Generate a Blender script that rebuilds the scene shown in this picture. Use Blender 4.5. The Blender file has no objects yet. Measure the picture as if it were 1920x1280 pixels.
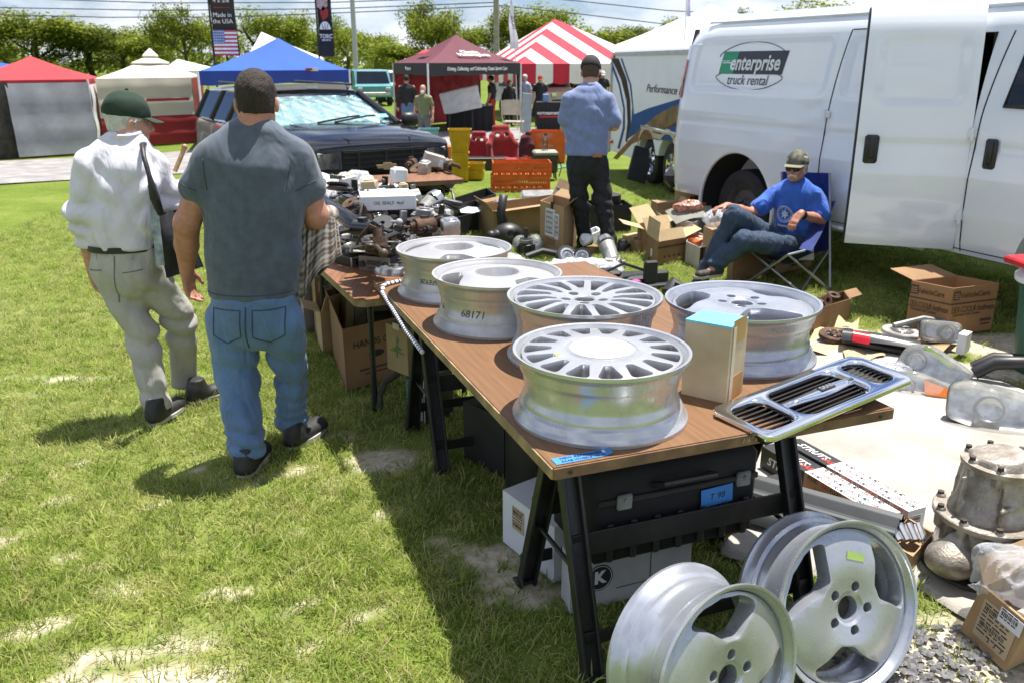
import bpy,bmesh,math,random
import numpy as np
from mathutils import Vector,Matrix,Euler
random.seed(7);rng=np.random.default_rng(7)
PI=math.pi
scene=bpy.context.scene
COL=scene.collection
# ------------------------------------------------------------------ camera, sky, sun, exposure
CAM_H,PITCH,FPX=1.70,math.atan(522/1600),1600.0
cam_d=bpy.data.cameras.new('camera');cam=bpy.data.objects.new('camera',cam_d);COL.objects.link(cam)
cam.location=(0,0,CAM_H);cam.rotation_euler=(PI/2-PITCH,0,0)
cam_d.sensor_width=36.0;cam_d.lens=36.0*FPX/1920.0;cam_d.clip_end=3000;cam_d.clip_start=0.05
cam_d.dof.use_dof=True;cam_d.dof.focus_distance=3.0;cam_d.dof.aperture_fstop=6.3
scene.camera=cam
SUN_EL=math.radians(73.0);SHX,SHY=-0.205,-0.185
world=bpy.data.worlds.new('World');scene.world=world;world.use_nodes=True
def build_world():
 nt=world.node_tree;N=nt.nodes;L=nt.links;N.clear()
 out=N.new('ShaderNodeOutputWorld');bg=N.new('ShaderNodeBackground')
 sky=N.new('ShaderNodeTexSky');sky.sky_type='NISHITA';sky.sun_disc=False
 sky.sun_elevation=SUN_EL;sky.sun_rotation=math.atan2(-SHX,-SHY)
 sky.air_density=1.0;sky.dust_density=0.4;sky.ozone_density=2.5
 tc=N.new('ShaderNodeTexCoord')
 mp=N.new('ShaderNodeMapping');mp.inputs['Location'].default_value=(3.1,1.7,.35);mp.inputs['Scale'].default_value=(1,1,2.6);L.new(tc.outputs['Generated'],mp.inputs[0])
 nz=N.new('ShaderNodeTexNoise');nz.inputs['Scale'].default_value=3.6;nz.inputs['Detail'].default_value=9;nz.inputs['Roughness'].default_value=0.58
 L.new(mp.outputs[0],nz.inputs['Vector'])
 rp=N.new('ShaderNodeValToRGB');rp.color_ramp.elements[0].position=0.43;rp.color_ramp.elements[1].position=0.57
 L.new(nz.outputs['Fac'],rp.inputs[0])
 nz2=N.new('ShaderNodeTexNoise');nz2.inputs['Scale'].default_value=7;nz2.inputs['Detail'].default_value=6;L.new(mp.outputs[0],nz2.inputs['Vector'])
 cr=N.new('ShaderNodeValToRGB');cr.color_ramp.elements[0].color=(8.0,9.0,10.8,1);cr.color_ramp.elements[1].color=(11.8,11.9,12.2,1)
 cr.color_ramp.elements[0].position=0.35;cr.color_ramp.elements[1].position=0.62
 L.new(nz2.outputs['Fac'],cr.inputs[0])
 mx=N.new('ShaderNodeMix');mx.data_type='RGBA';tn=N.new('ShaderNodeMix');tn.data_type='RGBA';tn.blend_type='MULTIPLY';tn.inputs[0].default_value=1;tn.inputs[7].default_value=(.92,.98,1.26,1);L.new(sky.outputs[0],tn.inputs[6]);L.new(rp.outputs[0],mx.inputs[0]);L.new(tn.outputs[2],mx.inputs[6]);L.new(cr.outputs[0],mx.inputs[7])
 L.new(mx.outputs[2],bg.inputs['Color']);bg.inputs['Strength'].default_value=0.056
 L.new(bg.outputs[0],out.inputs[0])
build_world()
sun_d=bpy.data.lights.new('sun','SUN');sun=bpy.data.objects.new('sun',sun_d);COL.objects.link(sun)
sun_d.energy=5.0;sun_d.angle=math.radians(0.53);sun_d.color=(1.0,0.955,0.88)
sun.rotation_euler=Vector((SHX,SHY,-1.0)).to_track_quat('-Z','Y').to_euler()
sun.location=(8,8,30)
scene.view_settings.view_transform='Standard';scene.view_settings.look='None'
scene.view_settings.exposure=0.90;scene.view_settings.gamma=1.0;scene.view_settings.use_curve_mapping=False
scene.render.engine='CYCLES'
try:
 scene.cycles.use_denoising=True;scene.cycles.max_bounces=6;scene.cycles.diffuse_bounces=3;scene.cycles.glossy_bounces=3
 scene.cycles.transparent_max_bounces=8;scene.cycles.transmission_bounces=5;scene.cycles.sample_clamp_indirect=6
except Exception:pass
_c,_s=math.cos(PITCH),math.sin(PITCH)
def G(x,y,z=0.0):
 """world point where the sight line of photo pixel (x, y) meets the level z"""
 a=(x-960)/FPX;v=(y-640)/FPX;d=(CAM_H-z)/(_s+v*_c)
 return Vector((a*d,d*(_c-v*_s),z))
def at(x,y,Y):
 """world point at distance Y along the sight line of photo pixel (x, y)"""
 a=(x-960)/FPX;v=(y-640)/FPX;k=Y/(_c-v*_s)
 return Vector((a*k,Y,CAM_H-k*(_s+v*_c)))
# ------------------------------------------------------------------ materials
def lin(h):
 h=h.lstrip('#');r=[int(h[i:i+2],16)/255 for i in(0,2,4)]
 return tuple(((c+0.055)/1.055)**2.4 if c>0.04045 else c/12.92 for c in r)
MATS={}
def mat(name,col,rough=0.6,metal=0.0,var=0.12,vs=6.0,bump=0.0,bs=60.0,col2=None,spec=None,coat=0.0,trans=0.0,alpha=1.0,aniso=None,ior=None,rv=0.12,sheen=0.0,stretch=None,transl=0.0,fold=0.0,fs=9.0):
 """principled material with procedural variation; col is a linear albedo tuple or hex string"""
 if name in MATS:return MATS[name]
 if isinstance(col,str):col=lin(col)
 if isinstance(col2,str):col2=lin(col2)
 m=bpy.data.materials.new(name);m.use_nodes=True;MATS[name]=m
 nt=m.node_tree;N=nt.nodes;L=nt.links
 b=N['Principled BSDF'];out=N['Material Output']
 b.inputs['Metallic'].default_value=metal
 if spec is not None:b.inputs['Specular IOR Level'].default_value=spec
 if coat:b.inputs['Coat Weight'].default_value=coat;b.inputs['Coat Roughness'].default_value=0.04
 if trans:b.inputs['Transmission Weight'].default_value=trans
 if ior:b.inputs['IOR'].default_value=ior
 if alpha<1:b.inputs['Alpha'].default_value=alpha
 if sheen:b.inputs['Sheen Weight'].default_value=sheen
 tc=N.new('ShaderNodeTexCoord');vec=tc.outputs['Object']
 if stretch:
  mp=N.new('ShaderNodeMapping');mp.inputs['Scale'].default_value=stretch;L.new(vec,mp.inputs[0]);vec=mp.outputs[0]
 nz=N.new('ShaderNodeTexNoise');nz.inputs['Scale'].default_value=vs;nz.inputs['Detail'].default_value=6;nz.inputs['Roughness'].default_value=0.6
 L.new(vec,nz.inputs['Vector'])
 rp=N.new('ShaderNodeValToRGB');rp.color_ramp.elements[0].position=0.32;rp.color_ramp.elements[1].position=0.68
 lo=col2 if col2 else tuple(max(0,c*(1-var*1.6))for c in col);hi=col if col2 else tuple(min(1,c*(1+var))for c in col)
 rp.color_ramp.elements[0].color=(*lo,1);rp.color_ramp.elements[1].color=(*hi,1)
 L.new(nz.outputs['Fac'],rp.inputs[0]);L.new(rp.outputs[0],b.inputs['Base Color'])
 mr=N.new('ShaderNodeMapRange');mr.inputs[3].default_value=max(0.02,rough-rv*0.5);mr.inputs[4].default_value=min(1,rough+rv*0.5)
 L.new(nz.outputs['Fac'],mr.inputs[0]);L.new(mr.outputs[0],b.inputs['Roughness'])
 if bump:
  n2=N.new('ShaderNodeTexNoise');n2.inputs['Scale'].default_value=bs;n2.inputs['Detail'].default_value=4;L.new(vec,n2.inputs['Vector'])
  bp=N.new('ShaderNodeBump');bp.inputs['Strength'].default_value=min(1,bump);bp.inputs['Distance'].default_value=0.01
  L.new(n2.outputs['Fac'],bp.inputs['Height']);L.new(bp.outputs[0],b.inputs['Normal'])
 if fold:
  m3=N.new('ShaderNodeMapping');m3.inputs['Scale'].default_value=(1,1,.45);m3.inputs['Rotation'].default_value=(0,.5,.3);L.new(tc.outputs['Object'],m3.inputs[0])
  n3_=N.new('ShaderNodeTexNoise');n3_.inputs['Scale'].default_value=fs;n3_.inputs['Detail'].default_value=3.5;n3_.inputs['Distortion'].default_value=.6;L.new(m3.outputs[0],n3_.inputs['Vector'])
  b3=N.new('ShaderNodeBump');b3.inputs['Strength'].default_value=min(1,fold);b3.inputs['Distance'].default_value=.10;L.new(n3_.outputs['Fac'],b3.inputs['Height'])
  if bump:L.new(bp.outputs[0],b3.inputs['Normal'])
  L.new(b3.outputs[0],b.inputs['Normal'])
 if transl:
  tr=N.new('ShaderNodeBsdfTranslucent');L.new(rp.outputs[0],tr.inputs['Color'])
  ms=N.new('ShaderNodeMixShader');ms.inputs[0].default_value=transl
  L.new(b.outputs[0],ms.inputs[1]);L.new(tr.outputs[0],ms.inputs[2]);L.new(ms.outputs[0],out.inputs[0])
 return m
# ------------------------------------------------------------------ mesh builder
class MB:
 def __init__(s,M=None):s.v=[];s.f=[];s.M=M
 def add(s,vs,fs,M=None):
  o=len(s.v);T=s.M
  if M is not None:T=(T@M)if T is not None else M
  if T is not None:vs=[tuple(T@Vector(p))for p in vs]
  s.v.extend(tuple(p)for p in vs);s.f.extend(tuple(i+o for i in f)for f in fs);return s
 def box(s,c,d,rot=None,bev=0.0,M=None):
  x,y,z=d[0]/2,d[1]/2,d[2]/2
  T=Matrix.Translation(c)
  if rot is not None:T=T@Euler(rot).to_matrix().to_4x4()
  if M is not None:T=M@T
  if bev<=0:
   vs=[(-x,-y,-z),(x,-y,-z),(x,y,-z),(-x,y,-z),(-x,-y,z),(x,-y,z),(x,y,z),(-x,y,z)]
   fs=[(0,3,2,1),(4,5,6,7),(0,1,5,4),(1,2,6,5),(2,3,7,6),(3,0,4,7)]
  else:
   b=min(bev,x*.99,y*.99,z*.99);vs=[];idx={}
   for sx in(-1,1):
    for sy in(-1,1):
     for sz in(-1,1):
      for k in range(3):
       p=[sx*x,sy*y,sz*z]
       for j,q in enumerate((sx,sy,sz)):
        if j!=k:p[j]-=q*b
       idx[(sx,sy,sz,k)]=len(vs);vs.append(tuple(p))
   fs=[]
   for k in range(3):
    i,j=(k+1)%3,(k+2)%3
    for q in(-1,1):
     def key(a,b_):
      t=[0,0,0];t[k]=q;t[i]=a;t[j]=b_;return(*t,k)
     r=[idx[key(-1,-1)],idx[key(1,-1)],idx[key(1,1)],idx[key(-1,1)]]
     fs.append(tuple(r if q>0 else r[::-1]))
   for k in range(3):
    i,j=(k+1)%3,(k+2)%3
    for a in(-1,1):
     for b_ in(-1,1):
      t0=[0,0,0];t1=[0,0,0];t0[i]=t1[i]=a;t0[j]=t1[j]=b_;t0[k]=-1;t1[k]=1
      r=[idx[(*t0,i)],idx[(*t1,i)],idx[(*t1,j)],idx[(*t0,j)]]
      fs.append(tuple(r if a*b_<0 else r[::-1]))
   for sx in(-1,1):
    for sy in(-1,1):
     for sz in(-1,1):
      r=[idx[(sx,sy,sz,k)]for k in range(3)]
      fs.append(tuple(r if sx*sy*sz>0 else r[::-1]))
  return s.add(vs,fs,T)
 def cyl(s,p0,p1,r0,r1=None,n=16,caps=True,M=None):
  r1=r0 if r1 is None else r1
  p0=Vector(p0);p1=Vector(p1);d=(p1-p0).normalized()
  u=d.orthogonal().normalized();w=d.cross(u)
  vs=[];fs=[]
  for k in range(n):
   a=2*PI*k/n;q=u*math.cos(a)+w*math.sin(a)
   vs.append(p0+q*r0);vs.append(p1+q*r1)
  for k in range(n):
   a,b=2*k,2*((k+1)%n);fs.append((a,b,b+1,a+1))
  if caps:fs.append(tuple(range(2*n-2,-1,-2)));fs.append(tuple(range(1,2*n,2)))
  return s.add(vs,fs,M)
 def lathe(s,prof,n=32,M=None,closed=False,a0=0.0,a1=2*PI):
  """profile of (r, z) turned about local z"""
  vs=[];fs=[];full=abs(a1-a0-2*PI)<1e-6;m=n if full else n+1
  for k in range(m):
   a=a0+(a1-a0)*k/n;ca,sa=math.cos(a),math.sin(a)
   for r,z in prof:vs.append((r*ca,r*sa,z))
  P=len(prof)
  for k in range(n):
   k2=(k+1)%m
   for i in range(P if closed else P-1):
    j=(i+1)%P;q=[]
    for t in(k*P+i,k2*P+i,k2*P+j,k*P+j):q.append(t)
    fs.append(tuple(q))
  return s.add(vs,fs,M)
 def tube(s,path,r,n=8,caps=True,closed=False,M=None):
  path=[Vector(p)for p in path];L=len(path);R=r if hasattr(r,'__len__')else[r]*L
  vs=[];fs=[];u=None
  for i,p in enumerate(path):
   if closed:t=(path[(i+1)%L]-path[i-1])
   else:t=path[min(i+1,L-1)]-path[max(i-1,0)]
   t.normalize()
   u=t.orthogonal()if u is None else(u-t*u.dot(t))
   if u.length<1e-6:u=t.orthogonal()
   u.normalize();w=t.cross(u)
   for k in range(n):
    a=2*PI*k/n;vs.append(p+(u*math.cos(a)+w*math.sin(a))*R[i])
  for i in range(L if closed else L-1):
   j=(i+1)%L
   for k in range(n):
    k2=(k+1)%n;fs.append((i*n+k,i*n+k2,j*n+k2,j*n+k))
  if caps and not closed:fs.append(tuple(range(n-1,-1,-1)));fs.append(tuple((L-1)*n+k for k in range(n)))
  return s.add(vs,fs,M)
 def prism(s,poly,z0,z1,M=None,top=None):
  """polygon in xy (counter-clockwise) extruded from z0 to z1; top = scale or other polygon"""
  n=len(poly);tp=poly if top is None else([(x*top,y*top)for x,y in poly]if not hasattr(top,'__len__')else top)
  vs=[(x,y,z0)for x,y in poly]+[(x,y,z1)for x,y in tp]
  fs=[tuple(range(n-1,-1,-1)),tuple(range(n,2*n))]+[(i,(i+1)%n,n+(i+1)%n,n+i)for i in range(n)]
  return s.add(vs,fs,M)
 def grid(s,fn,nu,nv,M=None,wrap=False):
  vs=[tuple(fn(i/nu,j/nv))for i in range(nu+1)for j in range(nv+1)]
  fs=[(i*(nv+1)+j,(i+1)*(nv+1)+j,(i+1)*(nv+1)+j+1,i*(nv+1)+j+1)for i in range(nu)for j in range(nv)]
  return s.add(vs,fs,M)
 def loft(s,rings,caps=True,M=None):
  n=len(rings[0]);vs=[tuple(p)for r in rings for p in r];fs=[]
  for i in range(len(rings)-1):
   for k in range(n):k2=(k+1)%n;fs.append((i*n+k,i*n+k2,(i+1)*n+k2,(i+1)*n+k))
  if caps:fs.append(tuple(range(n-1,-1,-1)));fs.append(tuple((len(rings)-1)*n+k for k in range(n)))
  return s.add(vs,fs,M)
 def sphere(s,c,r,nu=16,nv=10,M=None):
  r=r if hasattr(r,'__len__')else(r,r,r)
  pr=[(math.sin(PI*j/nv),-math.cos(PI*j/nv))for j in range(nv+1)]
  pr[0]=(1e-4,-1);pr[-1]=(1e-4,1)
  T=Matrix.Translation(c)@Matrix.Diagonal((*r,1))
  return s.lathe(pr,nu,(M@T)if M is not None else T)
 def mesh(s,name,m=None,smooth=35):
  me=bpy.data.meshes.new(name);me.from_pydata([tuple(p)for p in s.v],[],s.f);me.validate()
  finish(me,m,smooth);return me
 def obj(s,name,m,parent=None,smooth=35,**kw):return link(name,s.mesh(name,m,smooth),parent,**kw)
def finish(me,m,smooth):
 if m is not None:me.materials.append(m)
 if smooth:
  me.polygons.foreach_set('use_smooth',[True]*len(me.polygons))
  if smooth<180:me.set_sharp_from_angle(angle=math.radians(smooth))
 me.update()
def link(name,me,parent=None,loc=None,rot=None):
 o=bpy.data.objects.new(name,me);COL.objects.link(o)
 if parent is not None:o.parent=parent
 if loc is not None:o.location=loc
 if rot is not None:o.rotation_euler=rot
 return o
def tag(o,label,cat,group=None):
 o['label']=label;o['category']=cat
 if group:o['group']=group
 return o
def thing(name,label,cat,loc=(0,0,0),rot=0.0,group=None):
 o=link(name,None);o.location=loc
 o.rotation_euler=rot if hasattr(rot,'__len__')else(0,0,rot)
 o.empty_display_size=0.1
 return tag(o,label,cat,group)
def struct(o):o['kind']='structure';return o
def stuff(o):o['kind']='stuff';return o
def dup(o,loc=None,rot=None,label=None,scale=None,parent=None):
 c=o.copy();COL.objects.link(c)
 if parent is not None:c.parent=parent
 for ch in[x for x in bpy.data.objects if x.parent==o]:dup(ch,parent=c)
 if loc is not None:c.location=loc
 if rot is not None:c.rotation_euler=rot if hasattr(rot,'__len__')else(0,0,rot)
 if scale is not None:c.scale=(scale,)*3 if not hasattr(scale,'__len__')else scale
 if label:c['label']=label
 return c
# a scratch scene in which modifiers and text are turned into plain meshes
_tmp=bpy.data.scenes.new('scratch')
def bake(me,mods,smooth=35,mats=None):
 o=bpy.data.objects.new('t',me);_tmp.collection.objects.link(o);extra=[]
 for kind,kw in mods:
  md=o.modifiers.new(kind,kind)
  for k,v in kw.items():
   if k=='cut':
    q=bpy.data.objects.new('c',v);_tmp.collection.objects.link(q);extra.append(q);v=q;k='object'
   setattr(md,k,v)
 _tmp.view_layers[0].update();dg=_tmp.view_layers[0].depsgraph
 r=bpy.data.meshes.new_from_object(o.evaluated_get(dg),preserve_all_data_layers=False,depsgraph=dg)
 bpy.data.objects.remove(o)
 for q in extra:bpy.data.objects.remove(q)
 if not len(r.materials)and len(me.materials):r.materials.append(me.materials[0])
 finish(r,None,smooth);return r
def outward(me):
 v=0.0;C=[x.co for x in me.vertices]
 for p in me.polygons:
  q=p.vertices
  for i in range(1,len(q)-1):v+=C[q[0]].dot(C[q[i]].cross(C[q[i+1]]))
 if v<0:me.flip_normals()
 return me
def boolcut(me,cutters,smooth=35,solver='EXACT',op='DIFFERENCE'):
 outward(me)
 for c in(cutters if isinstance(cutters,(list,tuple))else[cutters]):
  if isinstance(c,MB):c=c.mesh('c',None,0)
  me=bake(me,[('BOOLEAN',dict(operation=op,solver=solver,cut=outward(c)))],smooth)
 return me
def text_mesh(txt,size,m,depth=0.0015,shear=0.0,align='CENTER',bold=0.0,sx=1.0,space=1.0):
 cu=bpy.data.curves.new('t','FONT');cu.body=txt;cu.size=size;cu.extrude=depth;cu.shear=shear
 cu.align_x=align;cu.align_y='CENTER';cu.offset=bold;cu.resolution_u=3;cu.space_character=space
 o=bpy.data.objects.new('t',cu);_tmp.collection.objects.link(o);_tmp.view_layers[0].update()
 dg=_tmp.view_layers[0].depsgraph;me=bpy.data.meshes.new_from_object(o.evaluated_get(dg),depsgraph=dg)
 bpy.data.objects.remove(o)
 if sx!=1.0:me.transform(Matrix.Diagonal((sx,1,1,1)))
 me.materials.clear();me.materials.append(m);return me
def text(txt,size,m,parent,M,name='lettering',**kw):
 me=text_mesh(txt,size,m,**kw);o=link(name,me,parent);o.matrix_local=M;return o
def frame(origin,xdir,ydir):
 """matrix whose x runs along xdir, y close to ydir"""
 x=Vector(xdir).normalized();y=Vector(ydir);y=(y-x*y.dot(x)).normalized();z=x.cross(y)
 M=Matrix((x,y,z)).transposed().to_4x4();M.translation=Vector(origin);return M
# ------------------------------------------------------------------ implicit surfaces (people, bags, castings)
def n3(P,s,seed=0):
 """cheap smooth 3-d noise in -1..1"""
 r=np.random.default_rng(seed);o=0
 for k in range(5):
  d=r.normal(size=3);d/=np.linalg.norm(d);e=r.normal(size=3);e/=np.linalg.norm(e)
  o=o+np.sin((P@d)*s*(0.7+0.5*k)+r.uniform(0,6)+1.7*np.sin((P@e)*s*0.6+r.uniform(0,6)))
 return o/3.0
class SDF:
 def __init__(s,lo,hi,vox):
  s.lo=np.array(lo,float);s.vox=vox;s.n=np.ceil((np.array(hi)-s.lo)/vox).astype(int)+1
  s.f=np.full(s.n,0.05,np.float32)
 def _blk(s,lo,hi):
  a=np.maximum(np.floor((np.array(lo)-s.lo)/s.vox).astype(int),0);b=np.minimum(np.ceil((np.array(hi)-s.lo)/s.vox).astype(int)+1,s.n)
  if np.any(b<=a):return None,None
  sl=tuple(slice(a[i],b[i])for i in range(3))
  ax=[s.lo[i]+s.vox*np.arange(a[i],b[i])for i in range(3)]
  return sl,np.stack(np.meshgrid(*ax,indexing='ij'),-1)
 def _mix(s,sl,d,k,op):
  f=s.f[sl]
  if op=='u':
   if k>0:h=np.maximum(k-np.abs(f-d),0)/k;r=np.minimum(f,d)-h*h*k*0.25
   else:r=np.minimum(f,d)
  else:
   if k>0:h=np.maximum(k-np.abs(f+d),0)/k;r=np.maximum(f,-d)+h*h*k*0.25
   else:r=np.maximum(f,-d)
  s.f[sl]=r
 def cone(s,p0,p1,r0,r1=None,k=0.02,op='u',flat=None):
  """tapered capsule; flat=(dir, factor) squashes it along dir"""
  r1=r0 if r1 is None else r1;p0=np.array(p0,float);p1=np.array(p1,float);R=max(r0,r1)*(1 if flat is None else max(1,1/flat[1]))+k+0.03
  sl,P=s._blk(np.minimum(p0,p1)-R,np.maximum(p0,p1)+R)
  if sl is None:return s
  ab=p1-p0;q=P-p0;t=np.clip((q@ab)/max(ab@ab,1e-9),0,1);e=q-t[...,None]*ab
  if flat is not None:
   d=np.array(flat[0],float);d/=np.linalg.norm(d);c=(e@d)[...,None]*d;e=e-c+c/flat[1]
  s._mix(sl,np.linalg.norm(e,axis=-1)-(r0+(r1-r0)*t),k,op);return s
 def ell(s,c,r,R=None,k=0.02,op='u'):
  c=np.array(c,float);r=np.array(r,float)if hasattr(r,'__len__')else np.array([r]*3,float);m=r.max()+k+0.03
  sl,P=s._blk(c-m,c+m)
  if sl is None:return s
  q=P-c
  if R is not None:q=q@np.array(R)
  n0=np.linalg.norm(q/r,axis=-1);n1=np.linalg.norm(q/(r*r),axis=-1)
  s._mix(sl,n0*(n0-1)/np.maximum(n1,1e-6),k,op);return s
 def box(s,c,h,R=None,rd=0.01,k=0.0,op='u'):
  c=np.array(c,float);h=np.array(h,float);m=np.linalg.norm(h)+k+0.03
  sl,P=s._blk(c-m,c+m)
  if sl is None:return s
  q=P-c
  if R is not None:q=q@np.array(R)
  q=np.abs(q)-(h-rd)
  s._mix(sl,np.linalg.norm(np.maximum(q,0),axis=-1)+np.minimum(q.max(-1),0)-rd,k,op);return s
 def half(s,p,nrm,op='s',k=0.0):
  P=np.stack(np.meshgrid(*[s.lo[i]+s.vox*np.arange(s.n[i])for i in range(3)],indexing='ij'),-1)
  n=np.array(nrm,float);n/=np.linalg.norm(n);s._mix((slice(None),)*3,-((P-np.array(p))@n),k,op);return s
 def noise(s,amp,sc,seed=0,st=(1,1,1)):
  P=np.stack(np.meshgrid(*[s.lo[i]+s.vox*np.arange(s.n[i])for i in range(3)],indexing='ij'),-1)
  s.f+=(amp*n3(P*np.array(st),sc,seed)).astype(np.float32);return s
 def field(s,fn):
  P=np.stack(np.meshgrid(*[s.lo[i]+s.vox*np.arange(s.n[i])for i in range(3)],indexing='ij'),-1)
  s.f+=fn(P).astype(np.float32);return s
 def mesh(s,name,m,smooth=180,relax=1):
  f=s.f.copy();f[0]=f[-1]=0.05;f[:,0]=f[:,-1]=0.05;f[:,:,0]=f[:,:,-1]=0.05
  ins=f<0;n=s.n
  cnt=np.zeros(n-1,np.float32);acc=np.zeros((*(n-1),3),np.float32);idx=np.stack(np.meshgrid(*[np.arange(k-1)for k in n],indexing='ij'),-1)
  corner=[(i,j,k)for i in(0,1)for j in(0,1)for k in(0,1)]
  def sh(a,c):return a[c[0]:n[0]-1+c[0],c[1]:n[1]-1+c[1],c[2]:n[2]-1+c[2]]
  for a in corner:
   for ax in range(3):
    if a[ax]:continue
    b=list(a);b[ax]=1;fa,fb=sh(f,a),sh(f,b);cr=(fa<0)!=(fb<0)
    t=np.where(cr,fa/np.where(cr,fa-fb,1),0)
    for q in range(3):acc[...,q]+=np.where(cr,a[q]+(t if q==ax else 0),0)
    cnt+=cr
  act=cnt>0;vid=np.full(n-1,-1,int);vid[act]=np.arange(act.sum())
  V=s.lo+s.vox*(idx[act]+acc[act]/cnt[act][:,None])
  F=[]
  for ax in range(3):
   o1,o2=(ax+1)%3,(ax+2)%3
   sl0=[slice(1,k-1)for k in n];sl1=list(sl0);sl0[ax]=slice(0,n[ax]-1);sl1[ax]=slice(1,n[ax])
   a,b=ins[tuple(sl0)],ins[tuple(sl1)];w=np.argwhere(a!=b)
   if not len(w):continue
   base=w.copy();base[:,o1]+=1;base[:,o2]+=1
   e1=np.zeros(3,int);e1[o1]=1;e2=np.zeros(3,int);e2[o2]=1
   g=lambda c:vid[c[:,0],c[:,1],c[:,2]]
   q=np.stack([g(base-e1-e2),g(base-e2),g(base),g(base-e1)],1)
   flip=b[tuple(w.T)];q[flip]=q[flip][:,::-1];F.append(q)
  if not F:F=[np.zeros((0,4),int)]
  F=np.concatenate(F);F=F[(F>=0).all(1)]
  for _ in range(relax):
   S=np.zeros_like(V);c=np.zeros(len(V))
   for i in range(4):
    a,b=F[:,i],F[:,(i+1)%4]
    np.add.at(S,a,V[b]);np.add.at(S,b,V[a]);np.add.at(c,a,1);np.add.at(c,b,1)
   V=0.5*V+0.5*S/np.maximum(c,1)[:,None]
  me=bpy.data.meshes.new(name);me.from_pydata(V.tolist(),[],F.tolist());finish(me,m,smooth);return me
def rotm(e):return np.array(Euler(e).to_matrix())
def smoothstep(a,b,x):t=np.clip((x-a)/(b-a),0,1);return t*t*(3-2*t)
# ================================================================== THE SETTING
PATCH=[(630,815,.13,.06,1),(715,860,.16,.13,1),(560,880,.10,.06,.6),(470,910,.12,.06,.5),(90,1170,.12,.06,.9),(150,1230,.16,.05,.9),(340,1195,.12,.03,1),(230,1110,.12,.03,.8),(40,1180,.08,.05,.9),(370,1265,.12,.04,1),(300,1250,.05,.02,.8),(5,1010,.06,.05,1),(430,1105,.09,.03,.7),(520,1150,.08,.03,.5),(250,1290,.2,.05,.9),(130,1285,.15,.05,1),(380,1030,.08,.03,.6),(890,1040,.17,.10,1),(960,1090,.12,.08,.9),(830,1010,.12,.07,.8),(1010,1110,.2,.08,.7),(120,705,.5,.08,.55),(30,735,.35,.07,.5),(230,690,.35,.08,.5),(420,700,.3,.12,.5),(500,650,.3,.1,.45),(170,930,.2,.04,.5),(220,790,.2,.05,.4),(1780,640,.5,.28,1),(1880,650,.4,.3,1),(1600,620,.25,.15,.6),(1840,700,.3,.2,1),(1400,560,.3,.2,.3),(1700,1240,.35,.3,1),(1780,1200,.3,.16,1),(1640,1290,.4,.2,1),(1500,1290,.4,.15,.8),(1900,1300,.3,.2,.9),(610,900,.1,.06,.7),(740,960,.14,.08,.5)]
_pr=random.Random(44)
for _ in range(46):
 _x,_y=_pr.uniform(-20,860),_pr.uniform(860,1290)
 if _x<860-(1290-_y)*.55:PATCH.append((_x,_y,_pr.uniform(.02,.07),_pr.uniform(.015,.035),_pr.uniform(.45,.9)))
PATCHW=[(*G(p[0],p[1])[:2],p[2]*.85,p[3]*.85,p[4]*.92)for p in PATCH]
def bare_mask(X,Y):
 P=np.stack([X,Y,0*X],-1)
 w=0.5*n3(P,9,3)+0.35*n3(P,24,4)+0.25*n3(P,60,5)
 m=np.zeros_like(X)
 for x,y,rx,ry,st in PATCHW:
  d=np.hypot((X-x)/rx,(Y-y)/ry);m=np.maximum(m,st*np.clip(1.35-0.75*d,0,1.2))
 gen=np.clip(0.18*n3(P,1.3,8)+0.12*n3(P,5,9)-0.02,0,1)*(Y<7)
 return np.clip(smoothstep(0.34,0.66,m+0.42*w*np.clip(m*3,0,1))+gen*0.5,0,1)
ROAD=[(-40,-7.5),(-14,9.4),(-7.7,12.6),(-5.0,14.1),(-1.0,17.4),(1.6,19.0),(8,22.0),(40,38)]
def road_edges():
 lo=[Vector((x,y))for x,y in ROAD];w=[4.2,3.9,3.5,3.6,4.6,5.2,5.5,6];hi=[]
 for i,p in enumerate(lo):
  d=(lo[min(i+1,len(lo)-1)]-lo[max(i-1,0)]).normalized();hi.append(p+Vector((-d.y,d.x))*w[i])
 return lo,hi
RLO,RHI=road_edges()
def on_road(X,Y):
 lo=np.interp(X,[p.x for p in RLO],[p.y for p in RLO]);hi=np.interp(X,[p.x for p in RHI],[p.y for p in RHI]);return(Y>lo-0.05)&(Y<hi+0.05)
MATPOLY=[G(1395,848),G(1392,980),G(1340,1040),G(1500,1080),G(1700,1090),G(1790,1150),G(1880,1200),G(1990,1160),G(2120,960),G(2080,800),G(1700,640),G(1575,610),G(1450,680)]
MATPOLY=[p.to_2d()for p in MATPOLY]
def in_poly(X,Y,poly):
 r=np.zeros(X.shape,bool);n=len(poly)
 for i in range(n):
  (x0,y0),(x1,y1)=poly[i],poly[(i+1)%n]
  c=((y0>Y)!=(y1>Y))&(X<(x1-x0)*(Y-y0)/((y1-y0)if abs(y1-y0)>1e-9 else 1e-9)+x0);r^=c
 return r
def rise(X,Y):
 P=np.stack([X,Y,0*X],-1);return 0.006*n3(P,3.0,21)*(np.hypot(X,Y-5)<12)-0.012
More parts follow.
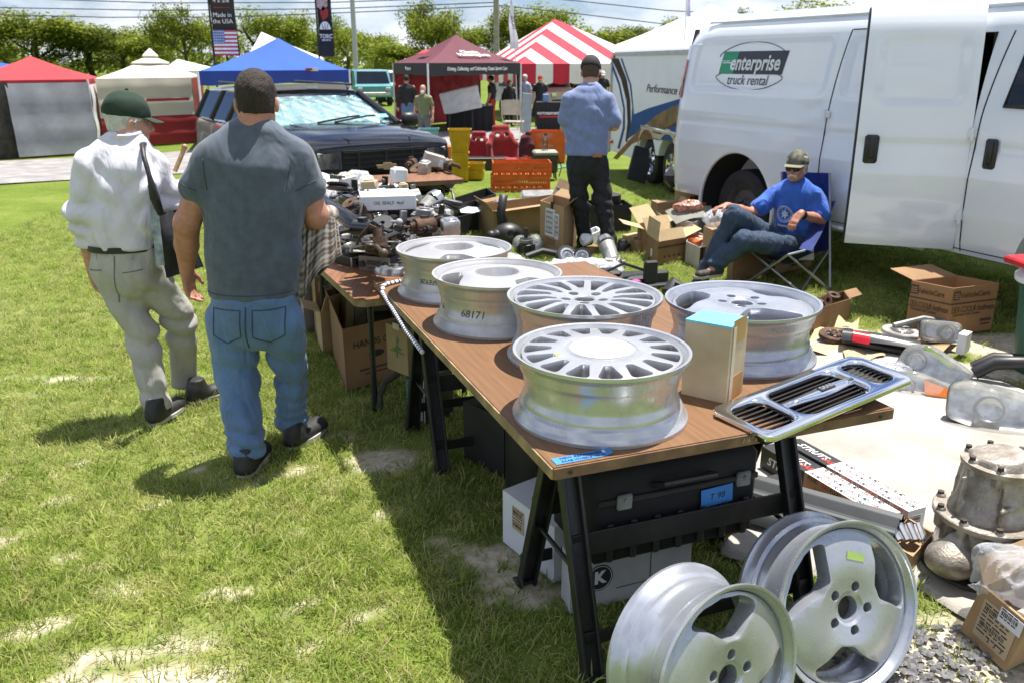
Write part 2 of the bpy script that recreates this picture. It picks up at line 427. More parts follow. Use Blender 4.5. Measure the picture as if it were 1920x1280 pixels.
def lawn_mesh(xs,ys,attrs=True):
 X,Y=np.meshgrid(xs,ys,indexing='ij');Z=rise(X,Y);nx,ny=len(xs),len(ys)
 me=bpy.data.meshes.new('lawn')
 i,j=np.meshgrid(np.arange(nx-1),np.arange(ny-1),indexing='ij');a=(i*ny+j).ravel()
 me.from_pydata(np.stack([X,Y,Z],-1).reshape(-1,3).tolist(),[],np.stack([a,a+ny,a+ny+1,a+1],1).tolist())
 b=bare_mask(X,Y);at_=me.attributes.new('bare','FLOAT','POINT');at_.data.foreach_set('value',b.ravel().astype(np.float32))
 dens=(1-np.clip(b*1.5,0,0.97))*np.clip(.80+.35*n3(np.stack([X,Y,0*X],-1),4.5,33)+.25*n3(np.stack([X,Y,0*X],-1),14,34),.18,1)*(~on_road(X,Y))*(~in_poly(X,Y,MATPOLY))
 far=np.clip(3.4/np.maximum(np.hypot(X,Y),2.4),0,1)**1.2*smoothstep(13.4,9.0,Y)
 a2=me.attributes.new('dens','FLOAT','POINT');a2.data.foreach_set('value',(dens*far).ravel().astype(np.float32))
 finish(me,None,180);return me
def lawn_material():
 m=bpy.data.materials.new('lawn');m.use_nodes=True;N=m.node_tree.nodes;L=m.node_tree.links;b=N['Principled BSDF']
 tc=N.new('ShaderNodeNewGeometry');P=tc.outputs['Position']
 def noise(sc,det=6,r=0.6):
  n=N.new('ShaderNodeTexNoise');n.inputs['Scale'].default_value=sc;n.inputs['Detail'].default_value=det;n.inputs['Roughness'].default_value=r;L.new(P,n.inputs['Vector']);return n.outputs['Fac']
 def ramp(f,stops):
  r=N.new('ShaderNodeValToRGB');e=r.color_ramp.elements
  while len(e)<len(stops):e.new(0.5)
  for q,(p,c)in zip(e,stops):q.position=p;q.color=(*c,1)
  L.new(f,r.inputs[0]);return r.outputs[0]
 g=ramp(noise(1.1),[(0.3,(0.090,0.135,0.020)),(0.52,(0.130,0.178,0.029)),(0.7,(0.185,0.218,0.052))])
 g2=ramp(noise(38,5,0.75),[(0.25,(0.55,0.55,0.5)),(0.7,(1.25,1.25,1.2))])
 mu=N.new('ShaderNodeMix');mu.data_type='RGBA';mu.blend_type='MULTIPLY';mu.inputs[0].default_value=1;L.new(g,mu.inputs[6]);L.new(g2,mu.inputs[7])
 d=ramp(noise(26,8,0.7),[(0.28,(0.20,0.165,0.11)),(0.5,(0.44,0.39,0.29)),(0.72,(0.60,0.55,0.44))])
 at_=N.new('ShaderNodeAttribute');at_.attribute_name='bare'
 mx=N.new('ShaderNodeMix');mx.data_type='RGBA';L.new(at_.outputs['Fac'],mx.inputs[0]);L.new(mu.outputs[2],mx.inputs[6]);L.new(d,mx.inputs[7])
 L.new(mx.outputs[2],b.inputs['Base Color']);b.inputs['Roughness'].default_value=0.95;b.inputs['Specular IOR Level'].default_value=0.1
 bp=N.new('ShaderNodeBump');bp.inputs['Strength'].default_value=0.35;bp.inputs['Distance'].default_value=0.012;L.new(noise(70,5,0.7),bp.inputs['Height']);L.new(bp.outputs[0],b.inputs['Normal'])
 return m
def spaced(lo,a,b,hi,st,n):
 """even spacing st between a and b, growing steps out to lo and hi"""
 L=a-np.geomspace(st,a-lo,n);R=b+np.geomspace(st,hi-b,n);return np.concatenate([L[::-1],np.arange(a,b+1e-6,st),R])
XS=spaced(-600,-4.2,3.6,600,0.055,26);YS=spaced(-400,1.5,9.0,900,0.055,26)
lawn=struct(link('lawn',lawn_mesh(XS,YS)));lawn.data.materials.append(lawn_material())
# --- grass blades standing on the lawn (uncountable: geometry nodes)
def blade_material(name,lo,mid,hi):
 m=bpy.data.materials.new(name);m.use_nodes=True;N=m.node_tree.nodes;L=m.node_tree.links;b=N['Principled BSDF'];out=N['Material Output']
 g=N.new('ShaderNodeNewGeometry');n=N.new('ShaderNodeTexNoise');n.inputs['Scale'].default_value=3.4;n.inputs['Detail'].default_value=6;n.inputs['Roughness'].default_value=.8;L.new(g.outputs['Position'],n.inputs['Vector'])
 oi=N.new('ShaderNodeObjectInfo');ad=N.new('ShaderNodeMath');ad.operation='MULTIPLY_ADD';L.new(oi.outputs['Random'],ad.inputs[0]);ad.inputs[1].default_value=.5;L.new(n.outputs['Fac'],ad.inputs[2])
 r=N.new('ShaderNodeValToRGB');e=r.color_ramp.elements;e.new(0.5)
 for q,(p,c)in zip(e,[(0.45,lo),(0.72,mid),(1.0,hi)]):q.position=p;q.color=(*c,1)
 L.new(ad.outputs[0],r.inputs[0]);L.new(r.outputs[0],b.inputs['Base Color']);b.inputs['Roughness'].default_value=0.5;b.inputs['Specular IOR Level'].default_value=0.25
 t=N.new('ShaderNodeBsdfTranslucent');L.new(r.outputs[0],t.inputs[0]);ms=N.new('ShaderNodeMixShader');ms.inputs[0].default_value=0.5
 L.new(b.outputs[0],ms.inputs[1]);L.new(t.outputs[0],ms.inputs[2]);L.new(ms.outputs[0],out.inputs[0]);return m
def tuft_mesh(nb,h,spread,w,seed,m):
 r=random.Random(seed);mb=MB()
 for _ in range(nb):
  a=r.uniform(0,2*PI);q=spread*math.sqrt(r.random());x,y=q*math.cos(a),q*math.sin(a);b=r.uniform(0,2*PI);hh=h*r.uniform(.5,1.15);ln=hh*r.uniform(.3,1.35);ww=w*r.uniform(.7,1.3)
  dx,dy=math.cos(b),math.sin(b);px,py=-dy*ww/2,dx*ww/2;vs=[]
  for t,wf in((0,1),(.45,.85),(.8,.5)):
   cx,cy,cz=x+dx*ln*t*t,y+dy*ln*t*t,hh*t*(1-.22*t*t);vs+=[(cx-px*wf,cy-py*wf,cz-.004),(cx+px*wf,cy+py*wf,cz-.004)]
  vs.append((x+dx*ln,y+dy*ln,hh*.8));mb.add(vs,[(0,1,3,2),(2,3,5,4),(4,5,6)])
 return mb.mesh('grass_tuft',m,180)
def scatter(name,base,src,dens,seed,smin,smax,attr='dens'):
 o=stuff(link(name,base));ng=bpy.data.node_groups.new(name,'GeometryNodeTree');N=ng.nodes;L=ng.links
 ng.interface.new_socket('Geometry',in_out='INPUT',socket_type='NodeSocketGeometry');ng.interface.new_socket('Geometry',in_out='OUTPUT',socket_type='NodeSocketGeometry')
 gi=N.new('NodeGroupInput');go=N.new('NodeGroupOutput');dp=N.new('GeometryNodeDistributePointsOnFaces');dp.inputs['Seed'].default_value=seed
 na=N.new('GeometryNodeInputNamedAttribute');na.data_type='FLOAT';na.inputs['Name'].default_value=attr
 mu=N.new('ShaderNodeMath');mu.operation='MULTIPLY';mu.inputs[1].default_value=dens;L.new(na.outputs['Attribute'],mu.inputs[0])
 L.new(gi.outputs[0],dp.inputs['Mesh']);L.new(mu.outputs[0],dp.inputs['Density'])
 ip=N.new('GeometryNodeInstanceOnPoints');L.new(dp.outputs['Points'],ip.inputs['Points'])
 oi=N.new('GeometryNodeObjectInfo');oi.inputs['Object'].default_value=src;L.new(oi.outputs['Geometry'],ip.inputs['Instance'])
 rv=N.new('FunctionNodeRandomValue');rv.data_type='FLOAT_VECTOR';rv.inputs[0].default_value=(-.55,-.55,0);rv.inputs[1].default_value=(.55,.55,6.28);L.new(rv.outputs[0],ip.inputs['Rotation'])
 rs=N.new('FunctionNodeRandomValue');rs.data_type='FLOAT';rs.inputs[2].default_value=smin;rs.inputs[3].default_value=smax;L.new(rs.outputs[1],ip.inputs['Scale'])
 L.new(ip.outputs[0],go.inputs[0]);md=o.modifiers.new('scatter','NODES');md.node_group=ng;return o
GREEN=blade_material('grass_blade',(0.135,0.205,0.030),(0.290,0.370,0.070),(0.54,0.55,0.190))
STRAW=blade_material('dry_blade',(0.46,0.39,0.18),(0.44,0.42,0.18),(0.64,0.56,0.32))
near=lawn_mesh(np.arange(-5.5,4.3,0.07),np.arange(1.45,13.5,0.07));near.materials.append(GREEN)
tufts=[]
for i,(nb,h,sp,w,m)in enumerate([(15,.030,.045,.0034,GREEN),(11,.046,.040,.0038,GREEN),(10,.036,.05,.0032,STRAW),(10,.072,.035,.0050,GREEN)]):
 p=G((150,260,400,700)[i],(560,620,640,1000)[i]);o=stuff(link('grass_tuft',tuft_mesh(nb,h,sp,w,40+i,m)));o.location=p;tufts.append(o)
scatter('grass',near,tufts[0],1350,1,.7,1.25)
scatter('grass',near,tufts[1],420,2,.6,1.25)
scatter('dry_grass',near,tufts[2],640,3,.7,1.3)
scatter('grass',near,tufts[3],80,4,.6,1.2)
# --- road
def road_mesh():
 mb=MB();n=60
 def fn(u,v):
  i=u*(len(RLO)-1);k=min(int(i),len(RLO)-2);t=i-k;a=RLO[k].lerp(RLO[k+1],t);b=RHI[k].lerp(RHI[k+1],t);p=a.lerp(b,v);return(p.x,p.y,0.0)
 mb.grid(fn,n,6);return mb
struct(road_mesh().obj('road',mat('asphalt',(0.27,0.255,0.25),0.95,var=.22,vs=3,bump=.5,bs=90),None,180)).location.z=.004
def pebbles():
 r=random.Random(5);mb=MB()
 for _ in range(700):
  c=random.Random(r.random());x,y=r.gauss(1720,75),r.gauss(1240,42)
  if r.random()<.25:x,y=r.gauss(1500,120),r.gauss(1285,15)
  p=G(x,min(max(y,1175),1420));s=r.uniform(.004,.013)*(1.5 if r.random()<.1 else 1)
  if in_poly(np.array([p.x]),np.array([p.y]),MATPOLY)[0]:continue
  vs=[];
  for k in range(6):a=k*PI/3+r.uniform(-.3,.3);vs.append((p.x+s*math.cos(a)*r.uniform(.7,1.2),p.y+s*math.sin(a)*r.uniform(.7,1.2),r.uniform(0,.3)*s))
  vs+=[(p.x+r.uniform(-.3,.3)*s,p.y+r.uniform(-.3,.3)*s,s*r.uniform(.5,.9)),(p.x+.5*s,p.y+.2*s,s*r.uniform(.4,.8))]
  mb.add(vs,[(0,1,7),(1,2,6,7),(2,3,6),(3,4,6),(4,5,6),(5,0,7,6)])
 return mb
stuff(pebbles().obj('gravel',mat('gravel_stone',(0.15,0.148,0.15),.85,var=.45,vs=40),None,20))
# ================================================================== FRONT TABLE AND WHEELS
T0=Vector((0.106,1.969));TE=Vector((0.9335,0.3585));TN=Vector((-0.345,0.9386));TW,TL,TZ=1.107,2.12,0.72
TN=Vector((-TE.y,TE.x))
def tp(e,n,z=0.0):p=T0+TE*e+TN*n;return Vector((p.x,p.y,z))
TROT=math.atan2(TE.y,TE.x)
def wood_material(name,base,dark,sc=(1.2,16,1)):
 m=bpy.data.materials.new(name);m.use_nodes=True;N=m.node_tree.nodes;L=m.node_tree.links;b=N['Principled BSDF']
 tc=N.new('ShaderNodeTexCoord');mp=N.new('ShaderNodeMapping');mp.inputs['Scale'].default_value=sc;L.new(tc.outputs['Object'],mp.inputs[0])
 n=N.new('ShaderNodeTexNoise');n.inputs['Scale'].default_value=2.2;n.inputs['Detail'].default_value=7;n.inputs['Distortion'].default_value=1.6;L.new(mp.outputs[0],n.inputs['Vector'])
 w=N.new('ShaderNodeTexWave');w.inputs['Scale'].default_value=1.3;w.inputs['Distortion'].default_value=9;w.inputs['Detail'].default_value=3;w.bands_direction='X';L.new(mp.outputs[0],w.inputs['Vector'])
 f=N.new('ShaderNodeMath');f.operation='MULTIPLY_ADD';L.new(w.outputs['Fac'],f.inputs[0]);f.inputs[1].default_value=.16;L.new(n.outputs['Fac'],f.inputs[2])
 r=N.new('ShaderNodeValToRGB');e=r.color_ramp.elements;e[0].position=.36;e[0].color=(*dark,1);e[1].position=.80;e[1].color=(*base,1);L.new(f.outputs[0],r.inputs[0])
 n2=N.new('ShaderNodeTexNoise');n2.inputs['Scale'].default_value=5;n2.inputs['Detail'].default_value=8;L.new(tc.outputs['Object'],n2.inputs['Vector'])
 mr=N.new('ShaderNodeMapRange');mr.inputs[3].default_value=.38;mr.inputs[4].default_value=.62;L.new(n2.outputs['Fac'],mr.inputs[0]);L.new(mr.outputs[0],b.inputs['Roughness'])
 L.new(r.outputs[0],b.inputs['Base Color']);bp=N.new('ShaderNodeBump');bp.inputs['Strength'].default_value=.12;bp.inputs['Distance'].default_value=.003;L.new(n.outputs['Fac'],bp.inputs['Height']);L.new(bp.outputs[0],b.inputs['Normal'])
 b.inputs['Specular IOR Level'].default_value=.3;return m
WOOD=wood_material('laminate_wood',(0.205,0.108,0.053),(0.150,0.076,0.036),(9,.9,1))
EDGE=mat('worn_edge',(0.30,0.21,0.105),.65,var=.35,vs=9,bump=.2)
EDGE2=mat('brown_edge',(0.155,0.085,0.045),.6,var=.35,vs=9,bump=.2)
BLACKM=mat('black_metal',(0.016,0.016,0.017),.42,var=.3,vs=14,bump=.1)
PENCIL=mat('pencil_mark',(0.12,0.11,0.10),.9)
tb=thing('table','wood grain table board on black sawhorses carrying the five silver rims','table',tp(0,0,TZ),TROT)
MB().box((TW/2,TL/2,-.0015),(TW,TL,.003)).obj('tabletop',WOOD,tb)
MB().box((TW/2,TL/2,-.018),(TW-.006,TL-.006,.029)).obj('board_core',EDGE2,tb)
MB().box((-.0015,TL/2,-.018),(.009,TL,.03)).obj('edge_strip',EDGE,tb)
MB().box((TW/2,-.0015,-.018),(TW,.009,.03)).obj('edge_strip',EDGE2,tb)
MB().box((TW+.0015,TL/2,-.018),(.009,TL,.03)).obj('edge_strip',EDGE2,tb)
for x in(.045,TW-.05):MB().cyl((x,-.0005,-.018),(x,-.0085,-.018),.006,n=12).obj('screw_hole',BLACKM,tb)
text('1/6" x 6 7/7',.022,mat('chalk_mark',(0.42,0.33,0.24),.9),tb,frame((.62,-.0065,-.018),(1,0,0),(0,0,1)),depth=.0003,shear=.2)
def sawhorse(e,n,label,L=.82,h=TZ-.036,splay=.26,bar=True):
 o=thing('sawhorse',label,'sawhorse',tp(e,n,0),TROT,'black folding sawhorses under the table')
 MB().box((L/2-.03,0,h-.03),(L+.16,.05,.06),bev=.004).obj('top_rail',BLACKM,o)
 for x in(0,L-.06):
  for sgn in(-1,1):
   a=Vector((x,sgn*.025,h-.02));b=Vector((x,sgn*splay,0.0));d=b-a;ln=d.length
   M=frame((a+b)/2,(1,0,0),(0,-d.z,d.y));MB(M).box((0,0,0),(.062,.012,ln),bev=.002).box((-.026,-.016,0),(.01,.03,ln),bev=.002).box((.026,-.016,0),(.01,.03,ln),bev=.002).obj('leg',BLACKM,o)
   MB().box((x,sgn*splay,.006),(.075,.05,.012),bev=.003).obj('foot',BLACKM,o)
  MB().tube([(x,-splay*.62,.28),(x,splay*.62,.28)],.008).obj('spreader',BLACKM,o)
 for sgn in(-1,1):
  MB().box((L/2-.03,sgn*splay*.50,.36),(L,.008,.075),bev=.002).obj('crossbar',BLACKM,o)
  MB().box((L/2-.03,sgn*splay*.88,.11),(L,.008,.045),bev=.002).obj('crossbar',BLACKM,o)
 return o
sawhorse(.15,.30,'black metal sawhorse under the near end of the wheel table, behind the leaning rims')
sawhorse(.12,1.72,'black metal sawhorse under the far end of the wheel table, beside the motor oil box')
# --- wheels
def alloy(name,col,dirt,rough,metal):
 m=bpy.data.materials.new(name);m.use_nodes=True;N=m.node_tree.nodes;L=m.node_tree.links;b=N['Principled BSDF'];MATS[name]=m
 tc=N.new('ShaderNodeTexCoord')
 def nz(sc,det,r,st=(1,1,1)):
  mp=N.new('ShaderNodeMapping');mp.inputs['Scale'].default_value=st;L.new(tc.outputs['Object'],mp.inputs[0]);n=N.new('ShaderNodeTexNoise');n.inputs['Scale'].default_value=sc;n.inputs['Detail'].default_value=det;n.inputs['Roughness'].default_value=r;L.new(mp.outputs[0],n.inputs['Vector']);return n.outputs['Fac']
 def rp(f,p0,p1,c0,c1):
  r=N.new('ShaderNodeValToRGB');e=r.color_ramp.elements;e[0].position=p0;e[1].position=p1;e[0].color=(*c0,1);e[1].color=(*c1,1);L.new(f,r.inputs[0]);return r.outputs[0]
 base=rp(nz(6,9,.68),.34,.62,tuple(c*.84 for c in col),col);spots=rp(nz(55,5,.6),.60,.70,(0,0,0),(1,1,1));drip=rp(nz(9,6,.65,(1,1,.22)),.50,.72,(0,0,0),(.6,.6,.6));scr=rp(nz(16,3,.5,(1,1,14)),.56,.60,(0,0,0),(1,1,1))
 m1=N.new('ShaderNodeMix');m1.data_type='RGBA';m1.inputs[7].default_value=(*dirt,1);L.new(drip,m1.inputs[0]);L.new(base,m1.inputs[6]);mm=N.new('ShaderNodeMath');mm.operation='MULTIPLY';mm.inputs[1].default_value=.16;L.new(spots,mm.inputs[0])
 m2=N.new('ShaderNodeMix');m2.data_type='RGBA';m2.inputs[7].default_value=(.10,.085,.07,1);L.new(mm.outputs[0],m2.inputs[0]);L.new(m1.outputs[2],m2.inputs[6]);L.new(m2.outputs[2],b.inputs['Base Color'])
 mr=N.new('ShaderNodeMapRange');mr.inputs[3].default_value=rough-.10;mr.inputs[4].default_value=rough+.12;L.new(drip,mr.inputs[0]);L.new(mr.outputs[0],b.inputs['Roughness']);b.inputs['Metallic'].default_value=metal
 bp=N.new('ShaderNodeBump');bp.inputs['Strength'].default_value=.04;bp.inputs['Distance'].default_value=.002;L.new(scr,bp.inputs['Height']);L.new(bp.outputs[0],b.inputs['Normal']);return m
ALLOY=alloy('alloy_silver',(.56,.565,.58),(.34,.33,.31),.36,.62)
ALLOYD=alloy('alloy_dusty',(.55,.545,.54),(.33,.30,.26),.44,.55)
ALLOYW=alloy('alloy_bright',(.44,.465,.52),(.34,.345,.36),.36,.58)
BOREM=mat('hub_grime',(0.05,0.042,0.035),.7,.2,var=.4,vs=30)
def polar_window(r0,r1,h0,h1,c=.3,n=40,lean=0.0,inner_round=None):
 """rounded opening between radii r0 and r1, half angles h0 (inside) and h1 (outside)"""
 pts=[]
 for k in range(n):
  a=2*PI*k/n;e=2/(2+(1-c)*5)
  u=math.copysign(abs(math.cos(a))**e,math.cos(a));v=math.copysign(abs(math.sin(a))**e,math.sin(a))
  t=(v+1)/2;r=r0+(r1-r0)*t;th=(h0+(h1-h0)*t)*u+lean*t;pts.append((r*math.cos(th),r*math.sin(th)))
 if sum(pts[i-1][0]*pts[i][1]-pts[i][0]*pts[i-1][1]for i in range(n))<0:pts.reverse()
 return pts
def rot2(pts,a):c,s=math.cos(a),math.sin(a);return[(x*c-y*s,x*s+y*c)for x,y in pts]
def barrel_profile(R,H):
 o=[(R,H),(R,H-.010),(R*.985,H-.014),(R*.955,H-.020),(R*.935,H-.030),(R*.925,H-.050),(R*.905,H-.060),(R*.885,H-.072),(R*.872,H-.095),(R*.868,H*.45),(R*.872,H*.36),(R*.895,H*.32),(R*.90,H*.24),(R*.935,H*.20),(R*.94,.038),(R*.955,.024),(R*.985,.014),(R,.010),(R,0)]
 i=[(R*.97,0),(R*.93,.012),(R*.905,.03),(R*.88,H*.25),(R*.815,H*.40),(R*.815,H*.55),(R*.86,H-.07),(R*.895,H-.035),(R*.925,H-.014),(R*.955,H-.009),(R*.965,H-.002),(R*.985,H)]
 return o+i
def rim_mesh(R,H,style,m,seed=0):
 """alloy wheel with its axis on z: barrel and face as one casting"""
 barrel=MB().lathe(barrel_profile(R,H),96,closed=True)
 z=H-.004
 if style=='three':
  top=[(0,z-.012),(R*.17,z-.012),(R*.20,z-.004),(R*.34,z-.002),(R*.40,z+.002),(R*.62,z-.001),(R*.82,z-.012),(R*.895,z-.02)];th=.05
  win=[(polar_window(R*.42,R*.87,.26,.70,.42,48,.12),-PI/2+k*2*PI/3)for k in range(3)];bore,lug,lr,ln=.14,.060,.26,5
 elif style=='dish':
  top=[(0,z-.045),(R*.17,z-.045),(R*.30,z-.040),(R*.325,z+.0),(R*.345,z+.006),(R*.50,z+.004),(R*.70,z-.006),(R*.895,z-.02)];th=.055
  win=[(polar_window(R*.55,R*.86,.26,.52,.35,48,.15),-PI/2-.35+k*2*PI/3)for k in range(3)];bore,lug,lr,ln=.13,.04,.235,4
 elif style=='multi':
  top=[(0,z-.02),(R*.12,z-.02),(R*.15,z-.012),(R*.30,z-.008),(R*.5,z-.002),(R*.80,z-.004),(R*.90,z-.008)];th=.045
  win=[(polar_window(R*(.36 if k%3 else .44),R*.885,.10,.172,.25,40,.05),k*2*PI/15)for k in range(15)];bore,lug,lr,ln=.13,.066,.25,5
 else:
  top=[(0,z+.004),(R*.38,z+.003),(R*.395,z-.002),(R*.41,z+.003),(R*.5,z+.003),(R*.85,z-.004),(R*.90,z-.008)];th=.04
  win=[(polar_window(R*.56,R*.875,.085,.172,.35,36),k*2*PI/15)for k in range(15)];bore=lug=0;lr,ln=0,0
 disc=MB().lathe([(max(r,1e-4),q)for r,q in top]+[(r,q-th)for r,q in reversed([(max(r,1e-4),q)for r,q in top])],120,closed=True)
 me=disc.mesh('rim',m);bm=bmesh.new();bm.from_mesh(me);bmesh.ops.remove_doubles(bm,verts=bm.verts,dist=.0006);bmesh.ops.recalc_face_normals(bm,faces=bm.faces);bm.to_mesh(me);bm.free()
 cut=MB()
 for poly,a in win:
  p=rot2(poly,a);cx=sum(q[0]for q in p)/len(p);cy=sum(q[1]for q in p)/len(p)
  low=[(cx+(x-cx)*.86,cy+(y-cy)*.86)for x,y in p];cut.prism(low,z-.12,z+.05,top=[(cx+(x-cx)*1.06,cy+(y-cy)*1.06)for x,y in p])
 if bore:cut.prism([(R*bore*math.cos(a*PI/16),R*bore*math.sin(a*PI/16))for a in range(32)],z-.13,z+.06)
 for k in range(ln):
  a=2*PI*k/ln+.5;cut.prism([(lr*R*math.cos(a)+lug*R*math.cos(b*PI/10),lr*R*math.sin(a)+lug*R*math.sin(b*PI/10))for b in range(20)],z-.13,z+.06)
 me=boolcut(me,cut.mesh('c',None,0),28)
 me=bake(me,[('BEVEL',dict(width=.0022,segments=2,limit_method='ANGLE',angle_limit=math.radians(35),use_clamp_overlap=True))],40)
 b2=barrel.mesh('b',m,32);bm=bmesh.new();bm.from_mesh(me);bm.from_mesh(b2);me2=bpy.data.meshes.new('rim');bm.to_mesh(me2);bm.free()
 finish(me2,m,38);return me2
def bend(me,r,a0):
 """wrap flat lettering (x along, y up) round a barrel of radius r about z"""
 for v in me.vertices:t=a0+v.co.x/r;d=r+v.co.z;v.co=Vector((d*math.cos(t),d*math.sin(t),v.co.y))
 return me
def wheel(label,R,H,style,m,loc,rz=0.0,tilt=None):
 o=link('wheel_rim',rim_mesh(R,H,style,m));o.location=loc
 if tilt is not None:o.rotation_mode='QUATERNION';o.rotation_quaternion=tilt
 else:o.rotation_euler=(0,0,rz)
 return tag(o,label,'wheel rim','bare alloy wheel rims for sale')
def on_top(px,py,z):p=G(px,py,z);return Vector((p.x,p.y,TZ+.001))
r1=wheel('silver dished wheel rim at the far end of the table row, beside the hubcap',.257,.20,'dish',ALLOYD,on_top(851,464,.92)+Vector((0,.01,0)),2.5)
r2=wheel('silver dished wheel rim with 68171 pencilled on its barrel',.255,.20,'dish',ALLOYD,on_top(932,510,.92),1.1)
r3=wheel('silver multi-spoke wheel rim with open lug holes, behind the round-slot rim',.268,.22,'multi',ALLOY,on_top(1096,552,.94),.35)
r4=wheel('pale grey three-spoke wheel rim lying behind the blue-topped carton',.265,.20,'three',ALLOYW,on_top(1392,561,.92),0.15)
r5=wheel('front silver wheel rim with a ring of fifteen slots and flat white centre',.256,.20,'slots',ALLOY,on_top(1128,653,.92),.12)
def mark(o,t,R,a,z,size,sh=.2,flip=False):
 me=text_mesh(t,size,PENCIL,depth=.0004,shear=sh)
 if flip:me.transform(Euler((0,0,PI)).to_matrix().to_4x4())
 bend(me,R,0);q=link('handwriting',me,o);q.rotation_euler=(0,0,a-o.rotation_euler.z);q.location=(0,0,z)
mark(r2,'68171',.2236,-PI/2-.42,.082,.042);mark(r1,'4S4SFE92K',.2254,-PI/2-.36,.088,.03,flip=True)
mark(r2,'6',.2236,-PI/2-1.2,.084,.035)
TAPE_Y=mat('yellow_tape',(0.55,0.58,0.10),.6)
q=MB().box((0,0,0),(.036,.018,.0006)).obj('price_tape',TAPE_Y,r5);q.location=(-.125,-.03,.1985);q.rotation_euler=(0,0,.5)
MB().cyl((0,0,.198),(0,0,.2015),.092,n=48).obj('centre_cap',mat('white_cap',(0.66,0.66,0.66),.4,.15,var=.05),r5)
def lean_quat(nrm,roll):
 z=Vector(nrm).normalized();return z.to_track_quat('Z','Y')@Euler((0,0,roll)).to_quaternion()
# two rims standing on the gravel against the sawhorse
def leaning(label,R,H,c,nrm,roll,m):
 n=Vector(nrm).normalized();o=wheel(label,R,H,'three',m,Vector(c)-n*(H-.02),tilt=lean_quat(nrm,roll));return o
ne=Vector((.38,-.90,.34));e5=leaning('silver three-spoke wheel rim standing on the gravel with a green price tape',.246,.19,(.945,2.06,.238),ne,1.835,ALLOYW)
q=MB().box((0,0,0),(.062,.022,.0006)).obj('price_tape',mat('green_tape',(0.34,0.47,0.13),.6),e5);q.location=(.125,-.076,.1872);q.rotation_euler=(0,0,-2.2)
MB().cyl((0,0,.13),(0,0,.145),.032,n=24).obj('hub_cap',BOREM,e5)
f5=leaning('silver three-spoke wheel rim standing sideways, its barrel towards the lawn',.238,.20,(.535,1.765,.245),(.52,-.80,.20),.9,ALLOYW)
MB().cyl((0,0,.14),(0,0,.15),.031,n=24).obj('hub_cap',BOREM,f5)
# ================================================================== TREES, POLES, WIRES
def leaf_material(name,lo,hi,tr=.7):
 m=bpy.data.materials.new(name);m.use_nodes=True;N=m.node_tree.nodes;L=m.node_tree.links;b=N['Principled BSDF'];out=N['Material Output']
 g=N.new('ShaderNodeNewGeometry');n=N.new('ShaderNodeTexNoise');n.inputs['Scale'].default_value=.9;n.inputs['Detail'].default_value=5;L.new(g.outputs['Position'],n.inputs['Vector'])
 ad=N.new('ShaderNodeMath');ad.operation='MULTIPLY_ADD';L.new(g.outputs['Random Per Island'],ad.inputs[0]);ad.inputs[1].default_value=.45;L.new(n.outputs['Fac'],ad.inputs[2])
 r=N.new('ShaderNodeValToRGB');e=r.color_ramp.elements;e[0].position=.4;e[0].color=(*lo,1);e[1].position=1.0;e[1].color=(*hi,1);L.new(ad.outputs[0],r.inputs[0]);L.new(r.outputs[0],b.inputs['Base Color'])
 b.inputs['Roughness'].default_value=.6;b.inputs['Specular IOR Level'].default_value=.2
 t=N.new('ShaderNodeBsdfTranslucent');L.new(r.outputs[0],t.inputs[0]);ms=N.new('ShaderNodeMixShader');ms.inputs[0].default_value=tr
 L.new(b.outputs[0],ms.inputs[1]);L.new(t.outputs[0],ms.inputs[2]);L.new(ms.outputs[0],out.inputs[0]);return m
LEAVES=[leaf_material('leaf_green',(.095,.125,.014),(.26,.30,.040)),leaf_material('leaf_spring',(.13,.175,.020),(.30,.345,.048)),leaf_material('leaf_dark',(.055,.082,.014),(.18,.22,.036))]
BARK=mat('bark',(0.085,0.070,0.055),.95,var=.35,vs=6,bump=.4,bs=20)
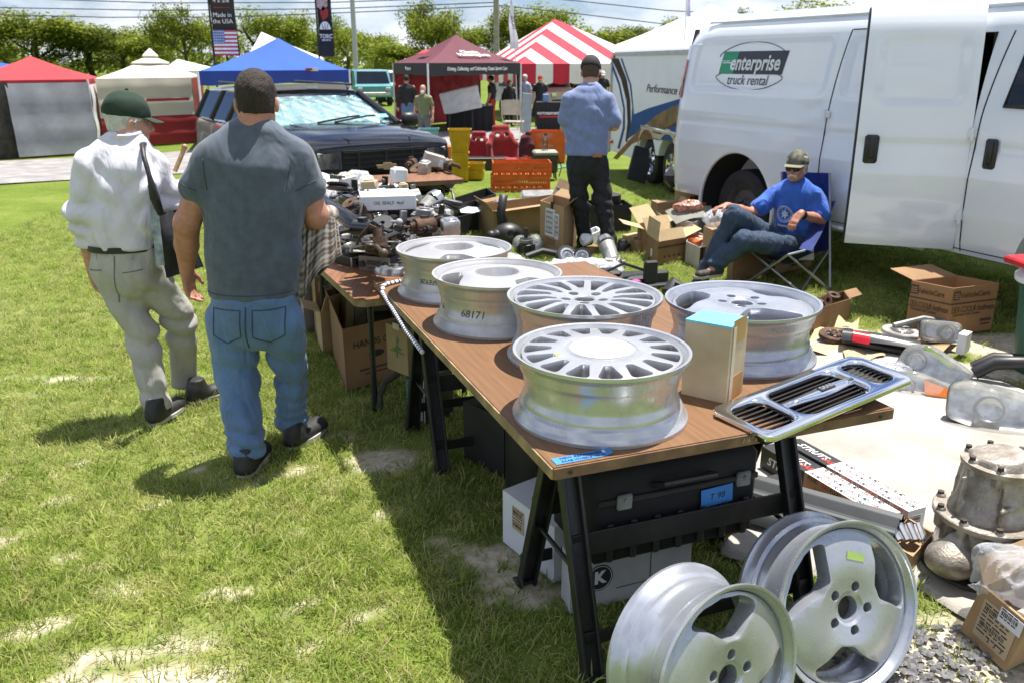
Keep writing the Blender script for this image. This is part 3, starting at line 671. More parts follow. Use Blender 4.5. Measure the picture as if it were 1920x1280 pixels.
def tree_mesh(seed,n,leaf,m,dens=1.0,narrow=1.0):
 """unit tree 1 m tall: crown of leaf-sized faces in uneven clumps, and trunk with limbs"""
 r=random.Random(seed);cl=[];tm=MB()
 def limb(p,d,l,rad,lev):
  q=p+d*l;mid=p+d*l*.5+Vector((r.uniform(-1,1),r.uniform(-1,1),0))*l*.08;tm.tube([p,mid,q],[rad,rad*.8,rad*.6],5 if lev else 7)
  if lev>=3 or l<.05:cl.append((q,r.uniform(.07,.13)));return
  for _ in range(3 if lev<2 else 2):
   a=r.uniform(0,2*PI);t=r.uniform(.35,.95)if lev else r.uniform(.5,1.0);nd=(d*.9+Vector((math.cos(a)*narrow,math.sin(a)*narrow,r.uniform(-.05,.45)))*.85).normalized();limb(p+d*l*t,nd,l*r.uniform(.55,.75),rad*.5,lev+1)
  if lev:cl.append((q,r.uniform(.06,.12)))
 limb(Vector((0,0,0)),Vector((r.uniform(-.05,.05),r.uniform(-.05,.05),1)).normalized(),.34,.022,0)
 for _ in range(9):a=r.uniform(0,2*PI);cl.append((Vector((math.cos(a)*r.uniform(.05,.26),math.sin(a)*r.uniform(.05,.26),r.uniform(.16,.5))),r.uniform(.08,.13)))
 zm=max(c.z+q for c,q in cl);sc=1/zm;vs=[];fs=[]
 w=[q**2 for _,q in cl]
 for _ in range(n):
  c,q=r.choices(cl,w)[0];v=Vector((r.gauss(0,1),r.gauss(0,1),r.gauss(0,.8)));v=v.normalized()*q*(r.random()**.45)*1.05*dens;p=c+v
  nrm=(v.normalized()*.6+Vector((r.gauss(0,1),r.gauss(0,1),r.gauss(0,1)+.5)).normalized()).normalized();u=nrm.orthogonal().normalized();x=nrm.cross(u);a=r.uniform(0,PI);u,x=u*math.cos(a)+x*math.sin(a),x*math.cos(a)-u*math.sin(a);s=leaf*r.uniform(.6,1.4)
  o=len(vs);vs+=[p-u*s,p+x*s*.55,p+u*s,p-x*s*.55];fs.append((o,o+1,o+2,o+3))
 c=MB();c.v=[tuple(x*sc)for x in vs];c.f=fs;t=MB();t.v=[tuple(Vector(x)*sc)for x in tm.v];t.f=tm.f
 return c.mesh('crown',m,0),t.mesh('trunk',BARK,180)
TV=[tree_mesh(3,9500,.0112,LEAVES[0]),tree_mesh(11,8500,.0115,LEAVES[1]),tree_mesh(5,9500,.0110,LEAVES[2]),tree_mesh(23,4600,.0105,LEAVES[1],.9),tree_mesh(31,9500,.0112,LEAVES[0],1.05,1.3),tree_mesh(17,7500,.0115,LEAVES[1],1.0,.8)]
for c,t in TV:
 pass
def tree(px,top,wid,Y,k,label,rz=0):
 base=at(px,150,Y);zt=at(px,top,Y).z;h=zt+.0;o=thing('tree',label,'tree',(base.x,Y,0),rz,'trees beyond the market')
 c,t=TV[k];xs=[v.co.x for v in c.vertices];w0=(sorted(xs)[int(len(xs)*.97)]-sorted(xs)[int(len(xs)*.03)]);W=wid/FPX*Y*.92;s=W/w0
 for nm,me in(('crown',c),('trunk',t)):q=link(nm,me,o);q.scale=(s,s,h)
 return o
TREES=[(15,76,70,112,2,'dark broadleaf tree at the left edge behind the red tent'),(78,14,140,105,0,'round green tree directly behind the red tent'),(178,46,110,108,2,'darker green tree left of the beige tent peak'),(232,46,90,115,0,'green tree rising behind the beige tent'),(292,54,100,110,5,'yellow green tree right of the beige tent peak'),(356,2,105,105,4,'tall bright tree left of the stars and stripes banner'),(430,50,70,125,1,'young tree partly behind the stars and stripes banner'),(490,2,120,108,3,'thin leaved airy tree right of the stars and stripes banner'),(545,19,110,112,1,'yellow green tree above the blue canopy'),(590,44,90,120,5,'yellow green tree behind the slim black banner'),(650,14,75,112,3,'sparse tree with visible limbs beside the slim black banner'),(705,50,90,118,1,'yellowish low tree right of the thin lamp pole'),(752,72,110,104,5,'low bright tree left of the maroon canopy'),(812,-6,125,106,4,'big bushy green tree above the maroon canopy'),(880,38,90,110,5,'bright tree between the maroon canopy and the wooden pole'),(975,6,90,108,0,'tall green tree behind the white feather flag'),(1045,-4,125,112,3,'airy tree above the red and white striped tent'),(1120,48,110,125,0,'low green tree right of the striped tent peak'),(1190,44,110,128,2,'low dark tree above the trailer'),(1268,28,60,120,0,'small green tree left of the white tent peak'),(1375,10,50,118,4,'small round tree behind the white tent peak'),(1500,-4,150,118,0,'green tree showing just over the white van roof')]
for i,a in enumerate(TREES):tree(*a,rz=i*1.3)
def thicket():
 r=random.Random(9);vs=[];fs=[]
 for _ in range(20000):
  X=r.uniform(-85,70);hh=3.1+1.2*math.sin(X*.21)+1.1*math.sin(X*.53+1)+.8*math.sin(X*1.3);z=hh*r.random()**.75;Y=128+r.uniform(-3,6)+3*math.sin(X*.3);n=Vector((r.gauss(0,1),r.gauss(0,1)-.6,r.gauss(0,1)+.6)).normalized();u=n.orthogonal().normalized();x=n.cross(u);s=r.uniform(.2,.5);p=Vector((X,Y,z));o=len(vs)
  vs+=[p-u*s,p+x*s*.6,p+u*s,p-x*s*.6];fs.append((o,o+1,o+2,o+3))
 m=MB();m.v=[tuple(v)for v in vs];m.f=fs;return m
stuff(thicket().obj('undergrowth',LEAVES[1],None,0))
WOODP=mat('weathered_pole',(0.30,0.27,0.24),.9,var=.2,vs=4);GALV=mat('galvanised_pole',(0.40,0.40,0.41),.5,.4,var=.1)
def pole(px,top,Y,r,name,label,m,cat):
 b=at(px,140,Y);z=at(px,top,Y).z;o=MB().cyl((0,0,0),(0,0,z),r,r*.75,14).obj(name,m);o.location=(b.x,Y,0);return tag(o,label,cat)
pole(668,-90,62,.19,'lamp_pole','thin pale grey lamp pole rising right of the slim black banner',GALV,'pole');up=pole(931,-160,60,.21,'utility_pole','thick weathered wooden utility pole left of the striped tent',WOODP,'pole')
WIRE=mat('cable',(0.06,0.06,0.065),.6)
for i,(pts,lb)in enumerate([([(-40,-5),(300,6),(620,5),(931,-6)],'topmost dark overhead cable above the left trees'),([(-40,14),(300,20),(620,17),(931,5)],'second overhead cable from the top above the left trees'),([(-40,27),(200,33),(450,32),(700,22),(931,12)],'lowest overhead cable crossing in front of the left treetops'),([(931,-12),(1080,2),(1250,20),(1420,30)],'upper overhead cable right of the wooden pole'),([(931,10),(1080,26),(1250,46),(1400,60)],'lower overhead cable right of the wooden pole')]):
 P=[at(x,y,60 if x==931 else 66)for x,y in pts];o=MB().tube([p-P[0]for p in P],.035,5).obj('overhead_cable',WIRE);o.location=P[0];tag(o,lb,'cable')
# ================================================================== TENTS
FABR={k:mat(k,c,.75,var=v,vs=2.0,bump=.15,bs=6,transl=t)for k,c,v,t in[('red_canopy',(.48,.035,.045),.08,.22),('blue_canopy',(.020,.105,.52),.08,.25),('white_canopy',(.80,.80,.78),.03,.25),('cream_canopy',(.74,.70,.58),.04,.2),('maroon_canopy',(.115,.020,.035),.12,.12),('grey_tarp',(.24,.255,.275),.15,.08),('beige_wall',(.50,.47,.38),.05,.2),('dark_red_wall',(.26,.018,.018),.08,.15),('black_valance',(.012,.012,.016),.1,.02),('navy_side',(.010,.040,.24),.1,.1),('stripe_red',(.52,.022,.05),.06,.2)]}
CAMOT=mat('camouflage_tarp',(.055,.050,.034),.85,var=.4,vs=7,col2=(.010,.012,.010));TUBEW=mat('white_tube',(.72,.72,.72),.4,var=.05)
def canopy(name,label,C,ze,zp,roofm,val=.22,valm=None,legs=(0,1,2,3),walls=(),peakoff=(0,0),sag=.10,cap=None,vals=None):
 """square tent over four ground corners C, eave height ze, peak zp; walls=[(i, j, colour, t0, t1, z0, z1)]"""
 C=[Vector((c[0],c[1],0))for c in C];c0=sum(C,Vector())/4;o=thing(name,label,'tent',c0,0);Q=[c-c0 for c in C];pk=Vector((peakoff[0],peakoff[1],zp))
 for k in range(4):
  a=Q[k]+Vector((0,0,ze));b=Q[(k+1)%4]+Vector((0,0,ze));m=roofm[k]if isinstance(roofm,(list,tuple))else roofm
  def fn(u,v,a=a,b=b):p=a.lerp(b,u).lerp(pk,v);p=p.copy();p.z-=sag*(zp-ze)*math.sin(PI*v)*(1-.25*math.cos(2*PI*u));return p
  MB().grid(fn,12,12).obj('roof_panel',m,o,180)
  vm=(vals[k]if vals else None)or valm or m
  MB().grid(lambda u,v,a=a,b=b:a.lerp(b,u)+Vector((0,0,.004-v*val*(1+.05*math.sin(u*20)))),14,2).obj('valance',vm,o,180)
 for k in legs:MB().cyl((Q[k].x,Q[k].y,0),(Q[k].x,Q[k].y,ze),.022,n=8).obj('leg',TUBEW,o)
 for i,j,m,t0,t1,z0,z1,sl in walls:
  a,b=Q[i].lerp(Q[j],t0),Q[i].lerp(Q[j],t1);nrm=Vector((-(b-a).y,(b-a).x,0)).normalized()
  MB().grid(lambda u,v:a.lerp(b,u)+nrm*(-.03-.008*math.sin(u*17+v*3)*v-sl*(1-v)+.012*math.sin(v*14))+Vector((0,0,z0+(z1-z0)*v)),24,10).obj('side_wall',m,o,180)
 return o,Q
def G2(x,y):p=G(x,y);return(p.x,p.y)
def zat(x,y,Y):return at(x,y,Y).z
# red canopy with grey tarps
fl,fr=G2(-62,304),G2(184,287);dx=Vector((-.95,2.6));C=[fl,fr,(fr[0]+dx.x,fr[1]+dx.y),(fl[0]+dx.x,fl[1]+dx.y)]
ze=zat(120,150,17.0)
o,Q=canopy('canopy_tent','red topped canopy tent walled with grey and camouflage tarps',C,ze,zat(65,106,18.4),FABR['red_canopy'],.17,walls=[(0,1,FABR['grey_tarp'],.36,.995,.03,ze-.05,.12),(0,1,CAMOT,0,.38,.0,ze-.03,.0),(1,2,FABR['white_canopy'],.0,.9,.04,ze-.1,0),(3,2,FABR['grey_tarp'],0,1,.03,ze-.1,0),(0,3,CAMOT,0,1,.03,ze-.1,0)])
# beige tent
fl,fr=G2(196,281),G2(370,268);dx=Vector((-.75,2.8));C=[fl,fr,(fr[0]+dx.x,fr[1]+dx.y),(fl[0]+dx.x,fl[1]+dx.y)];ze=zat(330,147,18.6);zp=zat(260,106,20)
o,Q=canopy('canopy_tent','beige canopy tent with stepped vented peak and dark red lower walls',C,ze,zp,FABR['cream_canopy'],.05,legs=(),walls=[(0,1,FABR['beige_wall'],0,1,.62,ze,.0),(0,1,FABR['dark_red_wall'],0,1,.03,.62,.0),(1,2,FABR['dark_red_wall'],0,1,.03,ze-.02,0),(0,3,FABR['beige_wall'],0,1,.03,ze-.02,0),(3,2,FABR['beige_wall'],0,1,.03,ze-.02,0)])
for s_,z0,z1 in((.36,zp-.16,zp+.02),(.15,zp-.01,zp+.17)):
 MB().loft([[q*s_+Vector((0,0,z0))for q in Q],[q*s_+Vector((0,0,z0+.03))for q in Q],[q*.01+Vector((0,0,z1))for q in Q]]).obj('vent_cap',FABR['cream_canopy'],o,0)
a,b=Q[0],Q[1];nrm=Vector(((b-a).y,-(b-a).x,0)).normalized()
MB().grid(lambda u,v:a.lerp(b,.48+.47*u)+nrm*.05+Vector((0,0,.92+.055*v)),8,1).obj('wall_stripe',FABR['dark_red_wall'],o)
# blue pop-up canopy
C=[G2(387,285),G2(662,262),G2(640,242),G2(350,258)];C[2]=(C[1][0]-.6,C[1][1]+2.9);C[3]=(C[0][0]-.75,C[0][1]+2.7);ze=zat(392,134,C[0][1])
o,Q=canopy('canopy_tent','bright blue pop-up canopy on white legs behind the black vehicle',C,ze,zat(492,68,C[0][1]+1.5),FABR['blue_canopy'],.27,vals=[FABR['navy_side'],FABR['navy_side'],FABR['blue_canopy'],mat('pale_blue_side',(.10,.16,.48),.5,transl=.3)])  # left valance is a paler blue than the front and roof
MB().box((Q[1].x*.72+Q[0].x*.28,Q[1].y*.72+Q[0].y*.28-.02,ze+.02),(.30,.02,.07)).obj('roof_label',mat('white_tag',(.66,.66,.62),.8),o);MB().box((Q[1].x*.70+Q[0].x*.30+.02,Q[1].y*.7+Q[0].y*.3-.034,ze+.02),(.14,.01,.05)).obj('label_print',mat('red_print',(.3,.02,.03),.6),o)
def small_tent(label,x0,x1,ye,px,yp,Y,D,m=FABR['white_canopy']):
 a,b=at(x0,ye,Y),at(x1,ye,Y);C=[(a.x,Y),(b.x,Y),(b.x,Y+D),(a.x,Y+D)];off=at(px,yp,Y+D/2);return canopy('canopy_tent',label,C,a.z,off.z,m,.2,peakoff=(off.x-(a.x+b.x)/2,0),sag=.05)
small_tent('small white canopy peak right of the beige tent',300,374,133,333,111,27,2.5);small_tent('white canopy peak showing over the blue canopy',462,560,108,490,60,30,4);small_tent('blue canopy corner at the far left edge behind the red tent',-130,-10,134,-30,112,22,2.5,FABR['blue_canopy'])
small_tent('white marquee roof behind the trailer and van',1184,1500,82,1334,8,27,6)
MB().box((0,0,0),(.85,.6,.42),bev=.05).obj('roof_box',mat('white_box',(.72,.72,.70),.6)).location=at(1388,40,30);bpy.data.objects['roof_box'].name='roof_unit';tag(bpy.data.objects['roof_unit'],'white boxy roof unit beside the white marquee peak','roof unit')
# maroon canopy with lettering
C=[G2(806,262),G2(976,243),(0,0),G2(742,240)];C[2]=(C[1][0]+C[3][0]-C[0][0],C[1][1]+C[3][1]-C[0][1]);ze=zat(806,119,C[0][1]);zp=zat(850,62,C[0][1]+2)
o,Q=canopy('canopy_tent','maroon canopy with white club lettering and black valance',C,ze,zp,FABR['maroon_canopy'],.28,FABR['black_valance'],walls=[(3,2,mat('red_curtain',(.30,.028,.045),.7,var=.35,vs=3,transl=.3),0,1,.03,ze-.05,0)])
WHT=mat('white_lettering',(.78,.78,.78),.7);a,b=Q[0]+Vector((0,0,ze)),Q[1]+Vector((0,0,ze));pk=Vector((0,0,zp));out=Vector(((b-a).y,-(b-a).x,0)).normalized()
text('Driving, Collecting, and Celebrating Classic Sports Cars',.118,WHT,o,frame(a.lerp(b,.5)+out*.03-Vector((0,0,.13)),b-a,(0,0,1)),shear=.2,sx=.93,depth=.002)
d=Q[0]-Q[3];out2=Vector((d.y,-d.x,0)).normalized();text('Motorsports.com',.11,WHT,o,frame(Q[3].lerp(Q[0],.5)+out2*.03+Vector((0,0,ze-.13)),d,(0,0,1)),shear=.2,sx=.8,depth=.002)
def roofpt(u,v):p=a.lerp(b,u).lerp(pk,v);return p-Vector((0,0,.10*(zp-ze)*math.sin(PI*v)*(1-.25*math.cos(2*PI*u))))
M=frame(roofpt(.50,.34)+out*.03+Vector((0,0,.07)),b-a,roofpt(.5,.5)-roofpt(.5,.2));text('Classic',.26,WHT,o,M@Matrix.Translation((.05,.09,0)),shear=.15,bold=.006,depth=.002);text('Motorsports',.25,WHT,o,M@Matrix.Translation((0,-.10,0)),shear=.15,bold=.006,depth=.002)
a2,b2=Q[3]+Vector((0,0,ze)),Q[0]+Vector((0,0,ze));c2=a2.lerp(b2,.55).lerp(pk,.30);MB(frame(c2+out2*.02+Vector((0,0,.05)),b2-a2,pk-a2.lerp(b2,.5))).box((0,0,0),(.9,.18,.01)).obj('roof_flash',mat('red_flash',(.5,.03,.05),.7),o)
# red and white striped marquee, drawn stripe by stripe
N_,R_,L_,K_=at(972,120,26),at(1235,116,30),at(898,96,33),at(1040,36,31.5);R_.z=L_.z=N_.z;B_=R_+L_-N_;B_.z=N_.z
o=thing('marquee','red and white striped marquee tent behind the man in the blue shirt','tent',((N_.x+B_.x)/2,(N_.y+B_.y)/2,0),0);o0=Vector(o.location)
def stripes(P,Q,n,first):
 e=Q-P;Lh=e.length;e.normalized();ex=e.normalized();w=K_-P;kx=w.dot(ex);up=(w-ex*kx);ky=up.length;uy=up.normalized()
 def clip(s0,s1):
  h=lambda s:(ky*s/kx if s<=kx else ky*(Lh-s)/(Lh-kx));pts=[(s0,0),(s1,0),(s1,h(s1))]
  if s0<kx<s1:pts.append((kx,ky))
  pts.append((s0,h(s0)));return pts
 for k in range(n):
  s0,s1=Lh*k/n,Lh*(k+1)/n;col=FABR['stripe_red']if(k+first)%2==0 else FABR['white_canopy'];pts=[P+ex*x+uy*y-o0 for x,y in clip(s0,s1)];MB().add(pts,[tuple(range(len(pts)))]).obj('roof_stripe',col,o,0)
  MB().grid(lambda u,v:P+ex*(s0+(s1-s0)*u)-o0-Vector((0,0,v*(.55+.05*math.sin(PI*u)))),6,1).obj('valance_stripe',col,o,0)
stripes(N_,R_,9,0);stripes(L_,N_,9,0);stripes(R_,B_,9,0);stripes(B_,L_,9,0)
for p in(N_,R_,L_,B_):MB().cyl((p.x-o0.x,p.y-o0.y,0),(p.x-o0.x,p.y-o0.y,N_.z),.05,n=10).obj('leg',BLACKM,o)
# ================================================================== BANNERS AND FLAGS
def banner(label,x0,x1,y0,y1,Y,lean=4):
 a=at((x0+x1)/2,y1,Y);b=at((x0+x1)/2,y0,Y);w=(x1-x0)/FPX*Y*.96;o=thing('feather_banner',label,'banner',(a.x,Y,0));h=b.z-a.z
 MB().tube([(-w/2-.02,0,0),(-w/2-.02,0,a.z+h)],.022,8).obj('pole',BLACKM,o)
 def fn(u,v):return(-w/2+w*u+.03*v*0,.05*math.sin(v*5+u*2),a.z+h*v)
 return o,w,a.z,h,fn
BN=mat('black_banner',(.014,.013,.016),.6,var=.2,vs=3)
o,w,z0,h,fn=banner('black feather banner with white lettering and an American flag',403,449,-60,105,21);MB().grid(fn,4,14).obj('cloth',BN,o,180)
pzz=lambda y:at(426,y,21).z
F=lambda x,y:frame((x,-.075,pzz(y)),(1,0,0),(0,0,1))
text('Made in',.135,WHT,o,F(0,29),sx=1.0);text('the USA',.135,WHT,o,F(0,41),sx=1.0);text('4 x 5/8',.13,WHT,o,F(0,2));MB(F(0,15)).box((0,0,0),(.36,.012,.004)).obj('red_line',FABR['red_canopy'],o)
FR=mat('flag_red',(.42,.05,.08),.7);FB=mat('flag_blue',(.10,.16,.36),.7);fz1,fz0=pzz(57),pzz(105);fh=(fz1-fz0)/13
for k in range(13):MB().box((0.02,-.078,fz1-fh*(k+.5)),(w*.94,.006,fh*.995)).obj('flag_stripe',FR if k%2==0 else WHT,o)
MB().box((-w*.22,-.084,fz1-fh*3.5),(w*.46,.006,fh*7)).obj('flag_canton',FB,o)
st=MB()
for r_ in range(5):
 for c_ in range(5):st.cyl((-w*.40+c_*w*.09,-.088,fz1-fh*(.8+1.35*r_)),(-w*.40+c_*w*.09,-.090,fz1-fh*(.8+1.35*r_)),.014,n=5)
st.obj('stars',WHT,o)
o,w,z0,h,fn=banner('slim black feather banner reading TORC above the blue canopy',600,627,-60,106,23);MB().grid(fn,4,14).obj('cloth',BN,o,180);pzz=lambda y:at(613,y,23).z;F=lambda x,y:frame((x,-.075,pzz(y)),(1,0,0),(0,0,1))
text('TORC',.135,WHT,o,F(.02,69),bold=.004,sx=.9);text('HELMETS',.06,WHT,o,F(.02,76),sx=.95,bold=.002)
MB(F(.01,56)).prism([(.14*math.cos(PI*k/12),.19*math.sin(PI*k/12))for k in range(13)],0,.004).obj('emblem',WHT,o)
for k in(-1,0,1):MB(F(.01+k*.06,54)).box((0,.05,.006),(.012,.15,.004),(0,0,-k*.3)).obj('emblem_slot',BN,o)
MB(F(-.02,12)).prism([(-.15,-.02),(.0,-.12),(.12,0),(.13,.25),(-.02,.16),(-.14,.24)],0,.004).obj('picture_patch',mat('banner_picture',(.45,.12,.10),.7,var=.6,vs=9,col2=(.5,.5,.55)),o);MB(F(.0,28)).prism([(-.03,-.15),(.1,-.05),(.12,.12),(-.02,.2),(-.1,.05)],0,.004).obj('picture_patch',mat('banner_red',(.35,.03,.03),.7),o)
a=at(966,240,23.5);o=thing('feather_flag','white feather flag with dark script in front of the striped tent','flag',(a.x-.05,23.5,0));z1=zat(966,-10,23.5);MB().tube([(0.12,0,0),(.06,0,z1*.5),(-.05,0,z1)],.014,6).obj('pole',TUBEW,o)
zA,zB=zat(966,92,23.5),zat(966,-5,23.5);MB().grid(lambda u,v:(-.10+.24*u*(1-.75*v)+.02*math.sin(v*9),.04*math.sin(v*6+u),zA+(zB-zA)*v),4,14).obj('cloth',mat('white_flag',(.72,.72,.80),.7,transl=.3),o,180);text('alon',.20,mat('grey_script',(.12,.12,.16),.7),o,frame((.01,-.07,zat(966,42,23.5)),(.15,0,-1),(1,0,.15)),shear=.3)
a=at(1282,40,27);o=MB().tube([(0,0,0),(0,0,zat(1282,-10,27))],.02,6).obj('flag_pole',TUBEW);o.location=(a.x,26.7,0);tag(o,'slim pole with small lilac pennant beside the white marquee','flag pole')
MB().grid(lambda u,v:(.03+.12*u*(1-.7*v),.02*math.sin(v*6),zat(1282,33,27)+(zat(1282,-6,27)-zat(1282,33,27))*v),3,10).obj('pennant',mat('lilac_cloth',(.42,.40,.60),.7,transl=.3),o)
# ================================================================== VEHICLES
def hit(px,py,p0,n):
 """where the sight line of a photo pixel meets the plane through p0 with normal n"""
 a=(px-960)/FPX;v=(py-640)/FPX;d=Vector((a,_c-v*_s,-(_s+v*_c)));o=Vector((0,0,CAM_H));n=Vector(n);t=(Vector(p0)-o).dot(n)/d.dot(n);return o+d*t
def glass_material(name,tint,mixf=.75,rough=.02):
 m=bpy.data.materials.new(name);m.use_nodes=True;N=m.node_tree.nodes;L=m.node_tree.links;N.remove(N['Principled BSDF']);out=N['Material Output']
 t=N.new('ShaderNodeBsdfTransparent');t.inputs[0].default_value=(*tint,1);g=N.new('ShaderNodeBsdfGlossy');g.inputs['Roughness'].default_value=rough;g.inputs[0].default_value=(.9,.95,1,1)
 f=N.new('ShaderNodeFresnel');f.inputs[0].default_value=1.5;ad=N.new('ShaderNodeMath');ad.operation='MULTIPLY_ADD';L.new(f.outputs[0],ad.inputs[0]);ad.inputs[1].default_value=1;ad.inputs[2].default_value=1-mixf-.2
 ms=N.new('ShaderNodeMixShader');L.new(ad.outputs[0],ms.inputs[0]);L.new(t.outputs[0],ms.inputs[1]);L.new(g.outputs[0],ms.inputs[2]);L.new(ms.outputs[0],out.inputs[0]);MATS[name]=m;return m
WPAINT=mat('white_paint',(.74,.775,.84),.16,var=.02,vs=2,coat=1.0,rv=.04);BPAINT=mat('black_paint',(.006,.0065,.008),.16,var=.1,vs=2,coat=.35,rv=.05,spec=.35);RUBBER=mat('tyre_rubber',(.022,.022,.023),.8,var=.3,vs=12,bump=.2)
BLKP=mat('black_plastic',(.018,.018,.019),.45,var=.2,vs=12);DGLASS=mat('dark_glass',(.008,.012,.020),.05,var=.1,vs=2,rv=.02);CHROME=mat('chrome',(.72,.74,.78),.07,1.0,var=.05,vs=4,rv=.04);REDL=mat('red_lens',(.42,.012,.018),.15,var=.1,coat=.6);STEEL=mat('wheel_steel',(.34,.34,.34),.4,.6,var=.15)
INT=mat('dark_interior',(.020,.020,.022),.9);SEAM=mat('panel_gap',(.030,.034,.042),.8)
CLEARG=glass_material('clear_glass',(.82,.90,.92),.80)
def road_wheel(parent,x,y,z,r,w,out=-1,spokes=0,rim=STEEL):
 """wheel on a y axle; out = side its face is on"""
 M=Matrix.Translation((x,y,z))@Euler((-PI/2*out*-1,0,0)).to_matrix().to_4x4()if False else frame((x,y,z),(1,0,0),(0,0,1)if out<0 else(0,0,-1))
 e=link('wheel',MB(M).lathe([(r*.60,-w),(r*.90,-w),(r*.98,-w*.9),(r,-w*.75),(r,-w*.25),(r*.98,-w*.08),(r*.90,0),(r*.72,.004),(r*.60,-.01)],40,closed=True).mesh('tyre',RUBBER),parent)
 mb=MB(M).lathe([(.001,-.03),(r*.16,-.03),(r*.18,-.012),(r*.24,-.012),(r*.30,-.05),(r*.48,-.055),(r*.55,-.02),(r*.60,-.004),(r*.61,-.012)],36)
 for k in range(8 if not spokes else 6):a=2*PI*k/(8 if not spokes else 6);mb.cyl((r*.20*math.cos(a),r*.20*math.sin(a),-.02),(r*.20*math.cos(a),r*.20*math.sin(a),.004),r*.03,n=8)
 for k in range(spokes):a=2*PI*k/spokes;mb.box((r*.37*math.cos(a),r*.37*math.sin(a),-.028),(r*.42,r*.15,.03),(0,0,a),bev=.008)
 mb.obj('rim',rim,e);return e
# ---------------------------------------------------------------- white rental van
VF=Vector((.416,-.909,0)).normalized();VI=Vector((-VF.y,VF.x,0));VROT=math.atan2(VF.y,VF.x);V0=Vector((2.10,8.12,0));VLEN0,VLEN1,VW=-1.10,4.35,1.98
VS=[(.40,.10),(.42,.045),(.50,.022),(.62,.012),(.78,.0),(.95,-.004),(1.02,.004),(1.10,.012),(1.25,.022),(1.40,.038),(1.55,.06),(1.70,.086),(1.85,.118),(1.95,.145),(2.04,.19),(2.11,.28),(2.155,.45),(2.18,.75),(2.185,.99)]
def side_y(z):return float(np.interp(z,[a for a,_ in VS[:16]],[b for _,b in VS[:16]]))
def rrect(x,z,x0,x1,z0,z1,r,e=.035):
 dx=max(x0+r-x,0,x-(x1-r));dz=max(z0+r-z,0,z-(z1-r));return 1-float(smoothstep(r-e,r,math.hypot(dx,dz)))
def van():
 o=thing('cargo_van','white rental cargo van with green and black side badge and open side door','van',V0,VROT)
 xs=np.concatenate([[-1.10,-1.095,-1.075,-1.04,-.99,-.93],np.arange(-.88,2.96,.035),[3.0,3.1,3.25,3.4,3.6,3.8,4.0,4.2,4.3,4.35]])
 zs=sorted(set([z for z,_ in VS]+list(np.arange(.52,1.95,.03))));P=[(z,float(np.interp(z,[a for a,_ in VS],[b for _,b in VS])))for z in zs]
 rings=[]
 for x in xs:
  ins=0.0;t=np.clip((x+1.10)/.17,0,1);ins=.115*(1-math.sqrt(max(0,1-(1-t)**2)));zt=2.185-.13*(1-np.clip((x+1.1)/.5,0,1))**2
  if x>2.95:zt=float(np.interp(x,[2.95,3.25,3.85,4.2,4.35],[2.185,1.98,1.25,1.12,.85]));ins=float(np.interp(x,[2.95,3.8,4.35],[0,.04,.2]))
  ring=[]
  for z,y in P:
   f=(z-.40)/(2.185-.40);zz=.40+f*(zt-.40)if x>2.95 or z>1.9 else z;zz=min(zz,zt)if x<=2.95 else zz;yy=y+ins*(1-y/.99)
   d=.014*rrect(x,z,-.86,.98,1.44,1.90,.09)+.014*rrect(x,z,1.14,1.52,1.44,1.90,.09)
   d+=.010*math.exp(-((z-1.155)/.02)**2)*(x>-.95)*.6-.006*math.exp(-((z-.70)/.05)**2);ring.append((x,yy+d,zz))
  rings.append(ring+[(x,VW-y,z)for x,y,z in reversed(ring)])
 me=MB().loft(rings).mesh('body',WPAINT,40)
 me=boolcut(me,[MB().cyl((0,-.4,.38),(0,.42,.38),.53,n=56),MB().box((0,0,.2),(1.05,.82,.41)),MB().cyl((3.35,-.4,.38),(3.35,.42,.38),.50,n=48)],30)
 me=boolcut(me,MB().box((1.975,.60,1.17),(.85,1.5,1.45)),30);me.materials[0]=WPAINT
 link('body',me,o)
 MB().add([(1.555,.10,.452),(2.395,.10,.452),(2.395,.10,1.89),(1.555,.10,1.89),(1.555,1.34,.452),(2.395,1.34,.452),(2.395,1.34,1.89),(1.555,1.34,1.89)],[(4,5,6,7),(0,1,5,4),(1,2,6,5),(2,3,7,6),(3,0,4,7)]).obj('shade_lining',INT,o,0)  # dark lining paints the unlit cargo hold, whose steel is pale
# arch lip and inner arch
 MB().tube([(.53*math.cos(a),side_y(.5)-.004,.38+.53*math.sin(a))for a in np.linspace(-.15,PI+.15,40)],.020,8).obj('arch_lip',WPAINT,o,180)
 MB().lathe([(.525,0),(.525,-.40),(.1,-.41)],40,frame((0,.02,.38),(1,0,0),(0,0,1)),a0=-.1,a1=PI+.1).obj('wheel_arch',INT,o)
 road_wheel(o,0,.10,.37,.37,.22,-1,rim=mat('shaded_wheel_steel',(.10,.10,.10),.5,.4,var=.2));road_wheel(o,3.35,.06,.37,.37,.22,-1);road_wheel(o,0,VW-.06,.37,.37,.22,1);road_wheel(o,3.35,VW-.06,.37,.37,.22,1)  # near rear rim coloured darker for the shade inside its arch
 def seam(pts,r=.005,name='door_seam',m=SEAM):MB().tube([(x,side_y(z)+.014*0-.001+dy,z)for x,z,dy in pts],r,6).obj(name,m,o)
 seam([(1.06,z,0)for z in np.linspace(.44,1.2,10)]+[(1.06+.05*((z-1.2)/.75)**1.6,z,0)for z in np.linspace(1.25,1.95,10)])
 seam([(x,1.95,.0)for x in np.linspace(1.12,1.54,8)]);seam([(2.45,z,0)for z in np.linspace(.44,1.35,12)]+[(2.45+.07*((z-1.35)/.55)**1.3,z,0)for z in np.linspace(1.4,1.9,8)])
 seam([(x,.455,0)for x in np.linspace(.58,2.8,20)],.004)
 MB().box((1.35,.05,.405),(1.6,.05,.05),bev=.02).obj('sill',WPAINT,o);MB().tube([(x,.205,2.07)for x in np.linspace(-.8,2.9,20)],.012,6).obj('roof_gutter',WPAINT,o,180)
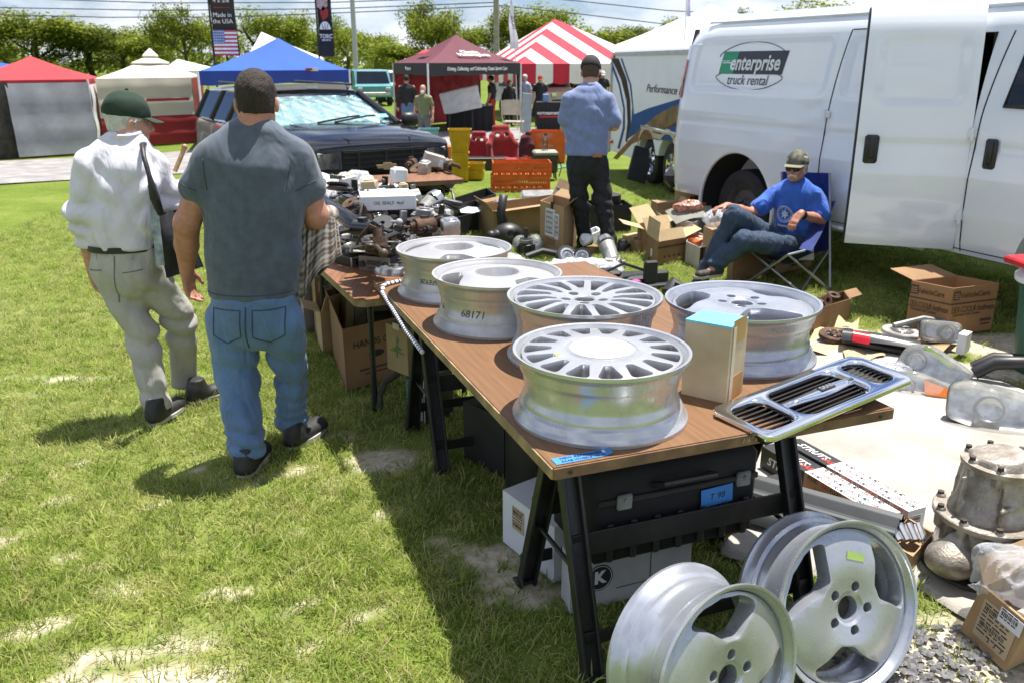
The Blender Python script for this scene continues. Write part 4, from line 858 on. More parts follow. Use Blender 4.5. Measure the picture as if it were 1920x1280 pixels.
 def hinge(x,z):MB().box((x,side_y(z)-.016,z),(.075,.03,.055),bev=.008).cyl((x,side_y(z)-.034,z-.04),(x,side_y(z)-.034,z+.04),.012,n=10).obj('hinge',WPAINT,o)
 hinge(1.06,1.30);hinge(1.06,.62)
# rear lamp, bumper, window edge
 mb=MB();mb.grid(lambda u,v:(-1.075+.10*u,side_y(1.37+.36*v)+.115*(1-math.sqrt(max(0,1-(1-np.clip((.025+.10*u)/.17,0,1))**2)))-.012,1.36+.37*v),8,8).obj('tail_lamp',REDL,o)
 MB().grid(lambda u,v:(-1.072+.09*u,side_y(1.52)+.115*(1-math.sqrt(max(0,1-(1-np.clip((.03+.09*u)/.17,0,1))**2)))-.016,1.50+.06*v),8,2).obj('reverse_lens',mat('clear_lens',(.75,.72,.70),.15),o)
 MB().box((-1.16,.99,.53),(.20,1.95,.20),bev=.07).obj('rear_bumper',BLKP,o)
 MB().grid(lambda u,v:(-1.085+.02*u,.14+.05*u+.09*v,1.62+.40*v),3,6).obj('rear_door_seal',BLKP,o)
# front door window and handle
 wx=[(2.60,1.43),(3.35,1.42),(3.35,1.80),(3.18,1.93),(2.66,1.93)];MB().grid(lambda u,w:(lambda z:((2.60+.06*w)*(1-u)+(3.35-max(0,z-1.80)*1.3)*u,side_y(z)-.007,z))(1.425+.505*w),4,10).obj('door_window',DGLASS,o,180)
 MB().tube([(x,side_y(z)-.004,z)for x,z in wx],.017,6,closed=True).obj('window_seal',BLKP,o)
 def handle(parent,x,z,y):
  MB().box((x,y,z),(.095,.03,.20),bev=.035).obj('door_handle',BLKP,parent,60);q=MB().box((x+.004,y-.022,z+.015),(.045,.02,.15),bev=.012).cyl((x-.005,y-.016,z-.07),(x-.005,y-.022,z-.07),.010,n=12).obj('handle_grip',BLKP,parent,60)
 handle(o,2.58,1.12,side_y(1.1)-.006)
 MB().grid(lambda u,w:(lambda x:(x,.34+1.30*u,float(np.interp(x,[2.95,3.25,3.85],[2.185,1.98,1.25]))+.012))(3.06+.72*w),8,10).obj('windscreen',DGLASS,o,180);MB().box((4.36,.99,.80),(.06,1.5,.22),bev=.02).obj('grille',BLKP,o);MB().box((4.36,.99,.52),(.14,1.8,.18),bev=.05).obj('front_bumper',BLKP,o)
 for y in(.28,1.70):MB().box((4.34,y,.92),(.08,.26,.18),bev=.02).obj('headlamp',CHROME,o)
# side badge, set on the panel
 def onside(x,z,d):return(x,side_y(z)+.0135-d,z)
 def patch(x0,x1,z0,z1,m,name,d,sl=.0):MB().grid(lambda u,v:onside(x0+(x1-x0)*u+sl*(v-.5),z0+(z1-z0)*v,d),10,6).obj(name,m,o,180)
 DK=mat('badge_black',(.018,.022,.034),.35);GR=mat('badge_green',(.008,.27,.135),.35);BW=mat('badge_white',(.74,.76,.78),.4)
 patch(-.45,-.235,1.60,1.80,GR,'badge_green',.0035,.02);patch(-.235,.43,1.60,1.80,DK,'badge_panel',.0035,.03)
 def sidetext(t,size,x,z,m,d=.005,**kw):
  me=text_mesh(t,size,m,depth=0,**kw)
  for v in me.vertices:X,Zz=v.co.x+x,v.co.y+z;v.co=Vector(onside(X,Zz,d))
  link('lettering',me,o)
 sidetext('enterprise',.19,.03,1.695,BW,shear=.08,bold=.0045,sx=.86,d=.006);patch(-.43,-.30,1.695,1.703,BW,'badge_stripe',.0055);patch(-.43,-.32,1.712,1.718,BW,'badge_stripe',.0055);sidetext('truck rental',.125,-.03,1.545,DK,shear=.12,sx=.95)
 for s0 in(0,1):
  pts=[(-.03+.46*max(-1,min(1,1.15*math.cos(a))),1.665+(.215 if s0==0 else .205)*math.sin(a))for a in(np.linspace(.42,PI-.42,24)if s0==0 else np.linspace(PI+.42,2*PI-.42,24))];
  if s0:pts=[(-.43,1.60)]+pts+[(.37,1.60)]
  MB().tube([onside(x,z,.003)for x,z in pts],.0035,4).obj('badge_ring',DK,o)
# side door swung open on its front hinges
 dr=link('side_door',None,o);dr.location=(2.63,-.005,0);DA=math.radians(180+6.0)
 hv=Vector((-.66,.24,0));ang=math.atan2(hv.y,hv.x)-VROT;W=.72
 def dfn(t,z):y=side_y(z)-side_y(1.0);return(t*W,y)
 dr.rotation_euler=(0,0,ang-PI);dr.location=(2.425,.0,0)
 xs2=np.linspace(-W,0,26);zs2=np.linspace(.44,2.085,56);mb=MB();rows=[]
 for x in xs2:
  r1_=[(x,side_y(z)+.014*rrect(x,z,-W+.09,-.07,1.42,1.88,.08)+.006*math.exp(-((z-1.155)/.02)**2),z)for z in zs2];r2_=[(x,side_y(z)+.075,z)for z in zs2[::-1]];rows.append(r1_+r2_)
 link('door_panel',mb.loft(rows).mesh('door_panel',WPAINT,40),dr);handle(dr,-W+.10,1.12,side_y(1.1)-.006)
 for z in(1.24,.68):MB().box((.02,side_y(z)-.004,z),(.09,.04,.06),bev=.01).cyl((.0,side_y(z)-.03,z-.045),(.0,side_y(z)-.03,z+.045),.013,n=10).obj('door_hinge',WPAINT,dr)
 MB().tube([(-W+.003,side_y(z)+.06,z)for z in np.linspace(.46,2.06,20)],.02,6).obj('door_seal',BLKP,dr)
van()
# ---------------------------------------------------------------- race trailer
TF=Vector((.1736,-.985,0)).normalized();TI=Vector((-TF.y,TF.x,0));R0=Vector((1.638,14.59,0));TRZ=math.atan2(TF.y,TF.x)
def trailer():
 o=thing('enclosed_trailer','white enclosed trailer with blue and bronze swoosh graphics and tandem wheels','trailer',R0,TRZ);L_,W_,H_=3.75,2.15,1.98
 rings=[]
 for x,i in((0,.03),(.03,0),(L_-.05,0),(L_,.05)):rings.append([(x,i,.30),(x,i,1.80-i),(x,i+.02,1.88-i),(x,i+.07,1.94-i),(x,i+.14,H_-i),(x,W_-i-.14,H_-i),(x,W_-i-.04,1.9-i),(x,W_-i,1.8-i),(x,W_-i,.30)])
 me=MB().loft(rings).mesh('body',mat('trailer_white',(.74,.77,.80),.5,var=.04,vs=2,spec=.25),30);me=boolcut(me,[MB().cyl((x,-.2,.34),(x,.35,.34),.40,n=36)for x in(1.90,2.78)]+[MB().box((2.34,.075,.2),(.9,.55,.51))],30);link('body',me,o)
 MB().box((2.34,.34,.45),(1.7,.02,.66)).obj('wheel_well',INT,o)
 for x in(1.90,2.78):road_wheel(o,x,.05,.33,.33,.2,-1,6,CHROME)
 fe=[(2.34+.42*math.cos(a)*1-.44,.36+.42*math.sin(a))for a in np.linspace(PI,PI*.28,16)]+[(2.34+.42*math.cos(a)+.44,.36+.42*math.sin(a))for a in np.linspace(PI*.72,0,16)];mb=MB()
 mb.add([(x,-.012,z)for x,z in fe]+[(x,-.012,max(z+.07,0)if 0<i<len(fe)-1 else z)for i,(x,z)in enumerate(fe)],[(i,i+1,i+1+len(fe),i+len(fe))for i in range(len(fe)-1)])
 mb.add([(x,-.012,z)for x,z in fe]+[(x,.05,z)for x,z in fe],[(i,i+1,i+1+len(fe),i+len(fe))for i in range(len(fe)-1)]);mb.box((2.34,-.010,.80),(1.45,.012,.05));mb.obj('fender',mat('fender_alloy',(.62,.62,.63),.3,.7),o,180)
 MB().box((L_/2,-.006,1.83),(L_,.02,.05)).obj('roof_trim',mat('grey_trim',(.45,.46,.48),.4,.4),o);MB().box((.0,-.01,1.05),(.05,.03,1.55)).obj('corner_post',mat('grey_trim',(.45,.46,.48)),o)
 for z,x in((1.80,.07),(.46,.12)):MB().box((x,-.018,z),(.14,.03,.055),bev=.012).obj('marker_lamp',REDL,o)
 pl=lambda x,y:(lambda w:(w.x,w.z))(Matrix.Rotation(-TRZ,4,'Z')@(hit(x,y,R0,TI)-R0))
 def graphic(px,m,name,d):
  p=[pl(x,y)for x,y in px];MB().add([(a,-d,b)for a,b in p],[tuple(range(len(p)))]).obj(name,m,o,0)
 def ribbon(c,m,name,d):
  l=[pl(x,y)for x,y,_,_ in c];r=[pl(x,y)for _,_,x,y in c];n=len(l);MB().add([(a,-d,b)for a,b in l]+[(a,-d,b)for a,b in r],[(i,i+1,n+i+1,n+i)for i in range(n-1)]).obj(name,m,o,0)
 BL=mat('graphic_blue',(.022,.085,.26),.6,spec=.15);BK=mat('graphic_black',(.016,.015,.016),.6,spec=.15,var=.3,vs=3,col2=(.05,.03,.018));BR=mat('graphic_bronze',(.30,.17,.045),.35,var=.6,vs=5,col2=(.022,.016,.012))
 def q(*t):return t
 ribbon([q(1147,110,1160,110),q(1165,150,1175,148),q(1175,190,1182,188),q(1177,230,1183,230),q(1173,265,1176,268)],BK,'graphic_swoosh',.004)
 ribbon([q(1144,118,1148,116),q(1160,160,1163,158),q(1169,205,1172,203),q(1168,240,1172,240),q(1158,278,1162,280)],BL,'graphic_swoosh',.004)
 ribbon([q(1164,110,1167,110),q(1181,160,1184,160),q(1186,200,1189,215),q(1184,228,1215,204),q(1176,262,1300,178)],BL,'graphic_swoosh',.0045)
 ribbon([q(1150,297,1158,300),q(1176,268,1185,270),q(1200,243,1205,262),q(1232,216,1226,262),q(1262,200,1258,240),q(1310,186,1310,215)],BR,'graphic_swoosh',.005)
 ribbon([q(1228,262,1234,263),q(1243,244,1255,264),q(1268,230,1290,265),q(1310,218,1320,266)],BL,'graphic_swoosh',.005)
 x0,z0=pl(1212,166);text('Performance Plus',.155,mat('black_script',(.02,.02,.025),.5),o,frame((x0,-.006,z0),(1,0,0),(0,0,1)),shear=.35,align='LEFT',sx=1.55,depth=.001)
 o2=MB().box((0,0,.30),(.30,.05,.50),bev=.01).box((.05,-.027,.28),(.03,.006,.1)).obj('dark_board',mat('dark_board',(.028,.030,.036),.6,var=.2));p=G(1192,345);o2.location=(p.x-.02,p.y-.02,-.01);o2.rotation_euler=(-.18,.30,.2);tag(o2,'dark flat board leaning on the front trailer wheel','board')
trailer()
# ---------------------------------------------------------------- black sport utility vehicle
SF=Vector((.56,-.83,0)).normalized();SROT=math.atan2(SF.y,SF.x);S0=Vector((-1.30,8.86,0))
def suv():
 o=thing('black_suv','black sport utility vehicle with a silver sunshade behind its windscreen','car',S0,SROT);hw=.84;o.scale=(1,1,1.0)
 def ring(x,w,z0,zs_,zt,crown):
  r=[(x,-w+.03,z0),(x,-w,z0+.12),(x,-w-.012,(z0+zs_)/2),(x,-w+.015,zs_-.06),(x,-w+.05,zs_),(x,-w+.12,zt),(x,-w*.5,zt+crown*.8),(x,0,zt+crown)];return r+[(a,-b,c)for a,b,c in reversed(r[:-1])]
 rings=[ring(0,hw-.10,.42,.84,.86,.015),ring(-.02,hw-.05,.36,.88,.90,.02),ring(-.10,hw-.02,.32,.92,.94,.025),ring(-.40,hw,.30,.955,.985,.03),ring(-.9,hw,.30,.985,1.02,.03),ring(-1.28,hw,.30,1.0,1.035,.03),ring(-2.5,hw,.30,1.01,1.03,.0),ring(-4.0,hw-.02,.32,1.0,1.02,0),ring(-4.12,hw-.08,.40,.98,1.0,0)]
 me=MB().loft(rings).mesh('body',BPAINT,32);c=[MB().cyl((x,-2,.34),(x,2,.34),.42,n=40)for x in(-.78,-3.3)]
 link('body',boolcut(me,c,30),o)
 for x in(-.78,-3.3):
  for s in(-1,1):road_wheel(o,x,s*(hw-.03),.34,.34,.2,s,5)
 def gr(x,w,z):return[(x,-w,z),(x,w,z)]
 top=lambda x,w,z:[(x,-w,z),(x,-w+.05,z+.035),(x,-w*.6,z+.05),(x,0,z+.06),(x,w*.6,z+.05),(x,w-.05,z+.035),(x,w,z)]
 MB().loft([top(-1.92,.60,1.345)+[(-1.92,.5,1.31),(-1.92,-.5,1.31)],top(-2.05,.63,1.365)+[(-2.05,.5,1.31),(-2.05,-.5,1.31)],top(-3.0,.64,1.375)+[(-3.,.5,1.31),(-3.,-.5,1.31)],top(-3.95,.61,1.35)+[(-3.95,.5,1.31),(-3.95,-.5,1.31)]]).obj('roof',BPAINT,o,50)
 for s in(-1,1):
  MB().tube([(-1.22,s*.78,1.03),(-1.92,s*.61,1.365)],[.035,.03],8).obj('pillar',BPAINT,o)
  for x0,x1 in((-2.62,-2.56),(-3.3,-3.22),(-4.0,-3.93)):MB().tube([(x0,s*.80,1.02),(x1,s*.625,1.36)],.035,8).obj('pillar',BPAINT,o)
  for x0,x1,x2,x3 in((-1.36,-2.56,-2.53,-1.98),(-2.66,-3.26,-3.2,-2.60),(-3.34,-3.96,-3.9,-3.27)):MB().add([(x0,s*.795,1.03),(x1,s*.795,1.03),(x2,s*.635,1.35),(x3,s*.635,1.35)],[(0,1,2,3)]).obj('side_window',DGLASS,o,0)
  MB().box((-.045,s*.60,.775),(.09,.26,.19),bev=.02).obj('headlamp',mat('headlamp_lens',(.55,.57,.58),.12,.3,var=.4,vs=14),o);MB().box((-.06,s*.77,.775),(.10,.07,.18),bev=.02).obj('indicator',mat('amber_lens',(.55,.17,.03),.2),o)
  m=link('mirror',MB().box((-1.30,s*.98,1.06),(.10,.22,.16),bev=.04).tube([(-1.3,s*.82,1.03),(-1.3,s*.93,1.05)],.02).mesh('mirror',BLKP,60),o)
  MB().tube([(-1.19,s*.10-.12,1.068),(-1.28,s*.10+.42-.12,1.115),(-1.30,s*.10+.55-.12,1.12)],.011,6).obj('wiper',BLKP,o)
 MB().grid(lambda u,v:(-1.235-.68*v-.03*math.sin(PI*u)*0+.05*math.sin(PI*u),(-.75+1.5*u)*(1-.20*v),1.045+.31*v),12,6).obj('windscreen',CLEARG,o,180)
 MB().grid(lambda u,v:(-1.285-.66*v+.045*math.sin(PI*u)+.022*math.sin(u*27)+.008*math.sin(v*21+u*40),(-.70+1.4*u)*(1-.20*v),1.04+.29*v*(1 if u>.12 else .9)),70,20).obj('sunshade',mat('silver_foil',(.72,.90,.93),.22,.8,var=.15,vs=9,bump=.5,bs=30),o,180)
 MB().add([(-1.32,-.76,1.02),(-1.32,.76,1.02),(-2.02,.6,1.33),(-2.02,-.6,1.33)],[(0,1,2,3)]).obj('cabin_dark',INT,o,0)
 g=link('grille',MB().box((.0,0,.775),(.05,.92,.19)).mesh('grille',INT,0),o)
 for z in(.70,.75,.80,.85):MB().box((.025,0,z),(.03,.90,.012)).obj('grille_bar',BLKP,g)
 for y in(-.3,0,.3):MB().box((.028,y,.775),(.03,.03,.18)).obj('grille_bar',BLKP,g)
 MB(frame((.052,-.0,.70),(0,1,0),(0,0,1))).prism([(-.11,-.018),(-.045,-.018),(-.045,-.034),(.045,-.034),(.045,-.018),(.11,-.018),(.095,.018),(.045,.018),(.045,.034),(-.045,.034),(-.045,.018),(-.125,.018)],0,.02).obj('emblem',mat('tan_emblem',(.52,.40,.25),.4,.3),o)
 MB().box((.02,0,.50),(.20,1.62,.17),bev=.06).obj('bumper',BLKP,o)
 for y in(-.45,.45):MB().tube([(-.06,y*.75,.965),(-1.2,y*1.2,1.060)],.006,6).obj('hood_crease',BPAINT,o)
 for s in(-1,1):MB().tube([(-1.9,s*.52,1.45),(-3.8,s*.52,1.46)],.014,8).obj('roof_rail',BLKP,o)
 b=MB().box((-2.35,0,1.36),(.75,1.12,.17),bev=.06).obj('cargo_bag',mat('black_bag',(.014,.014,.016),.7,var=.3,bump=.3,bs=25));b.location=S0;b.rotation_euler=(0,0,SROT);tag(b,'black padded cargo bag strapped on the roof of the black vehicle','cargo bag')
 MB().box((-1.972,.05,1.37),(.006,.12,.13)).obj('bag_label',mat('white_tag',(.66,.66,.62)),b);text('HF',.07,BLKP,b,frame((-1.966,.05,1.37),(0,1,0),(0,0,1)),depth=.001)
 MB().grid(lambda u,v:(-1.30-.07*v+.002+.0,.60-.0*u+.10*u,1.085+.035*v+.01),1,1).obj('parking_sticker',mat('sticker',(.10,.42,.60),.5),o,0)
suv()
# ---------------------------------------------------------------- far parked vehicles
def far_car(label,cx,Y,ht,ln,heading,col,col2=None,kind='car',wd=1.6):
 b=G(cx,200);x=(cx-960)/FPX*(Y*_c+.5);o=thing('parked_car',label,'car',(x,Y,0),heading,'vehicles parked behind the canopies');c1=mat('paint_'+label.split()[0],col,.25,var=.05,coat=.6);h=ht;L=ln
 prof={'van':[(0,.25),(0,.55),(.06,.62),(.15,.97),(.25,1),(.98,1),(1,.9),(1,.25)],'car':[(0,.28),(0,.55),(.25,.66),(.36,.97),(.45,1),(.75,.98),(.92,.7),(1,.62),(1,.28)],'suv':[(0,.28),(0,.55),(.24,.62),(.34,.95),(.4,1),(.95,1),(1,.62),(1,.28)]}[kind]
 P=[(L/2-p*L,z*h)for p,z in prof];n=len(P);rings=[]
 for y,s in((-wd/2,.93),(-wd/2+.08,1),(wd/2-.08,1),(wd/2,.93)):rings.append([(x*(.985 if s<1 else 1),y*(1 if z<.62*h else .90),z)for x,z in P])
 MB().loft(rings).obj('body',c1,o,30)
 for s in(-1,1):
  for xx in(-L*.30,L*.32):MB().cyl((xx,s*(wd/2-.16),h*.19),(xx,s*(wd/2+.01),h*.19),h*.19,n=20).obj('wheel',RUBBER,o)
  MB().add([(L*.27,s*(wd/2*.96+.015),h*.63),(-L*.40,s*(wd/2*.96+.015),h*.63),(-L*.37,s*(wd/2*.905+.015),h*.93),(L*.18,s*(wd/2*.905+.015),h*.93)],[(0,1,2,3)]).obj('side_window',DGLASS,o,0)
  MB().box((L/2-.02,s*wd*.36,h*.48),(.08,.22,.12),bev=.02).obj('headlamp',CHROME,o)
 i=2;a,b_=P[i],P[i+1];MB().add([(a[0]+.02,-wd*.42,a[1]+.02),(a[0]+.02,wd*.42,a[1]+.02),(b_[0]+.03,wd*.38,b_[1]-.02),(b_[0]+.03,-wd*.38,b_[1]-.02)],[(0,1,2,3)]).obj('windscreen',DGLASS,o,0)
 MB().box((L/2+.01,0,h*.34),(.06,wd*.8,.14),bev=.02).obj('bumper',BLKP if col2 is None else mat('b2'+label.split()[0],col2,.3),o);return o
far_car('teal van with a pale roof behind the blue canopy',690,38,1.42,3.6,-1.25,(.10,.30,.33),(.5,.5,.5),'van');far_car('white pickup style vehicle left of the maroon canopy',742,42,1.35,3.6,-1.3,(.62,.63,.64),None,'suv')
far_car('silver wagon with raised grille behind the masked man',812,33,1.15,3.2,-1.7,(.55,.57,.58),None,'suv');far_car('dark red car glimpsed behind the maroon canopy',785,50,1.3,3.6,-1.0,(.16,.02,.025),None,'car')
far_car('white sport utility vehicle parked beneath the striped tent',1010,30.5,1.45,3.4,-1.0,(.64,.64,.64),None,'suv');far_car('dark green jeep under the right half of the striped tent',1085,36,1.3,3.0,-1.8,(.03,.07,.05),None,'suv')
# ================================================================== PEOPLE
def V3(*a):return np.array(a,float)
SKIN=mat('skin',(0.50,0.27,0.185),.55,var=.12,vs=26,bump=.06,bs=300);SKIN2=mat('skin_ruddy',(0.44,0.20,0.135),.55,var=.15,vs=26,bump=.06,bs=300)
SHOE=mat('dark_shoe',(0.022,0.021,0.022),.6,var=.3,vs=30);SOLE=mat('shoe_sole',(0.42,0.41,0.39),.7)
def hand(S,wrist,direc,palmn,side,size=1.0,curl=.5,k=.006,spread=.12):
 """palm and five bent fingers; direc = wrist to knuckles, palmn = out of the palm, side = towards the thumb"""
 d=V3(*direc);d/=np.linalg.norm(d);n=V3(*palmn);n-=d*(n@d);n/=np.linalg.norm(n);s=np.cross(n,d);s*=np.sign(s@V3(*side))or 1
 w=V3(*wrist);z=size
 R=np.stack([s,d,n],1)
 S.box(w+d*.048*z,(.038*z,.046*z,.013*z),R,.012*z,.014);S.cone(w-d*.02*z,w+d*.03*z,.026*z,.028*z,.015,flat=(n,.75))
 for i,(off,ln)in enumerate(((.029,.072),(.0095,.082),(-.0105,.075),(-.030,.058))):
  b=w+d*.088*z+s*off*z-n*.001;f=d+s*(off*spread*14)*.35;f/=np.linalg.norm(f);p=b;c=curl*(1+.12*i);a=0
  for j,(l,r)in enumerate(((.45,.0095),(.31,.0087),(.24,.0078))):
   a+=c*(.55 if j==0 else .7);q=p+(f*math.cos(a)+n*math.sin(a))*l*ln*z;S.cone(p,q,r*z,r*.93*z,k);p=q
 b=w+d*.022*z+s*.030*z;q=b+(s*.55+d*.75+n*.35)*.040*z;S.cone(b,q,.0135*z,.011*z,.012);q2=q+(s*.12+d*.85+n*.45)*.034*z;S.cone(q,q2,.0108*z,.009*z,k)
def head_sdf(S,c,f,u,z=1.0,face=True,k=.018):
 """head centred at c looking along f with crown along u"""
 f=V3(*f);f/=np.linalg.norm(f);u=V3(*u);u-=f*(u@f);u/=np.linalg.norm(u);r=np.cross(f,u);R=np.stack([r,f,u],1);c=V3(*c)
 L=lambda x,y,q:c+(r*x+f*y+u*q)*z
 S.ell(L(0,-.012,.035),(.076*z,.098*z,.088*z),R,.02);S.ell(L(0,.022,-.035),(.062*z,.074*z,.080*z),R,.03);S.ell(L(0,.050,-.088),(.034*z,.030*z,.024*z),R,.03)
 S.cone(L(-.04,.01,-.07),L(-.02,.06,-.088),.022*z,.016*z,.03);S.cone(L(.04,.01,-.07),L(.02,.06,-.088),.022*z,.016*z,.03)
 for q in(-1,1):
  S.ell(L(q*.082,-.010,-.016),(.012*z,.019*z,.033*z),rotm((0,0,0))if False else R,.005);S.ell(L(q*.092,-.002,-.014),(.005*z,.010*z,.018*z),R,.003,'s')
 if face:
  for q in(-1,1):
   S.ell(L(q*.031,.098,-.005),(.019*z,.014*z,.012*z),R,.012,'s');S.ell(L(q*.031,.081,-.006),(.013*z,.012*z,.010*z),R,.003)
   S.ell(L(q*.040,.066,-.035),(.022*z,.022*z,.018*z),R,.02)
   S.cone(L(q*.012,.092,.016),L(q*.048,.084,.014),.007*z,.006*z,.012)
  S.cone(L(0,.093,.004),L(0,.112,-.034),.008*z,.012*z,.010);S.ell(L(-.011,.099,-.036),(.008*z,)*3,R,.006);S.ell(L(.011,.099,-.036),(.008*z,)*3,R,.006)
  S.cone(L(-.02,.087,-.062),L(.02,.087,-.062),.006*z,None,.006);S.cone(L(-.017,.086,-.074),L(.017,.086,-.074),.007*z,None,.006);S.cone(L(-.024,.096,-.068),L(.024,.096,-.068),.003*z,None,.004,'s')
 return L,R
from mathutils.bvhtree import BVHTree
def surf(o,pts,d,r,m,name,off=.001,parent=None,closed=False):
 """stitch line laid on a garment: points projected along d on to its surface"""
 bv=BVHTree.FromPolygons([v.co for v in o.data.vertices],[p.vertices for p in o.data.polygons]);d=Vector(d).normalized();Q=[]
 for p in pts:
  h=bv.ray_cast(Vector(p)-d*.6,d)
  if h[0]is not None:Q.append(h[0]-d*off)
 if len(Q)>1:MB().tube(Q,r,5,closed=closed).obj(name,m,parent or o,180)
class Person:
 def __init__(s,label,root,cat='person',group=None):s.o=thing('person',label,cat,root,0,group);s.root=V3(*root)
 def loc(s,p):return V3(*p)-s.root
 def bounds(s,pts,pad):P=np.array([p for p in pts]);return P.min(0)-pad,P.max(0)+pad
def body(P,J,m,vox=.0075,hs=1.0,hands=True,face=True,curl=(.5,.5),handax=None,armr=(.046,.040,.031),neck=.056):
 j={k:P.loc(v)for k,v in J.items()if k not in('f','u')};lo,hi=P.bounds(list(j.values()),.24)
 S=SDF(lo,hi,vox);f,u=J['f'],J['u']
 S.cone(j['pelvis'],j['chest'],.09*hs,.085*hs,.03);S.cone(j['chest'],j['neck'],.075*hs,.05*hs,.03);S.cone(j['neck'],j['head']-V3(*f)*.015*hs,neck*hs,neck*.96*hs,.02)
 for q in 'LR':
  S.cone(j['chest']*.3+j['sh'+q]*.7,j['sh'+q],.045*hs,.045*hs,.02);S.cone(j['sh'+q],j['el'+q],armr[0]*1.05,armr[1],.012);S.cone(j['el'+q],j['el'+q]*.55+j['wr'+q]*.45,armr[1]*1.02,armr[1]*.95,.015);S.cone(j['el'+q]*.55+j['wr'+q]*.45,j['wr'+q],armr[1]*.95,armr[2]*.86,.015)
  S.cone(j['pelvis'],j['hip'+q],.075*hs,.07*hs,.02);S.cone(j['hip'+q],j['kn'+q],.065*hs,.045*hs,.02);S.cone(j['kn'+q],j['an'+q],.042*hs,.034*hs,.015);S.cone(j['an'+q],j['to'+q],.034,.028,.015)
  if hands:
   d,n,sd=handax[q]if handax and q in handax else(j['wr'+q]-j['el'+q],(0,-1,0),(0,0,1));hand(S,j['wr'+q],d,n,sd,hs*1.02,curl[0 if q=='L' else 1])
 head_sdf(S,j['head'],f,u,hs,face)
 o=link('body',S.mesh('body',m,180),P.o);return o
def garment(P,segs,m,name,vox=.011,wr=.005,sc=28,st=(1,1,1),seed=1,cuts=(),k=.03,folds=()):
 """cloth shell from tapered capsules [(p0, p1, r0, r1, flatdir, flat)] with wrinkles"""
 pts=[P.loc(q)for sg in segs for q in sg[:2]];R=max(max(sg[2],sg[3])for sg in segs)*1.7;lo,hi=P.bounds(pts,R+.03);S=SDF(lo,hi,vox)
 for sg in segs:
  p0,p1,r0,r1=sg[:4];fl=(sg[4],sg[5])if len(sg)>5 else None;S.cone(P.loc(p0),P.loc(p1),r0,r1,k,flat=fl)
 def fn(X):
  d=wr*n3(X*np.array(st),sc,seed)-wr*.8*np.abs(n3(X*np.array(st),sc*1.5,seed+1))+wr*.3
  for c,r,dr,fr,amp in folds:
   c=P.loc(c);w=np.exp(-((X-c)**2).sum(-1)/(r*r));q=(X@V3(*dr))*fr;d=d+1.5*amp*w*(1-2*np.abs(np.sin(q*.5+1.3*n3(X,9,seed+5))))
  return d
 S.field(fn)
 for p,n in cuts:S.half(P.loc(p),n)
 return link(name,S.mesh(name,m,180),P.o)
def shoe(P,heel,toe,m=SHOE,sole=SOLE,w=.042,up=(0,0,1),h=.06):
 a,b=P.loc(heel),P.loc(toe);d=b-a;L=np.linalg.norm(d);d=d/L;u=V3(*up);u-=d*(u@d);u/=np.linalg.norm(u);r=np.cross(d,u)
 lo,hi=P.bounds([a-d*.02,b+d*.02],.13);S=SDF(lo,hi,.008);R=np.stack([r,d,u],1)
 S.ell(a+d*.05+u*.052,(w*.86,.062,h*.95),R,.02);S.cone(a+d*.03+u*.036,b-d*.045+u*.030,w*.80,w*.93,.02,flat=(u,.80));S.cone(a+d*.045+u*.075,a+d*.05+u*.11,.046,.043,.02);S.half(a+u*.014,-u)
 o=link('shoe',S.mesh('shoe',m,180),P.o)
 mb=MB();n=20;pts=[]
 for k in range(n):
  t=2*PI*k/n;y=(L/2+.006)*math.cos(t);x=(w*1.02 if y>0 else w*.90)*math.copysign(abs(math.sin(t))**.7,math.sin(t));pts.append((x,y+L/2))
 if sum(pts[i-1][0]*pts[i][1]-pts[i][0]*pts[i-1][1]for i in range(n))<0:pts.reverse()
 M=Matrix.Identity(4)
 for i in range(3):M[i][0],M[i][1],M[i][2],M[i][3]=r[i],d[i],u[i],a[i]
 mb.prism(pts,0,.02,M);mb.obj('sole',sole,o);return o
def hair(P,head,f,u,m,hs=1.0,low=-.045,grow=.007,top=True,seed=2):
 c=P.loc(head);S=SDF(c-.16,c+.16,.006);f=V3(*f)/np.linalg.norm(f);u=V3(*u);u=u-f*(u@f);u/=np.linalg.norm(u);r=np.cross(f,u);R=np.stack([r,f,u],1)
 S.ell(c+(f*-.012+u*.035)*hs,V3(.076,.098,.088)*hs+grow,R,0);S.ell(c+(f*-.022+u*-.035)*hs,V3(.066,.066,.07)*hs+grow*.6,R,.03)
 S.half(c+u*low*hs,-u);S.half(c+(f*.045)*hs,(f*.88-u*.48)if top else f,k=.01)
 S.noise(.0026,170,seed,(1,1,.35));return link('hair',S.mesh('hair',m,180),P.o)
